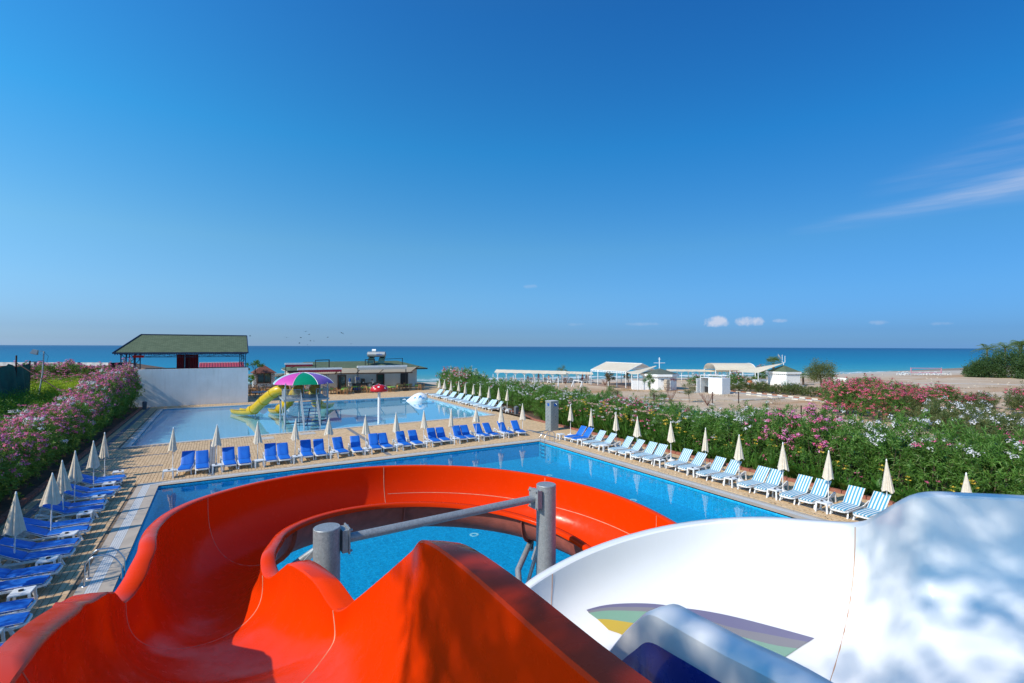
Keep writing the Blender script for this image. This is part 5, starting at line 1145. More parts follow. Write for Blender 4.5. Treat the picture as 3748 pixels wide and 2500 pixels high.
ol_mix.place(CW(36.5, 88, -.42), 3, 'low pink oleander left of the white shed', None, (1.3, 1.3, .8)); ol_mix.place(CW(34, 90, -.42), 4, 'pink oleander between kiosk and white shed', None, (1.4, 1.4, .75)); ol_dust[0].place(CW(41.5, 88, -.42), 3, 'dark green bush right of the tall pink oleander', None, (1.3, 1.3, 1.2))
# agave
e = tag(empty('agave', CW(47, 84, -.42)), 'spiky grey agave before the farther white kiosk', 'agave'); mb = MB()
for k in range(30):
    a = k*2.4; el = .35+.9*(k/30); o_ = Vector((math.cos(a)*math.cos(el), math.sin(a)*math.cos(el), math.sin(el))); s2 = Vector((-math.sin(a), math.cos(a), 0))*.09; mb.quad(s2*.7, -s2*.7, o_*1.1-s2*.7, o_*1.1+s2*.7); mb.add([o_*1.1-s2*.7, o_*1.1+s2*.7, o_*2.0], [(0, 1, 2)])
mb.obj('leaves', 'agave', e)
e.scale = (.9, .9, .9)
# banana leaves over the pink bank
e = tag(empty('banana_plant', (-17.5, 73.5, .3)), 'torn banana leaf standing above the far pink oleanders', 'banana plant'); mb = MB()
for a, el, L in ((2.6, 1.15, 3.1), (.4, .6, 2.6), (4, .8, 2.2)):
    o_ = Vector((math.cos(a)*math.cos(el), math.sin(a)*math.cos(el), math.sin(el))); s2 = o_.cross(Vector((0, 1, .2))).normalized()
    for k in range(9): p = Vector((0, 0, 1.6))+o_*L*(k/9); q = Vector((0, 0, 1.6))+o_*L*((k+.85)/9); w_ = .30*math.sin(math.pi*(k+1)/10.5); mb.quad(p, q, q+s2*w_-Z*.05, p+s2*w_-Z*.12); mb.quad(p, p-s2*w_-Z*.12, q-s2*w_-Z*.05, q)
mb.obj('leaves', 'lily_leaf', e); mb = MB(); mb.tube([(0, 0, 0), (0, 0, 1.7)], .12, 8); mb.obj('stem', 'lily_leaf', e)
# trees outside the left edge whose shade falls on the deck and on the slides
for k, (x, y, h_, w_) in enumerate([(-11.6, 24, 6.2, 2.0), (-11.0, 18.5, 6.4, 2.0), (-11.2, 13.5, 6.4, 2.1), (-10.8, 9.5, 6.2, 2.0)]):
    tree('feathery_tree', (x, y, 0), f'feathery tree beside the left hedge, {ORD[k]} of four from the sea side', h_, (w_, w_+.6, 1.9), 'fern_leaf', .30, .05, 2700, 36, .12, seed=200+k, group='feathery trees left of the pool', droop=.3)
e = tree('tall_tree', (-9.5, -4.0, 0), 'tall loose-leaved tree behind the slide tower', 14.8, (2.8, 2.6, 1.5), 'dark_leaf', .17, .05, 200, 10, .22, (1.5, 2.4), seed=300, crown_z=13.0)
def spray(c, rad, n, cl, seed):
    me = cloud(seed, n, rad, 'dark_leaf', .30, .085, 'crown', -1, cl, .3); o = bpy.data.objects.new('leaf_spray', me); COL.objects.link(o); o.parent = e; o.location = Vector(c)-Vector((-9.5, -4, 0))
spray((-5.7, -1.15, 13.5), (2.0, 1.85, .8), 1750, 20, 301); spray((-9.4, -.15, 13.4), (1.7, 1.5, .7), 2300, 22, 302); spray((-8.0, -4.2, 13.8), (3.6, 2.0, 1.0), 3000, 26, 303)

# ------------------------------------------------------------------ white wall, pavilion, bar building, small kiosk
wwl = tag(empty('white_wall'), 'long plain white wall behind the paddling pool under the pavilion', 'wall')
mb = MB(); mb.box((-3.2, 65.55, 2.02), (12.3, .3, 4.08)); mb.obj('wall_face', 'white_wall', wwl)
mb = MB(); mb.box((2.8, 66.9, 2.0), (.3, 2.4, 4.02)); mb.obj('return_wall', 'white_wall', wwl)
pav = tag(empty('pavilion'), 'green-shingled open pavilion on navy lattice posts above the white wall', 'pavilion')
mb = MB(); mb.box((-3.3, 70, 3.8), (13.0, 6.8, .2)); mb.obj('floor_slab', 'terrace_stone', pav)
RX0, RX1, RYe, RYr, RYb, RZe, RZr = -9.75, 2.98, 66.6, 70.2, 73.8, 5.82, 7.86
uvf = lambda sgn: (lambda co: (co.x, sgn*math.hypot(co.y-RYr, co.z-RZr)))
mb = MB(); mb.quad((RX0, RYe, RZe), (RX1, RYe, RZe), (RX1, RYr, RZr), (RX0+2.0, RYr, RZr)); mb.obj('roof_slope', 'green_shingle', pav, uvf=uvf(-1))
mb = MB(); mb.quad((RX1, RYb, RZe), (RX0, RYb, RZe), (RX0+2.0, RYr, RZr), (RX1, RYr, RZr)); mb.obj('roof_slope', 'green_shingle', pav, uvf=uvf(1))
mb = MB(); mb.add([(RX0, RYb, RZe), (RX0, RYe, RZe), (RX0+2.0, RYr, RZr)], [(0, 1, 2)]); mb.obj('roof_hip', 'green_shingle', pav, uvf=lambda co: (co.y, co.z))
mb = MB(); mb.add([(RX1-.05, RYb, RZe-.02), (RX1-.05, RYe, RZe-.02), (RX1-.05, RYr, RZr-.02)], [(0, 1, 2)]); mb.obj('gable', 'brown_wood', pav)
for a, b in (((RX0, RYe, RZe), (RX1, RYe, RZe)), ((RX1, RYe, RZe), (RX1, RYr, RZr)), ((RX0, RYe, RZe), (RX0+2.0, RYr, RZr)), ((RX0+2.0, RYr, RZr+.03), (RX1, RYr, RZr+.03)), ((RX0, RYe, RZe), (RX0, RYb, RZe)), ((RX0, RYb, RZe), (RX1, RYb, RZe)), ((RX1, RYb, RZe), (RX1, RYr, RZr))):
    mb = MB(); mb.bar(a, b, .09, .16); mb.obj('fascia_board', 'navy_metal', pav)
mb = MB()
for k in range(60): x = RX0+.1+k*(RX1-RX0-.2)/60; mb.add([(x, RYe-.02, RZe-.06), (x+.2, RYe-.02, RZe-.06), (x+.1, RYe-.02, RZe-.24)], [(0, 1, 2)]); mb.add([(x, RYe+.0, RZe-.06), (x+.2, RYe+.0, RZe-.06), (x+.1, RYe+.0, RZe-.24)], [(2, 1, 0)])
tag(mb.obj('valance_teeth', 'navy_metal', pav), kind='stuff')
def lattice_post(x, y, z0, z1, w, nm='lattice_post'):
    r = empty(nm); r.parent = pav; h_ = w/2
    for a in (-h_, h_):
        for b in (-h_, h_): mb = MB(); mb.bar((x+a, y+b, z0), (x+a, y+b, z1), .05); mb.obj('upright', 'navy_metal', r)
    n = 3; mb = MB()
    for k in range(n):
        za, zb = z0+(z1-z0)*k/n, z0+(z1-z0)*(k+1)/n
        for b in (-h_, h_): mb.bar((x-h_, y+b, za if k % 2 else zb), (x+h_, y+b, zb if k % 2 else za), .03); mb.bar((x-h_, y+b, zb), (x+h_, y+b, zb), .03)
        for a in (-h_, h_): mb.bar((x+a, y-h_, za), (x+a, y+h_, zb), .03)
    mb.obj('lattice', 'navy_metal', r)
for x, y in ((-8.9, 67.2), (-7.9, 69.2), (2.5, 67.2), (-8.9, 73), (2.5, 73)): lattice_post(x, y, 3.9, RZe-.1, .45)
for y in (67.2, 73.0):
    r = empty('truss'); r.parent = pav; mb = MB(); mb.bar((-8.9, y, RZe-.15), (2.6, y, RZe-.15), .05); mb.bar((-8.9, y, RZe-.48), (2.6, y, RZe-.48), .05); mb.obj('chord', 'navy_metal', r); mb = MB()
    for k in range(12): x = -8.6+k*.95; mb.bar((x, y, RZe-.15 if k % 2 else RZe-.48), (x+.95, y, RZe-.48 if k % 2 else RZe-.15), .03); mb.bar((x, y, RZe-.48), (x, y, RZe-.15), .03)
    mb.obj('web', 'navy_metal', r)
cu_ = tag(empty('red_curtain'), 'dark red curtain hanging under the pavilion roof', 'curtain')
for x0, x1 in ((-4.25, -3.45), (-3.05, -2.1)):
    rows = [[(x0+(x1-x0)*k/14, 68.9+.05*math.sin(k*1.7), z) for k in range(15)] for z in (5.6, 4.8, 3.92)]; mb = MB(); mb.grid(rows); mb.obj('panel', 'red_curtain', cu_, 60)
rows = [[(-3.45+.4*k/6, 69.2, z) for k in range(7)] for z in (5.6, 3.92)]; mb = MB(); mb.grid(rows); mb.obj('panel', 'red_curtain', cu_)
for x in (-3.5, -3.03): mb = MB(); mb.tube([(x, 68.75, 3.9), (x, 68.75, 5.5)], .03, 6); mb.obj('pole', 'dark_metal', cu_)
e = tag(empty('hanging_planter'), 'small red planter hanging at the left of the pavilion eave', 'planter'); mb = MB(); mb.box((-7.6, 67.2, 5.42), (.9, .3, .25), taper=1.2); mb.obj('planter_box', 'red_plastic', e)
rr_ = tag(empty('red_roof'), 'low corrugated red roof showing behind the white wall', 'roof'); mb = MB()
rows = [[(-2.3+k*.16, y, z+(.05 if k % 2 else 0)) for k in range(34)] for y, z in ((76, 3.55), (79, 4.25))]; mb.grid(rows, flip=True); mb.obj('sheeting', 'red_sheet', rr_)
mb = MB(); mb.box((.35, 79.1, 4.3), (5.4, .2, .16)); mb.obj('ridge_cap', 'white_paint', rr_)
for x in (-1.9, 2.5):
    mb = MB(); mb.box((x, 76.2, 1.75), (.12, .12, 3.5)); mb.obj('post', 'white_paint', rr_)
# bar building
BX0, BX1, BY = 8.6, 26.4, 76.6
bar = tag(empty('bar_building'), 'long low white bar building with green roof behind the paddling pool', 'building')
mb = MB(); mb.box(((BX0+BX1)/2, BY+2.6, 1.4), (BX1-BX0, 5.2, 2.8)); mb.obj('wall', 'cream_wall', bar)
mb = MB(); mb.box((27.45, 80.4, 1.5), (2.1, 3.4, 3.0)); mb.obj('wall', 'white_wall', bar)
mb = MB(); mb.box((11.3, BY-.05, 1.25), (5.4, .1, 2.5)); mb.obj('rubble_facing', 'rubble_wall', bar)
ez, rz_, e0, e1, ef, eb, ry_ = 3.12, 4.22, 8.3, 29.3, 75.9, 84.5, 80.2
def roofuv(co): return (co.x, co.y)
mb = MB(); mb.quad((e0, ef, ez), (e1, ef, ez), (25.6, ry_, rz_), (11.2, ry_, rz_)); mb.obj('roof_slope', 'green_shingle', bar, uvf=roofuv)
mb = MB(); mb.quad((e1, eb, ez), (e0, eb, ez), (11.2, ry_, rz_), (25.6, ry_, rz_)); mb.obj('roof_slope', 'green_shingle', bar, uvf=roofuv)
for pts in (((e0, eb, ez), (e0, ef, ez), (11.2, ry_, rz_)), ((e1, ef, ez), (e1, eb, ez), (25.6, ry_, rz_))): mb = MB(); mb.add(pts, [(0, 1, 2)]); mb.obj('roof_hip', 'green_shingle', bar, uvf=lambda co: (co.y, co.x))
mb = MB(); mb.box(((e0+e1)/2, ef-.02, ez-.1), (e1-e0, .1, .2)); mb.obj('fascia', 'dark_metal', bar)
mb = MB(); mb.box(((e0+e1)/2, (ef+eb)/2, ez-.19), (e1-e0-.1, eb-ef-.1, .04)); mb.obj('soffit', 'cream_wall', bar)
for x0, x1, mat in ((15.35, 16.45, 'd'), (21.2, 22.3, 'd'), (25.0, 26.2, 'k')):
    d_ = empty('door'); d_.parent = bar; y = BY-.06
    if mat == 'd':
        for a in (x0, x1): mb = MB(); mb.box((a, y, 1.12), (.13, .14, 2.25)); mb.obj('door_frame', 'brown_wood', d_)
        mb = MB(); mb.box(((x0+x1)/2, y, 2.24), (x1-x0+.13, .14, .13)); mb.obj('door_frame', 'brown_wood', d_); mb = MB(); mb.box(((x0+x1)/2, y+.03, 1.2), (x1-x0-.13, .03, 2.0)); mb.obj('pane', 'glass_dark', d_)
        mb = MB(); mb.box(((x0+x1)/2, y, .16), (x1-x0-.13, .1, .3)); mb.obj('rail', 'brown_wood', d_)
    else: mb = MB(); mb.box(((x0+x1)/2, y, 1.15), (x1-x0, .12, 2.3)); mb.obj('shutter', 'dark_metal', d_)
# pergola beam and sloping cream awnings
mb = MB(); mb.bar((9.2, 75.2, 2.62), (26.5, 75.2, 2.45), .1, .14); mb.obj('pergola_beam', 'brown_wood', bar)
for x0, x1 in ((11.0, 14.6), (14.9, 17.7), (17.9, 21.2), (21.4, 26.2)):
    mb = MB(); mb.quad((x0, 75.3, 2.6), (x1, 75.3, 2.55), (x1, 72.4, 3.45), (x0, 72.4, 3.5)); mb.obj('awning_sheet', 'cream_canvas', bar); mb = MB(); mb.bar((x1+.05, 75.3, 2.62), (x1+.05, 71.6, 3.6), .1, .1); mb.obj('rafter', 'brown_wood', bar)
def awning(x0, x1, y, z, mat, label, vmat, dep=2.2):
    e = tag(empty('awning_frame'), label, 'awning'); mb = MB(); mb.box(((x0+x1)/2, y, z), (x1-x0, .28, .26)); mb.obj('cassette', 'white_paint', e)
    n = int((x1-x0)/.3); rows = [[(x0+.08+(x1-x0-.16)*k/(n*4), y-.16, z-.12) for k in range(n*4+1)], [(x0+.08+(x1-x0-.16)*k/(n*4), y-.22, z-.42-.045*abs(math.sin(math.pi*k/4))) for k in range(n*4+1)]]; mb = MB(); mb.grid(rows); mb.obj('valance', vmat, e)
    mb = MB(); mb.quad((x0+.1, y+.1, z-.05), (x1-.1, y+.1, z-.05), (x1-.1, y+dep, z-.15), (x0+.1, y+dep, z-.15)); mb.obj('canvas', mat, e)
    for x in (x0+.12, x1-.12):
        mb = MB(); mb.box((x, y+.05, z/2), (.1, .1, z)); mb.obj('post', 'dark_metal', e)
        mb = MB(); mb.box((x, y+.05, .2), (.75, .5, .38), taper=1.12); mb.obj('post_planter', 'dark_metal', e)
awning(8.9, 14.6, 70.2, 3.55, 'awning_red', 'awning with white cassette and dark red striped valance', 'awning_red')
awning(16.75, 24.0, 70.6, 3.72, 'awning_grey', 'awning with white cassette and pale scalloped valance', 'awning_grey')
awning(8.2, 12.0, 78.0, 4.02, 'awning_red', 'small red awning on the roof at the left of the bar', 'awning_red', 1.0)
for x, w_, lb in ((12.1, 1.9, 'black metal frame on the bar roof at its left end'), (19.3, 1.4, 'black metal frame on the middle of the bar roof')):
    e = tag(empty('roof_frame'), lb, 'metal frame', 'black frames on the bar roof'); mb = MB(); y = 76.2
    mb.bar((x, y, 3.1), (x, y, 4.55), .09); mb.bar((x+w_, y, 3.1), (x+w_, y, 4.55), .14); mb.bar((x-.05, y, 4.55), (x+w_+.07, y, 4.6), .12); mb.obj('frame_tube', 'dark_metal', e)
e = tag(empty('roof_rail'), 'thin black rail along the right half of the bar roof', 'rail'); mb = MB(); mb.bar((22.0, 76.6, 4.6), (25.3, 76.6, 4.7), .07); mb.bar((25.3, 76.6, 3.1), (25.3, 76.6, 4.75), .08); mb.bar((19.9, 76.6, 3.1), (19.9, 76.6, 4.3), .08); mb.obj('rail_tube', 'dark_metal', e)
# solar water heater
sw = tag(empty('water_heater', (21.6, 78.2, 4.0)), 'white solar water tank with blue lettering lying on the bar roof', 'water tank')
mb = MB(); mb.tube([R0*-1.45+Z*1.35, R0*-1.38+Z*1.35, R0*1.38+Z*1.35, R0*1.45+Z*1.35], [.3, .42, .42, .3], 24); mb.obj('tank', 'galvanised', sw, 40)
mb = MB(); mb.tube([R0*-.7+Z*1.95, R0*-.1+Z*1.95], .22, 14); mb.obj('header_tank', 'white_paint', sw, 40)
for x in (-1.3, .4):
    mb = MB(); q = [R0*x-F0*.9+Z*0.0, R0*(x+.95)-F0*.9+Z*0.0, R0*(x+.95)+F0*.2+Z*.95, R0*x+F0*.2+Z*.95]; mb.add(q+[p-Z*.07 for p in q], [(0, 1, 2, 3), (4, 7, 6, 5), (0, 4, 5, 1), (1, 5, 6, 2), (3, 7, 4, 0)]); mb.obj('collector_panel', 'glass_dark', sw)
    mb = MB(); mb.bar(R0*(x+.1)+Z*0, R0*(x+.1)+Z*1.0, .05); mb.bar(R0*(x+.85)+Z*0, R0*(x+.85)+Z*1.0, .05); mb.obj('stand', 'galvanised', sw)
def lettering(txt, loc, right, up, size, mat, parent):
    cv = bpy.data.curves.new('lettering', 'FONT'); cv.body = txt; cv.size = size; cv.extrude = .004; cv.materials.append(M[mat]); cv.align_x = 'CENTER'
    tmp = bpy.data.objects.new('tmp', cv); COL.objects.link(tmp); bpy.context.view_layer.update(); me = bpy.data.meshes.new_from_object(tmp); bpy.data.objects.remove(tmp)
    o = bpy.data.objects.new('lettering', me); COL.objects.link(o); n = Vector(right).cross(Vector(up)); r = Vector(right); u = Vector(up)
    o.matrix_world = Matrix(((r.x, u.x, n.x, loc[0]), (r.y, u.y, n.y, loc[1]), (r.z, u.z, n.z, loc[2]), (0, 0, 0, 1)))
    if parent: o.parent = parent; o.matrix_parent_inverse = Matrix.Translation(parent.location).inverted()
    return o
lettering('ezinc', Vector((21.6, 78.2, 5.22))+R0*.55-F0*.44, R0, Z, .48, 'bottle_blue', sw)
# bar counter and machines
bc = tag(empty('bar_counter', (18.3, 75.6, 0)), 'outdoor bar counter with dark top against the bar building', 'counter')
mb = MB(); mb.box((0, 0, .98), (3.3, .75, .07)); mb.obj('worktop', 'dark_metal', bc); mb = MB(); mb.box((-1.35, 0, .47), (.35, .65, .94)); mb.obj('counter_pier', 'white_wall', bc); mb = MB(); mb.box((1.45, 0, .47), (.3, .65, .94)); mb.obj('counter_pier', 'white_wall', bc); mb = MB(); mb.box((.0, .2, .47), (2.4, .1, .9)); mb.obj('counter_back', 'grey_plastic', bc)
bc2 = tag(empty('bar_counter', (20.5, 75.7, 0)), 'second shorter bar counter behind the waiter', 'counter'); mb = MB(); mb.box((0, 0, .98), (1.5, .7, .07)); mb.obj('worktop', 'dark_metal', bc2); mb = MB(); mb.box((.5, 0, .47), (.3, .6, .94)); mb.obj('counter_pier', 'white_wall', bc2)
e = tag(empty('water_dispenser', (16.95, 76.0, 0)), 'white water dispenser with blue bottle beside the brown door', 'dispenser'); mb = MB(); mb.box((0, 0, .62), (.38, .38, 1.24)); mb.obj('cabinet', 'white_plastic', e); mb = MB(); mb.lathe([(.1, 1.24), (.16, 1.34), (.16, 1.75), (0, 1.8)], n=12); mb.obj('bottle', 'bottle_blue', e, 50)
e = tag(empty('drinks_machine', (18.0, 75.7, 1.02)), 'tall steel drinks machine standing on the bar counter', 'drinks machine'); mb = MB(); mb.box((0, 0, .5), (.6, .5, 1.0)); mb.obj('machine_body', 'galvanised', e); mb = MB(); mb.box((0, -.26, .7), (.5, .03, .5)); mb.obj('display', 'bottle_blue', e)
e = tag(empty('coffee_machine', (18.85, 75.7, 1.02)), 'smaller dark coffee machine on the bar counter', 'coffee machine'); mb = MB(); mb.box((0, 0, .33), (.45, .45, .66)); mb.obj('machine_body', 'dark_metal', e); mb = MB(); mb.box((0, -.23, .12), (.2, .04, .16)); mb.obj('spout', 'white_plastic', e)
for k in range(5):
    mb = MB(); mb.lathe([(0, 0), (.12, 0), (.14, .08), (.14, .34), (.06, .42), (0, .43)], n=10); tag(mb.obj('water_bottle', 'bottle_blue', None, 50, loc=(17.5+k*.36, 75.55, 0)), f'large blue water bottle under the bar counter, {ORD[k]} from the left', 'bottle', 'blue water bottles under the counter')
# little rubble kiosk with a red roof
kk = tag(empty('stone_kiosk', (5.9, 84.5, 0)), 'small speckled stone kiosk with brown window and red pointed roof', 'kiosk')
mb = MB(); mb.box((0, 0, 1.25), (2.9, 2.6, 2.5)); mb.obj('wall', 'rubble_wall', kk)
mb = MB(); ap = (0, 0, 3.75); c4 = [(-1.75, -1.6, 2.5), (1.75, -1.6, 2.5), (1.75, 1.6, 2.5), (-1.75, 1.6, 2.5)]; mb.add(c4+[ap], [(0, 1, 4), (1, 2, 4), (2, 3, 4), (3, 0, 4), (3, 2, 1, 0)]); mb.obj('roof', 'red_shingle', kk, uvf=lambda co: (co.x+co.y, co.z*1.5))
wi = empty('window'); wi.parent = kk
for a, b, c_, d in ((-.9, 1.75, .1, 1.5), (0, 1.75, .1, 1.5), (.9, 1.75, .1, 1.5)): mb = MB(); mb.box((a, -1.33, b), (c_, .08, d)); mb.obj('window_frame', 'brown_wood', wi)
for z in (1.02, 2.47): mb = MB(); mb.box((0, -1.34, z), (1.9, .08, .12)); mb.obj('window_frame', 'brown_wood', wi)
for x in (-.45, .45): mb = MB(); mb.box((x, -1.31, 1.75), (.8, .02, 1.35)); mb.obj('pane', 'glass_dark', wi)
mb = MB(); mb.box((1.47, 0, 1.7), (.04, 1.2, 1.2)); mb.obj('side_window', 'glass_dark', kk)
tree('plumeria', (4.9, 82.3, 0), 'slender plumeria with leaf rosettes in front of the stone kiosk', 4.4, (.9, .9, .7), 'lily_leaf', .3, .09, 420, 9, .05, (-.3, 0), seed=33, cat='small tree')
tree('plumeria', (3.9, 80.5, 0), 'low leafy plumeria left of the stone kiosk', 2.2, (.5, .5, .5), 'fern_leaf', .3, .09, 200, 6, .04, (0, 0), seed=34, cat='small tree')
shp = shrub(91, 1500, (1.0, .9, .8), 'dark_leaf', .2, .06, 'terrace_shrub', 'shrub', clumps=14); shp.place((8.6, 84.5, 0), 0, 'dark green shrub between the kiosk and the striped awning', scale=(1.2, 1.2, 1.3)); shp.place((10.5, 83, 0), 2, 'light leafy shrub left of the bar building', scale=(1, 1, 1.4))
e = tag(empty('terrace_railing'), 'cream rail and glass windbreak along the sea side of the terrace', 'railing')
for k in range(17):
    x = -13+k*1.5
    if x > 9: break
    mb = MB(); mb.box((x, 90, .6), (.06, .06, 1.25)); mb.obj('post', 'white_paint', e); mb = MB(); mb.box((x+.75, 90, .62), (1.4, .015, 1.0)); mb.obj('pane', 'windbreak', e)
mb = MB(); mb.box((-1.5, 90, 1.75), (24, .3, .55)); mb.obj('rail_board', 'cream_canvas', e)
# ping-pong table
pp = tag(empty('table_tennis_table', (4.9, 70.3, 0), R_(4)), 'blue-grey table tennis table on the terrace beside the white wall', 'table tennis table')
mb = MB(); mb.box((0, 0, .75), (2.7, 1.5, .05)); mb.obj('table_top', 'grey_paint', pp); mb = MB(); mb.box((0, 0, .85), (.02, 1.6, .14)); mb.obj('net', 'cloth_white', pp)
for x in (-1, 1):
    for y in (-.55, .55): mb = MB(); mb.bar((x, y, 0), (x, y, .73), .05); mb.obj('leg', 'navy_metal', pp)
mb = MB(); mb.bar((-1, -.55, .15), (1, -.55, .6), .03); mb.bar((-1, .55, .6), (1, .55, .15), .03); mb.obj('cross_brace', 'navy_metal', pp)
# terrace tables and chairs
def make_chair():
    e = tag(empty('wooden_chair'), 'x', 'chair'); mb = MB(); mb.box((0, 0, .44), (.46, .44, .04)); mb.obj('seat', 'teak', e)
    r = empty('backrest'); r.parent = e
    for z in (.58, .68, .78, .88): mb = MB(); mb.bar((-.2, .2+(z-.44)*.22, z), (.2, .2+(z-.44)*.22, z), .02, .07); mb.obj('slat', 'teak', r)
    for x in (-.21, .21):
        mb = MB(); mb.bar((x, -.2, 0), (x, -.2, .66), .045); mb.obj('leg', 'teak', e); mb = MB(); mb.bar((x, .2, 0), (x, .2, .45), .045); mb.bar((x, .2, .45), (x, .31, .95), .045); mb.obj('leg', 'teak', e); mb = MB(); mb.bar((x, -.24, .66), (x, .24, .66), .05, .03); mb.obj('arm', 'teak', e)
    return Proto(e)
chair = make_chair()
def make_tt(cloth):
    e = tag(empty('cafe_table'), 'x', 'table'); mb = MB(); mb.box((0, 0, .72), (.8, .8, .035)); mb.obj('table_top', 'teak', e)
    for sx in (-.32, .32):
        for sy in (-.32, .32): mb = MB(); mb.bar((sx, sy, .7), (sx, sy, 0), .05); mb.obj('leg', 'teak', e)
    if cloth:
        mb = MB(); mb.box((0, 0, .748), (.86, .86, .012)); q = .43
        for a, b in (((-q, -q), (q, -q)), ((q, -q), (q, q)), ((q, q), (-q, q)), ((-q, q), (-q, -q))): mb.quad((*a, .745), (*b, .745), (b[0]*1.03, b[1]*1.03, .62), (a[0]*1.03, a[1]*1.03, .62))
        mb.obj('table_cover', 'lime_cloth', e)
    return Proto(e)
ct, ctp = make_tt(True), make_tt(False)
ti = ci = 0
for x, y, sds in [(9.9, 70.6, (0, 1, 2)), (12.2, 72.0, (0, 2)), (13.7, 71.3, (1, 2, 3)), (15.5, 72.3, (0, 1)), (14.9, 70.0, (0, 2, 3)), (18.1, 71.4, (0, 3, 1)), (18.9, 70.1, (0, 1, 2)), (21.2, 71.9, (0, 3)), (21.6, 70.4, (0, 2, 1)), (23.6, 72.8, (3, 1)), (25.2, 73.4, (1, 3)), (26.0, 71.3, (0, 1, 3)), (17.1, 73.3, (0, 2))]:
    ct.place((x, y, 0), R_(random.uniform(-15, 15)), f'cafe table with lime cover, {ORD[ti]} from the left before the bar', 'lime covered tables before the bar'); ti += 1
    for s_ in sds:
        a = s_*math.pi/2+random.uniform(-.25, .25); chair.place((x+math.cos(a)*.68, y+math.sin(a)*.68, 0), a-math.pi/2+random.uniform(-.2, .2), f'wooden armchair, {ORD[ci]} counted from the left around the lime tables', 'wooden armchairs around the lime tables'); ci += 1
ti = ci2 = 0
for x, y in [(4.2, 76.5), (6.0, 75.6), (7.8, 76.4), (4.6, 79), (6.6, 78.4), (8.4, 78.8), (9.6, 75.4), (3.8, 73.8), (6.4, 73.2)]:
    ctp.place((x, y, 0), R_(random.uniform(-15, 15)), f'bare wooden cafe table, {ORD[ti]} of nine beside the stone kiosk', 'bare tables beside the stone kiosk'); ti += 1
    for s_ in random.sample(range(4), 3):
        a = s_*math.pi/2+random.uniform(-.25, .25); chair.place((x+math.cos(a)*.7, y+math.sin(a)*.7, 0), a-math.pi/2+random.uniform(-.2, .2), f'wooden armchair, {ORD[ci2]} counted from the left beside the stone kiosk', 'wooden armchairs beside the stone kiosk'); ci2 += 1

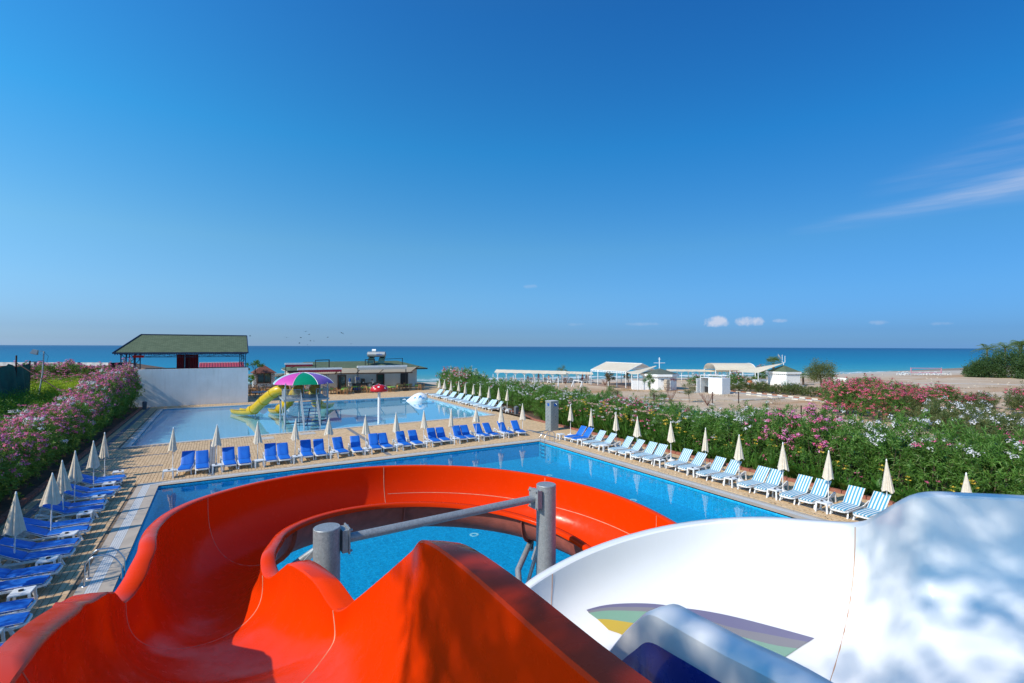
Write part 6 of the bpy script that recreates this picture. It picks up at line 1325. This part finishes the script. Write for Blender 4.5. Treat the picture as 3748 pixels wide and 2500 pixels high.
# ------------------------------------------------------------------ people
def person(loc, label, pose='stand', rz=0, skin='skin', top=None, bottom='cloth_dark', s=1.0, hair='hair'):
    e = tag(empty('person', loc, rz), label, 'person'); P = {}
    if pose == 'stand': hip, neck, head = (0, 0, .92), (0, .0, 1.45), (0, -.02, 1.66); kn = [(-.1, -.02, .5), (.12, .05, .5)]; ft = [(-.1, 0, .05), (.14, .12, .05)]; toe = [(-.1, -.16, .03), (.15, -.04, .03)]; el = [(-.27, .03, 1.15), (.27, .03, 1.15)]; ha = [(-.28, -.08, .88), (.28, -.08, .88)]
    elif pose == 'bend': hip, neck, head = (0, .08, .92), (0, -.30, 1.32), (0, -.45, 1.45); kn = [(-.1, .03, .5), (.12, .05, .5)]; ft = [(-.1, .05, .05), (.12, .1, .05)]; toe = [(-.1, -.1, .03), (.12, -.05, .03)]; el = [(-.26, -.36, 1.08), (.26, -.36, 1.08)]; ha = [(-.16, -.55, 1.02), (.16, -.55, 1.02)]
    else: hip, neck, head = (0, .1, .42), (0, .14, .93), (0, .1, 1.13); kn = [(-.13, -.35, .50), (.13, -.35, .50)]; ft = [(-.13, -.5, .06), (.13, -.5, .06)]; toe = [(-.13, -.65, .04), (.13, -.65, .04)]; el = [(-.26, .05, .66), (.26, .05, .66)]; ha = [(-.17, -.22, .55), (.17, -.22, .55)]
    V = [hip, tuple((Vector(hip)+Vector(neck))/2), neck, head]; E = [(0, 1), (1, 2), (2, 3)]; Rr_ = [.145, .125, .075, .095]
    V.append((head[0], head[1]-.02, head[2]+.11)); E.append((3, 4)); Rr_.append(.07)
    for k, sx in enumerate((-1, 1)):
        b = len(V); hx = (hip[0]+sx*.09, hip[1], hip[2]-.06); V += [hx, kn[k], ft[k], toe[k]]; E += [(0, b), (b, b+1), (b+1, b+2), (b+2, b+3)]; Rr_ += [.10, .062, .042, .03]
        b = len(V); sh_ = (neck[0]+sx*.17, neck[1], neck[2]-.05); V += [sh_, el[k], ha[k]]; E += [(2, b), (b, b+1), (b+1, b+2)]; Rr_ += [.062, .042, .032]
    me = bpy.data.meshes.new('body'); me.from_pydata([tuple(c*s for c in v) for v in V], E, []); o = bpy.data.objects.new('body', me); COL.objects.link(o); o.parent = e
    md = o.modifiers.new('skin', 'SKIN'); 
    for i, v in enumerate(me.skin_vertices[0].data): v.radius = (Rr_[i]*s, Rr_[i]*s*.85); v.use_root = i == 0
    md.use_smooth_shade = True; sb_ = o.modifiers.new('sub', 'SUBSURF'); sb_.levels = sb_.render_levels = 1; me.materials.append(M[skin])
    hd = Vector(head)*s; mb = MB(); mb.lathe([(0, .13*s), (.07*s, .12*s), (.108*s, .05*s), (.10*s, -.03*s), (.0, -.03*s)], hd+Vector((0, .02, .03)), 10); mb.obj('hair', hair, e, 60)
    mb = MB(); mb.tube([hd+Vector((0, -.09, .0))*s, hd+Vector((0, -.125, -.02))*s], .018*s, 6); mb.obj('nose', skin, e, 60)
    H_, N_ = Vector(hip)*s, Vector(neck)*s
    if top: mb = MB(); mb.tube([H_+(N_-H_)*.05, H_+(N_-H_)*.5, H_+(N_-H_)*.88, N_-(N_-H_)*.02], [.165*s, .155*s, .17*s, .09*s], 12); [mb.tube([Vector((sx*.15, neck[1], neck[2]-.05))*s, (Vector((sx*.17, neck[1], neck[2]-.05))*.35+Vector(el[k])*.65)*s], [.075*s, .06*s], 8) for k, sx in enumerate((-1, 1))]; mb.obj('shirt', top, e, 60)
    mb = MB(); mb.tube([H_+(N_-H_)*.12, H_-Z*.03*s], [.155*s, .165*s], 12)
    for k, sx in enumerate((-1, 1)): a = Vector((hip[0]+sx*.09, hip[1], hip[2]-.04))*s; b = Vector(kn[k])*s; full = bottom == 'cloth_dark' and top; mb.tube([a, a+(b-a)*.5, b if full else a+(b-a)*.55]+([Vector(ft[k])*s+Z*.06] if full else []), ([.115*s, .09*s, .078*s, .06*s] if full else [.115*s, .098*s, .095*s]), 10)
    mb.obj('trousers' if (top and bottom == 'cloth_dark') else 'swimwear', bottom, e, 60); return e
person((20.2, 74.9, 0), 'waiter in white shirt and dark trousers bending over the bar counter', 'bend', R_(190), 'skin_tan', 'cloth_white')
B_ = -.42
person((55.0, 81.5, B_), 'bather with dark back and pink shorts standing under the long canopy', 'stand', 2.6, 'skin_tan', None, 'cloth_pink')
person(CW(4.5, 99, B_), 'seated bather at the left part of the long canopy', 'sit', 2.5, 'skin_tan', None, 'cloth_dark')
person(CW(3.2, 98.5, B_), 'seated bather in dark red swimwear farthest left under the canopy', 'sit', 2.8, 'skin_tan', None, 'cloth_red')
person(CW(7.6, 100.5, B_), 'bather seated near the middle of the long canopy', 'sit', 2.2, 'skin', None, 'cloth_dark')
person(CW(9.3, 99, B_), 'bather in dark swimwear seated right of the canopy middle', 'sit', 3.4, 'skin_tan', None, 'cloth_dark')
person(CW(14.0, 97, B_), 'bather standing at the right end of the long canopy, left of a pair', 'stand', 2.9, 'skin', None, 'cloth_red')
person(CW(14.75, 97, B_), 'bather standing at the right end of the long canopy, right of a pair', 'stand', 3.3, 'skin', None, 'cloth_white')
person(CW(16.8, 107, -.8), 'small child in pink standing at the waterline', 'stand', 1, 'skin', 'cloth_pink', 'cloth_pink', .68)
person((69.3, 83.2, -.62), 'lone bather with dark hair standing at the waterline', 'stand', 3, 'skin_tan', None, 'cloth_dark', 1.0)
person(CW(-5.6, 99, B_), 'bather seen over the hedge left of the long canopy', 'sit', 1, 'skin', None, 'cloth_red')
# ------------------------------------------------------------------ beach structures
def plain_lounger(matn):
    p = make_lounger(None if matn is None else matn, 40, 'beach_lounger'); p.root['category'] = 'beach lounger'; return p
M['orange_mattress'] = plain('orange_mattress', (.50, .10, .05, 1), .8, .15, 3); M['grey_mattress'] = plain('grey_mattress', (.25, .25, .27, 1), .8, .15, 3)
bl1, bl2, bl3 = plain_lounger('orange_mattress'), plain_lounger('grey_mattress'), plain_lounger(None)
for k in range(16): (bl1 if k % 3 != 1 else bl2).place(CW(-2.5+k*1.15, 97.2+1.2*((k*7) % 3), B_), YAW*-1+R_(180+random.uniform(-25, 25)), f'beach lounger under the long canopy, {ORD[k]} from the left', 'beach loungers under the long canopy')
bl1.place(CW(16.1, 98, B_), 2, 'orange-padded beach lounger standing alone right of the canopy', 'beach loungers under the long canopy')
for k in range(13): bl3.place(CW(101.5+k*1.05, 127+random.uniform(0, 3), -.45), random.uniform(1.5, 3), f'white beach lounger behind the pink net, {ORD[k]} from the left', 'white loungers behind the net')
def long_canopy(name, label, xa, da, xb, db_, zt, zl, w_, npost, grp, ground=-.42):
    e = tag(empty(name), label, 'canopy', grp); n = 24; rows = [[], [], []]
    for k in range(n+1):
        u = k/n; x, d = xa+(xb-xa)*u, da+(db_-da)*u; sag = .06*math.sin(u*math.pi*8)**2
        rows[0].append(CW(x-.4*(1-u), d-w_*.5, zl-sag)); rows[1].append(CW(x, d, zt-sag*.5)); rows[2].append(CW(x+.3, d+w_*.5, zl-sag))
    mb = MB(); mb.grid(rows); mb.obj('canopy_sheet', 'cream_canvas', e)
    for k in range(npost):
        u = (k+.15)/(npost-.5); x, d = xa+(xb-xa)*u, da+(db_-da)*u
        for s_ in (-.4, .4): p = CW(x, d+w_*s_, 0); mb = MB(); mb.tube([(p.x, p.y, ground), (p.x, p.y, zl-.25), tuple(CW(x, d+w_*s_, zl-.05))], [.05, .05, .05], 6); mb.bar((p.x, p.y, zl-.55), tuple(CW(x-.45, d+w_*s_, zl-.05)), .05); mb.bar((p.x, p.y, zl-.55), tuple(CW(x+.45, d+w_*s_, zl-.05)), .05); mb.obj('post', 'white_paint', e)
long_canopy('beach_canopy', 'long low cream canopy on white posts along the beach behind the hedge', -3.2, 100.5, 10.4, 95, 1.95, 1.42, 3.2, 8, 'beach canopies')
long_canopy('beach_canopy', 'shorter cream canopy joining the right end of the long one', 10.6, 97, 15.4, 94, 1.8, 1.42, 3.0, 3, 'beach canopies')
long_canopy('beach_canopy', 'distant cream canopy behind the octagonal kiosk near the surf', 33.5, 106, 48.5, 104, 1.85, 1.5, 3.4, 7, 'beach canopies', -.6)
# gabled canopy and its sail
gc = tag(empty('gabled_canopy'), 'large cream gabled canopy on thin white posts over a red floor', 'canopy')
gx, gy0, gy1, gze, gzr, gw = 59.7, 61.7, 71.0, 2.38, 3.75, 7.6
for s_ in (0, 1):
    xa_ = gx if s_ == 0 else gx+gw; mb = MB(); mb.quad((xa_, gy0, gze), (xa_, gy1, gze), (gx+gw/2, gy1, gzr), (gx+gw/2, gy0, gzr)); mb.obj('canopy_sheet', 'cream_canvas', gc)
for a, b in (((gx, gy0, gze), (gx, gy1, gze)), ((gx+gw, gy0, gze), (gx+gw, gy1, gze)), ((gx, gy0, gze), (gx+gw/2, gy0, gzr)), ((gx+gw, gy0, gze), (gx+gw/2, gy0, gzr)), ((gx+gw/2, gy0, gzr), (gx+gw/2, gy1, gzr)), ((gx, gy1, gze), (gx+gw/2, gy1, gzr)), ((gx, gy0, gze-.25), (gx, gy1, gze-.25)), ((gx+1.6, gy0, gze+.55), (gx+gw-1.6, gy0, gze+.55)), ((gx+gw/2, gy0, gze+.55), (gx+gw/2, gy0, gze)), ((gx, gy0, gze), (gx+gw, gy0, gze))): mb = MB(); mb.bar(a, b, .09); mb.obj('frame_tube', 'white_paint', gc)
mb = MB()
for k in range(22): yy = gy0+.2+k*.43; mb.bar((gx, yy, gze-.25), (gx, yy, gze), .14, .04)
tag(mb.obj('frame_struts', 'white_paint', gc), kind='stuff')
for x, y in [(gx, 61.8), (gx, 64.0), (gx, 66.2), (gx, 69.0), (gx, 70.9), (gx+gw, 61.8), (gx+gw, 66.3), (gx+gw, 70.9)]: mb = MB(); mb.bar((x, y, -.42), (x, y, gze), .1); mb.obj('post', 'white_paint', gc)
mb = MB(); mb.box((63.2, 66, -.405), (9, 10.5, .03)); tag(mb.obj('court_floor', 'terrace_stone'), kind='structure')
sa_ = tag(empty('shade_sail'), 'cream shade sail stretched between gabled canopy and octagonal kiosk', 'shade sail'); mb = MB()
mb.grid([[Vector((59.4, 61.5, 2.35)), Vector((61.8, 60.6, 2.75)), Vector((64.2, 59.3, 3.45))], [Vector((58.9, 59.6, 2.1)), Vector((60.9, 59.6, 2.45)), Vector((64.2, 59.2, 3.42))], [Vector((58.6, 57.9, 2.2)), Vector((61, 58.6, 2.62)), Vector((64.25, 59.1, 3.4))]]); mb.obj('sail_cloth', 'cream_canvas', sa_)
for x, y, z in ((58.6, 57.9, 2.2), (59.2, 59.9, 2.1)): mb = MB(); mb.bar((x, y, -.42), (x, y, z), .1); mb.obj('post', 'white_paint', sa_)
def octa(name, label, cx, cd, rw, re, ze, za, roof, gz=-.42, rot=0, n=8):
    e = tag(empty(name, CW(cx, cd, 0)), label, 'kiosk'); ang = [rot+2*math.pi*k/n for k in range(n)]; W_ = [(R0*math.cos(a)+F0*math.sin(a)) for a in ang]
    for k in range(n):
        a, b = W_[k]*rw, W_[(k+1) % n]*rw; mb = MB(); mb.quad(a+Z*gz, b+Z*gz, b+Z*(ze-.05), a+Z*(ze-.05)); mb.obj('wall_panel', 'white_paint', e)
        a, b = W_[k]*re, W_[(k+1) % n]*re; mb = MB(); mb.add([a+Z*ze, b+Z*ze, Z*za], [(0, 1, 2)]); mb.obj('roof_panel', roof, e, uvf=lambda co: (co.x+co.y, co.z*2.2))
        mb = MB(); L_ = (b-a).length; m_ = 9; top = [a+(b-a)*i/(2*m_)+Z*(ze+.02) for i in range(2*m_+1)]; low = [a+(b-a)*i/(2*m_)+Z*(ze-(.30 if i % 2 == 0 else .40)) for i in range(2*m_+1)]; mb.grid([[p*1.004 for p in top], [p+Z*0 for p in low]]); mb.obj('valance', 'white_paint', e)
    mb = MB(); mb.add([w_*re+Z*(ze-.03) for w_ in W_], [tuple(range(n))]); mb.obj('soffit', 'white_paint', e); return e, W_
k1, W1 = octa('octagonal_kiosk', 'octagonal white kiosk with grey-green shingle roof and cross-shaped mast', 24.9, 82.6, 2.75, 3.2, 2.15, 3.05, 'grey_shingle', rot=R_(22.5))
mb = MB(); mb.tube([(0, 0, 2.9), (0, 0, 4.9)], .07, 8); mb.tube([R0*-.95+Z*3.95, R0*.95+Z*3.95], .05, 6); mb.tube([R0*-.25+Z*4.6, R0*.25+Z*4.6], .03, 6); mb.obj('mast', 'white_paint', k1)
mb = MB(); mb.box(CW(24.9, 82.6, 0)*0+R0*-3.6-F0*1.2+Z*.3, (2.6, 1.2, 1.45), rz=-YAW); mb.obj('counter_block', 'white_paint', k1)
fx = (W1[5]*2.75+W1[6]*2.75)/2; fdir = (W1[6]-W1[5]).normalized(); fx2 = (W1[6]*2.75+W1[7]*2.75)/2; fd2 = (W1[7]-W1[6]).normalized()
c0 = k1.location
lettering('Meli', c0+fx-F0*.05+R0*.05+Z*1.0, fdir, Z, .62, 'navy_metal', k1); lettering('Garden', c0+fx2-F0*.12-fd2*.45+Z*1.22, fd2, Z, .5, 'red_plastic', k1); lettering('OTEL', c0+fx2-F0*.06+fd2*.62+Z*.98, fd2, Z, .55, 'red_plastic', k1)
e = tag(empty('stone_column', CW(24.9, 78.6, -.42)), 'short rough stone column in front of the octagonal kiosk', 'column')
for k in range(6):
    for j in range(2): mb = MB(); mb.box(((j-.5)*.42+(.05 if k % 2 else -.05), 0, .16+k*.31), (.40, .6, .29), rz=random.uniform(-.05, .05)); mb.obj('stone', 'coping', e)
k2, W2_ = octa('octagonal_kiosk', 'farther white kiosk with dark green roof beside the small fan palm', 49.7, 89.5, 2.75, 3.0, 2.25, 3.4, 'green_shingle', rot=R_(10), n=6)
mb = MB(); mb.tube([(0, 0, 3.3), (0, 0, 3.9)], .06, 6); mb.tube([R0*-.25+Z*3.9, R0*.25+Z*3.9], .05, 6); mb.tube([R0*-.25+Z*3.9, R0*-.25+Z*5.3], .05, 6); mb.tube([R0*.25+Z*3.9, R0*.25+Z*5.1], .05, 6); mb.obj('mast', 'white_paint', k2)
mb = MB(); mb.lathe([(0, 0), (.35, .05), (.55, .18)], n=16); dsh = mb.obj('satellite_dish', 'grey_paint', k2, 60, loc=tuple(R0*-.9+Z*4.9)); dsh.rotation_euler = (R_(60), 0, R_(40))
mb = MB(); mb.box(R0*-5.2-F0*.5+Z*.2, (3.6, 1.0, 1.2), rz=-YAW); mb.obj('counter_block', 'white_paint', k2)
s2_ = tag(empty('shade_sail'), 'cream shade sail left of the farther white kiosk', 'shade sail'); mb = MB(); mb.quad(CW(39.8, 89, 2.15), CW(43.8, 87, 2.1), CW(49.5, 89, 3.8), CW(48, 90.5, 3.4)); mb.obj('sail_cloth', 'cream_canvas', s2_)
for p in (CW(43.8, 87, 0), CW(39.8, 89, 0)): mb = MB(); mb.bar((p.x, p.y, -.42), (p.x, p.y, 2.1), .1); mb.obj('post', 'white_paint', s2_)
av = tag(empty('vaulted_canopy'), 'cream barrel-vaulted canopy on white posts behind the white shed', 'canopy'); rows = []
for k in range(13): a = math.pi*k/12; rows.append([CW(41.0+u*8.2-(1-u)*.0, 98.6+3.0*(1-math.cos(a)), 2.0+1.35*math.sin(a)) for u in (0, .25, .5, .75, 1)])
mb = MB(); mb.grid(rows); mb.obj('vault_sheet', 'cream_canvas', av, 180)
for x in (41.1, 44, 46.6, 49.1):
    for d in (98.7, 104.5): p = CW(x, d, 0); mb = MB(); mb.bar((p.x, p.y, -.45), (p.x, p.y, 2.0), .12); mb.obj('post', 'white_paint', av)
mb = MB(); mb.tube([r[-1] for r in rows], .05, 6); mb.obj('end_arch', 'white_paint', av)
shd = tag(empty('white_shed', (65.3, 48.45, -.42)), 'white boxy shed with one open door and a rail round its roof', 'shed')
mb = MB(); mb.box((0, -.75, 1.2), (1.9, 2.4, 2.4)); mb.obj('wall', 'white_paint', shd); mb = MB(); mb.box((.85, 1.15, 1.2), (.1, 1.5, 2.4)); mb.obj('back_panel', 'white_paint', shd); mb = MB(); mb.box((0, 1.9, 1.2), (1.9, .08, 2.4)); mb.obj('side_panel', 'white_paint', shd); mb = MB(); mb.box((0, 1.15, 2.37), (1.9, 1.5, .06)); mb.obj('roof_sheet', 'white_paint', shd); mb = MB(); mb.box((.3, 1.1, 1.0), (.9, 1.3, .06)); mb.obj('shelf', 'grey_paint', shd)
mb = MB(); mb.box((.4, 1.15, .5), (.8, 1.3, 1.0)); mb.obj('inner_cabinet', 'dark_metal', shd)
dr = empty('door'); dr.parent = shd; mb = MB(); mb.box((-1.35, 1.95, 1.15), (.9, .05, 2.2)); mb.obj('door_leaf', 'white_paint', dr)
for z in (.5, 1.15, 1.8): mb = MB(); mb.box((-1.35, 1.915, z), (.7, .02, .5)); mb.obj('door_panel', 'white_plastic', dr)
for a, b in (((-.9, -1.9), (-.9, 1.9)), ((-.9, 1.9), (.9, 1.9)), ((.9, 1.9), (.9, -1.9)), ((.9, -1.9), (-.9, -1.9))): mb = MB(); mb.bar((*a, 2.75), (*b, 2.75), .06); mb.bar((*a, 2.4), (*a, 2.78), .06); mb.obj('roof_rail', 'white_paint', shd)
for y in (-.75,): mb = MB(); mb.box((-.955, y, 1.15), (.02, .03, 2.0)); mb.obj('door_seam', 'grey_paint', shd)
e = tag(empty('short_white_wall', (85.9, 40.5, -.42)), 'short free-standing white wall with tree shade on it', 'wall'); mb = MB(); mb.box((0, 0, 1.1), (.3, 2.0, 2.2)); mb.obj('wall_face', 'white_wall', e)
e = tag(empty('orange_pot', (80.3, 52.5, -.42)), 'round orange clay pot before the farther kiosk counter', 'pot'); mb = MB(); mb.lathe([(0, 0), (.4, 0), (.62, .4), (.6, .8), (.35, 1.1), (.4, 1.2)], n=14); mb.obj('pot_body', 'orange_pot', e, 60)
# volleyball net
e = tag(empty('beach_net'), 'pink-edged volleyball net on the far sand', 'net'); a, b = CW(101, 124, 0), CW(109.2, 124.3, 0)
for p in (a, b): mb = MB(); mb.tube([(p.x, p.y, -.45), (p.x, p.y, 1.75)], .05, 6); mb.obj('post', 'grey_paint', e)
for z in (1.5, .35): mb = MB(); mb.bar((a.x, a.y, z), (b.x, b.y, z-.05), .12); mb.obj('tape', 'cloth_pink', e)
for p in (a+(b-a)*.02, a+(b-a)*.98): mb = MB(); mb.bar((p.x, p.y, .35), (p.x, p.y, 1.5), .12); mb.obj('tape', 'cloth_pink', e)
e = tag(empty('goal_frame'), 'small white goal frame on the sand left of the gabled canopy', 'goal'); mb = MB()
for a, b in (((53.9, 68.7, -.42), (53.9, 68.7, .75)), ((54.4, 67, -.42), (54.4, 67, .65)), ((53.9, 68.7, .72), (54.4, 67, .62)), ((53.2, 68.5, -.4), (53.9, 68.7, .7)), ((53.8, 66.8, -.4), (54.4, 67, .6))): mb.bar(a, b, .09)
mb.obj('frame_tube', 'white_paint', e)
for k, (x, y, h_) in enumerate([(50, 68, 1.7), (52.5, 71.5, 1.7), (48.5, 73, 1.7), (47, 78, 1.7), (46, 84, 1.7)]):
    mb = MB(); mb.bar((0, 0, 0), (0, 0, h_), .09); tag(mb.obj('thin_post', 'white_paint', None, loc=(x, y, -.42)), f'thin white post on the beach, {ORD[k]} from the right of the long canopy front', 'post', 'thin white posts on the beach')
# wire fence behind the hedge
fn = tag(empty('wire_fence'), 'wire fence with rusty posts and green netting behind the right hedge', 'fence'); fp = [(40.5, 64.5), (41.5, 58), (42.5, 52.5), (44, 47), (45.5, 42.3), (53.3, 39.9), (56.4, 38.4), (49.2, 30.3), (48.4, 26.3)]
for x, y in fp: mb = MB(); mb.box((x, y, .25), (.09, .09, 1.55)); mb.obj('post', 'rust_post', fn)
mb = MB()
for z in (.1, .5, .85): mb.bar((49.2, 30.3, z), (48.4, 26.3, z), .015)
mb.obj('wire', 'rust_post', fn)
gn = tag(empty('green_netting_fence'), 'low green netting fence hidden in the back of the right hedge', 'fence'); rows = [[(30.2+.1*math.sin(k*1.3), 5+k*1.5, z-.12*abs(math.sin(k*.8))*(z > 1)) for k in range(42)] for z in (-.4, 1.2, 2.05)]; mb = MB(); mb.grid(rows); mb.obj('netting', 'green_net', gn)
for k in range(0, 42, 2): mb = MB(); mb.box((30.3, 5+k*1.5, .85), (.07, .07, 2.6)); mb.obj('post', 'rust_post', gn)
# painted kerbs, path, tracks
kerb_run('path_kerb', [(70.2, 50), (70.4, 44), (69.5, 38), (69.2, 32), (70.3, 23), (68.6, 16), (66.5, 8), (64, 0)], ['kerb_white', 'kerb_red'], .85, (.2, .15), -.42)
kerb_run('path_kerb', [(67.2, 44.5), (66.8, 38.5), (66.7, 32), (67.6, 23), (66, 16), (64, 8)], ['kerb_white', 'coping'], .85, (.2, .14), -.42)
kerb_run('path_kerb', [(66.8, 38.5), (62, 39.0), (58.5, 39.4), (55, 42), (52, 45)], ['coping', 'coping', 'concrete'], .9, (.26, .2), -.42)
def ribbon(name, pts, w_, mat, z):
    pts = catmull([Vector((*p, 0)) for p in pts], 8); L_, R2 = [], []
    for i, p in enumerate(pts): d = (pts[min(i+1, len(pts)-1)]-pts[max(i-1, 0)]).normalized(); n_ = Vector((-d.y, d.x, 0)); jit = w_*(.5+.06*math.sin(i*1.7)); L_.append((p.x+n_.x*jit, p.y+n_.y*jit, z)); R2.append((p.x-n_.x*jit, p.y-n_.y*jit, z))
    mb = MB(); mb.grid([L_, R2]); tag(mb.obj(name, mat), kind='structure')
ribbon('path', [(68.7, 50), (68.9, 44), (68.1, 38), (67.9, 32), (68.9, 23), (67.3, 16), (65.2, 8), (62, -2)], 2.2, 'concrete', -.412)
ribbon('path', [(68.0, 38.2), (62, 40.2), (58.5, 40.6), (54, 44.5), (51, 50)], 1.6, 'concrete', -.409)
ribbon('dirt_track', [(84, 68), (98, 55), (118, 44.5), (132, 30.8), (150, 8)], 3.2, 'dirt_track', -.413)
ribbon('dirt_track', [(62, 52.5), (66, 50), (68, 52), (74, 55)], 2.4, 'concrete', -.406)
mb = MB()
r9 = random.Random(5)
for k in range(260): x, y = r9.uniform(50, 150), r9.uniform(5, 70); h_ = r9.uniform(.05, .2); mb.box((x, y, -.42+h_*.3), (h_*2, h_*1.6, h_), rz=r9.uniform(0, 3), taper=.6)
tag(mb.obj('scattered_stones', 'coping'), kind='stuff')
V_, F_ = [], []
r8 = np.random.default_rng(9); n_ = 9000; c_ = r8.uniform([48, 5], [120, 62], (160, 2)); idx = r8.integers(0, 160, n_); pos = c_[idx]+r8.normal(size=(n_, 2))*.7
Bs = np.concatenate([pos, np.full((n_, 1), -.42)], 1); dd = unit(np.concatenate([r8.normal(size=(n_, 2))*.5, np.ones((n_, 1))], 1)); V, F = leaves(Bs, dd, .32, .03, r8, .1)
o = bpy.data.objects.new('dry_grass', blob_mesh('dry_grass', V, F, ['dry_leaf'])); COL.objects.link(o); tag(o, kind='stuff')
n_ = 6000; pos = np.stack([r8.uniform(31, 46, n_), r8.uniform(38, 66, n_)], 1); Bs = np.concatenate([pos, np.full((n_, 1), -.42)], 1); dd = unit(np.concatenate([r8.normal(size=(n_, 2))*.5, np.ones((n_, 1))], 1)); V, F = leaves(Bs, dd, .4, .04, r8, .1)
o = bpy.data.objects.new('grass', blob_mesh('grass', V, F, ['dusty_leaf'])); COL.objects.link(o); tag(o, kind='stuff')

# ------------------------------------------------------------------ left background
nf = tag(empty('net_fence'), 'dark green shade-net fence on poles above the left shrubs', 'fence'); FY = [(-15.0, 61.6), (-15.2, 57), (-15.5, 52), (-15.8, 46), (-16, 40)]
rows = []
for z in (5.08, 4.2, 3.0, 1.2):
    row = []
    for (x0, y0), (x1, y1) in zip(FY[:-1], FY[1:]):
        for k in range(8): u = k/8; row.append((x0+(x1-x0)*u+.25*math.sin(u*math.pi)*(5.1-z)*.4+(.12*math.sin(k*2.1)), y0+(y1-y0)*u, z-(.35*math.sin(u*math.pi) if z > 5 else 0)))
    rows.append(row)
mb = MB(); mb.grid(rows); mb.obj('netting', 'green_net', nf, 60)
for k, (x, y) in enumerate([(-15.0, 61.65), (-15.15, 58.7), (-15.35, 54.4), (-15.8, 46)]): mb = MB(); mb.tube([(x-.05, y, 0), (x, y, 5.75 if k else 5.2)], .06, 8); mb.obj('pole', 'rust_post', nf)
mb = MB(); mb.tube([(-15.1, 58.7, 5.05), (-10.6, 54.0, 2.3)], .04, 6); mb.obj('guy_wire', 'rust_post', nf)
fl = tag(empty('floodlight', (-14.3, 62.4, 0)), 'grey floodlight on a thin leaning pole beside the net fence', 'floodlight'); mb = MB(); mb.tube([(-.35, 0, 1.0), (.0, 0, 4.0), (.08, 0, 6.05)], .055, 8); mb.obj('pole', 'grey_paint', fl)
mb = MB(); mb.bar((.1, 0, 6.05), (-.2, 0, 6.1), .05); mb.obj('lamp_arm', 'grey_paint', fl); m_ = Matrix.Rotation(R_(18), 3, 'Y'); mb = MB(); mb.box((-.55, 0, 6.02), (.5, .55, .42), mat=m_, taper=.7); mb.obj('lamp_head', 'galvanised', fl); mb = MB(); mb.box((-.58, -.0, 5.80), (.42, .48, .02), mat=m_); mb.obj('lamp_glass', 'glass_dark', fl)
mb = MB(); mb.tube([(.1, 0, 6.0), (.4, 0, 5.6), (.3, 0, 5.1), (.5, 0, 4.7)], .012, 4); mb.obj('cable', 'dark_metal', fl)
mb = MB(); mb.bar((-.9, -.4, 5.05), (.0, 0, 5.2), .06); mb.obj('tie_bar', 'grey_paint', fl)
bb = tag(empty('brown_building'), 'long brown-boarded building with loose white plastic along its roof edge', 'building')
A_, B2 = CW(-82, 71, 0), CW(-58.5, 71, 0); dv = (B2-A_)
mb = MB(); mb.box((A_+B2)/2+F0*3+Z*1.75, (dv.length, 6, 3.9), rz=-YAW); mb.obj('wall', 'brown_board', bb)
rows = [[A_+dv*k/60-F0*(.06+.03*math.sin(k*1.9))+Z*(z+(.05*math.sin(k*1.1)+.06*math.sin(k*2.7) if z < 4 else 0)) for k in range(61)] for z in (4.15, 3.66)]; mb = MB(); mb.grid(rows); mb.obj('plastic_sheet', 'plastic_sheet', bb)
rows = [[A_+dv*k/20+F0*q+Z*z for k in range(21)] for q, z in ((.1, 4.12), (6, 3.9))]; mb = MB(); mb.grid(rows); mb.obj('roof_sheet', 'brown_board', bb)
for u in (.28, .55, .82): p = A_+dv*u-F0*.15; mb = MB(); mb.box(p+Z*3.2, (.28, .12, 2.0), rz=-YAW); mb.obj('post', 'dark_metal', bb)
th = tag(empty('thatched_roof'), 'low brown roof sloping down beside the pavilion posts', 'roof'); a, b = CW(-60, 72, 0), CW(-52.5, 72, 0); mb = MB(); mb.add([a+Z*4.0, b+Z*2.95, b+Z*2.6, a+Z*2.6, a+F0*4+Z*4.1, b+F0*4+Z*3.0], [(0, 1, 5, 4), (3, 2, 1, 0)]); mb.obj('thatch', 'thatch', th)
for p in (a+R0*.3, b-R0*.3): mb = MB(); mb.bar((p.x, p.y, 0), (p.x, p.y, 2.65), .15); mb.obj('post', 'brown_wood', th)
# birds over the sea
def bird(loc, label, s_, rz, up):
    mb = MB(); mb.lathe([(0, -.22), (.05, -.12), (.07, 0), (.045, .14), (0, .26)], n=6); mb.v = [(x, z, y) for x, y, z in mb.v]
    for sx in (-1, 1): mb.add([(0, .07, .01), (0, -.08, .01), (sx*.30, -.04, .10*up), (sx*.58, -.12, .04*up), (sx*.30, .07, .12*up)], [(0, 1, 2, 4), (2, 3, 4)])
    mb.v = [(x*s_, y*s_, z*s_) for x, y, z in mb.v]; o = mb.obj('bird', 'dark_metal'); o.location = loc; o.rotation_euler = (0, .2, rz); tag(o, label, 'bird', 'birds flying over the sea')
k = 0
for px, py in [(1049, 1238), (1101, 1237), (1119, 1215), (1131, 1226), (1136, 1249), (1149, 1250), (1096, 1258), (1125, 1264), (1199, 1236), (1250, 1219), (1254, 1222), (915, 1232), (1285, 1260)]:
    d_ = 150; bird(CW((px-1874)/1790*d_, d_, 6.65-(py-1268)/1790*d_), f'small dark bird over the sea, {ORD[k]} of thirteen in the loose flock', 1.35, k*1.3, (1, -.6, .4)[k % 3]); k += 1

def drop(o):
    for c in list(o.children): drop(c)
    bpy.data.objects.remove(o)
for p_ in PROTOS:
    if not p_.used: drop(p_.root)
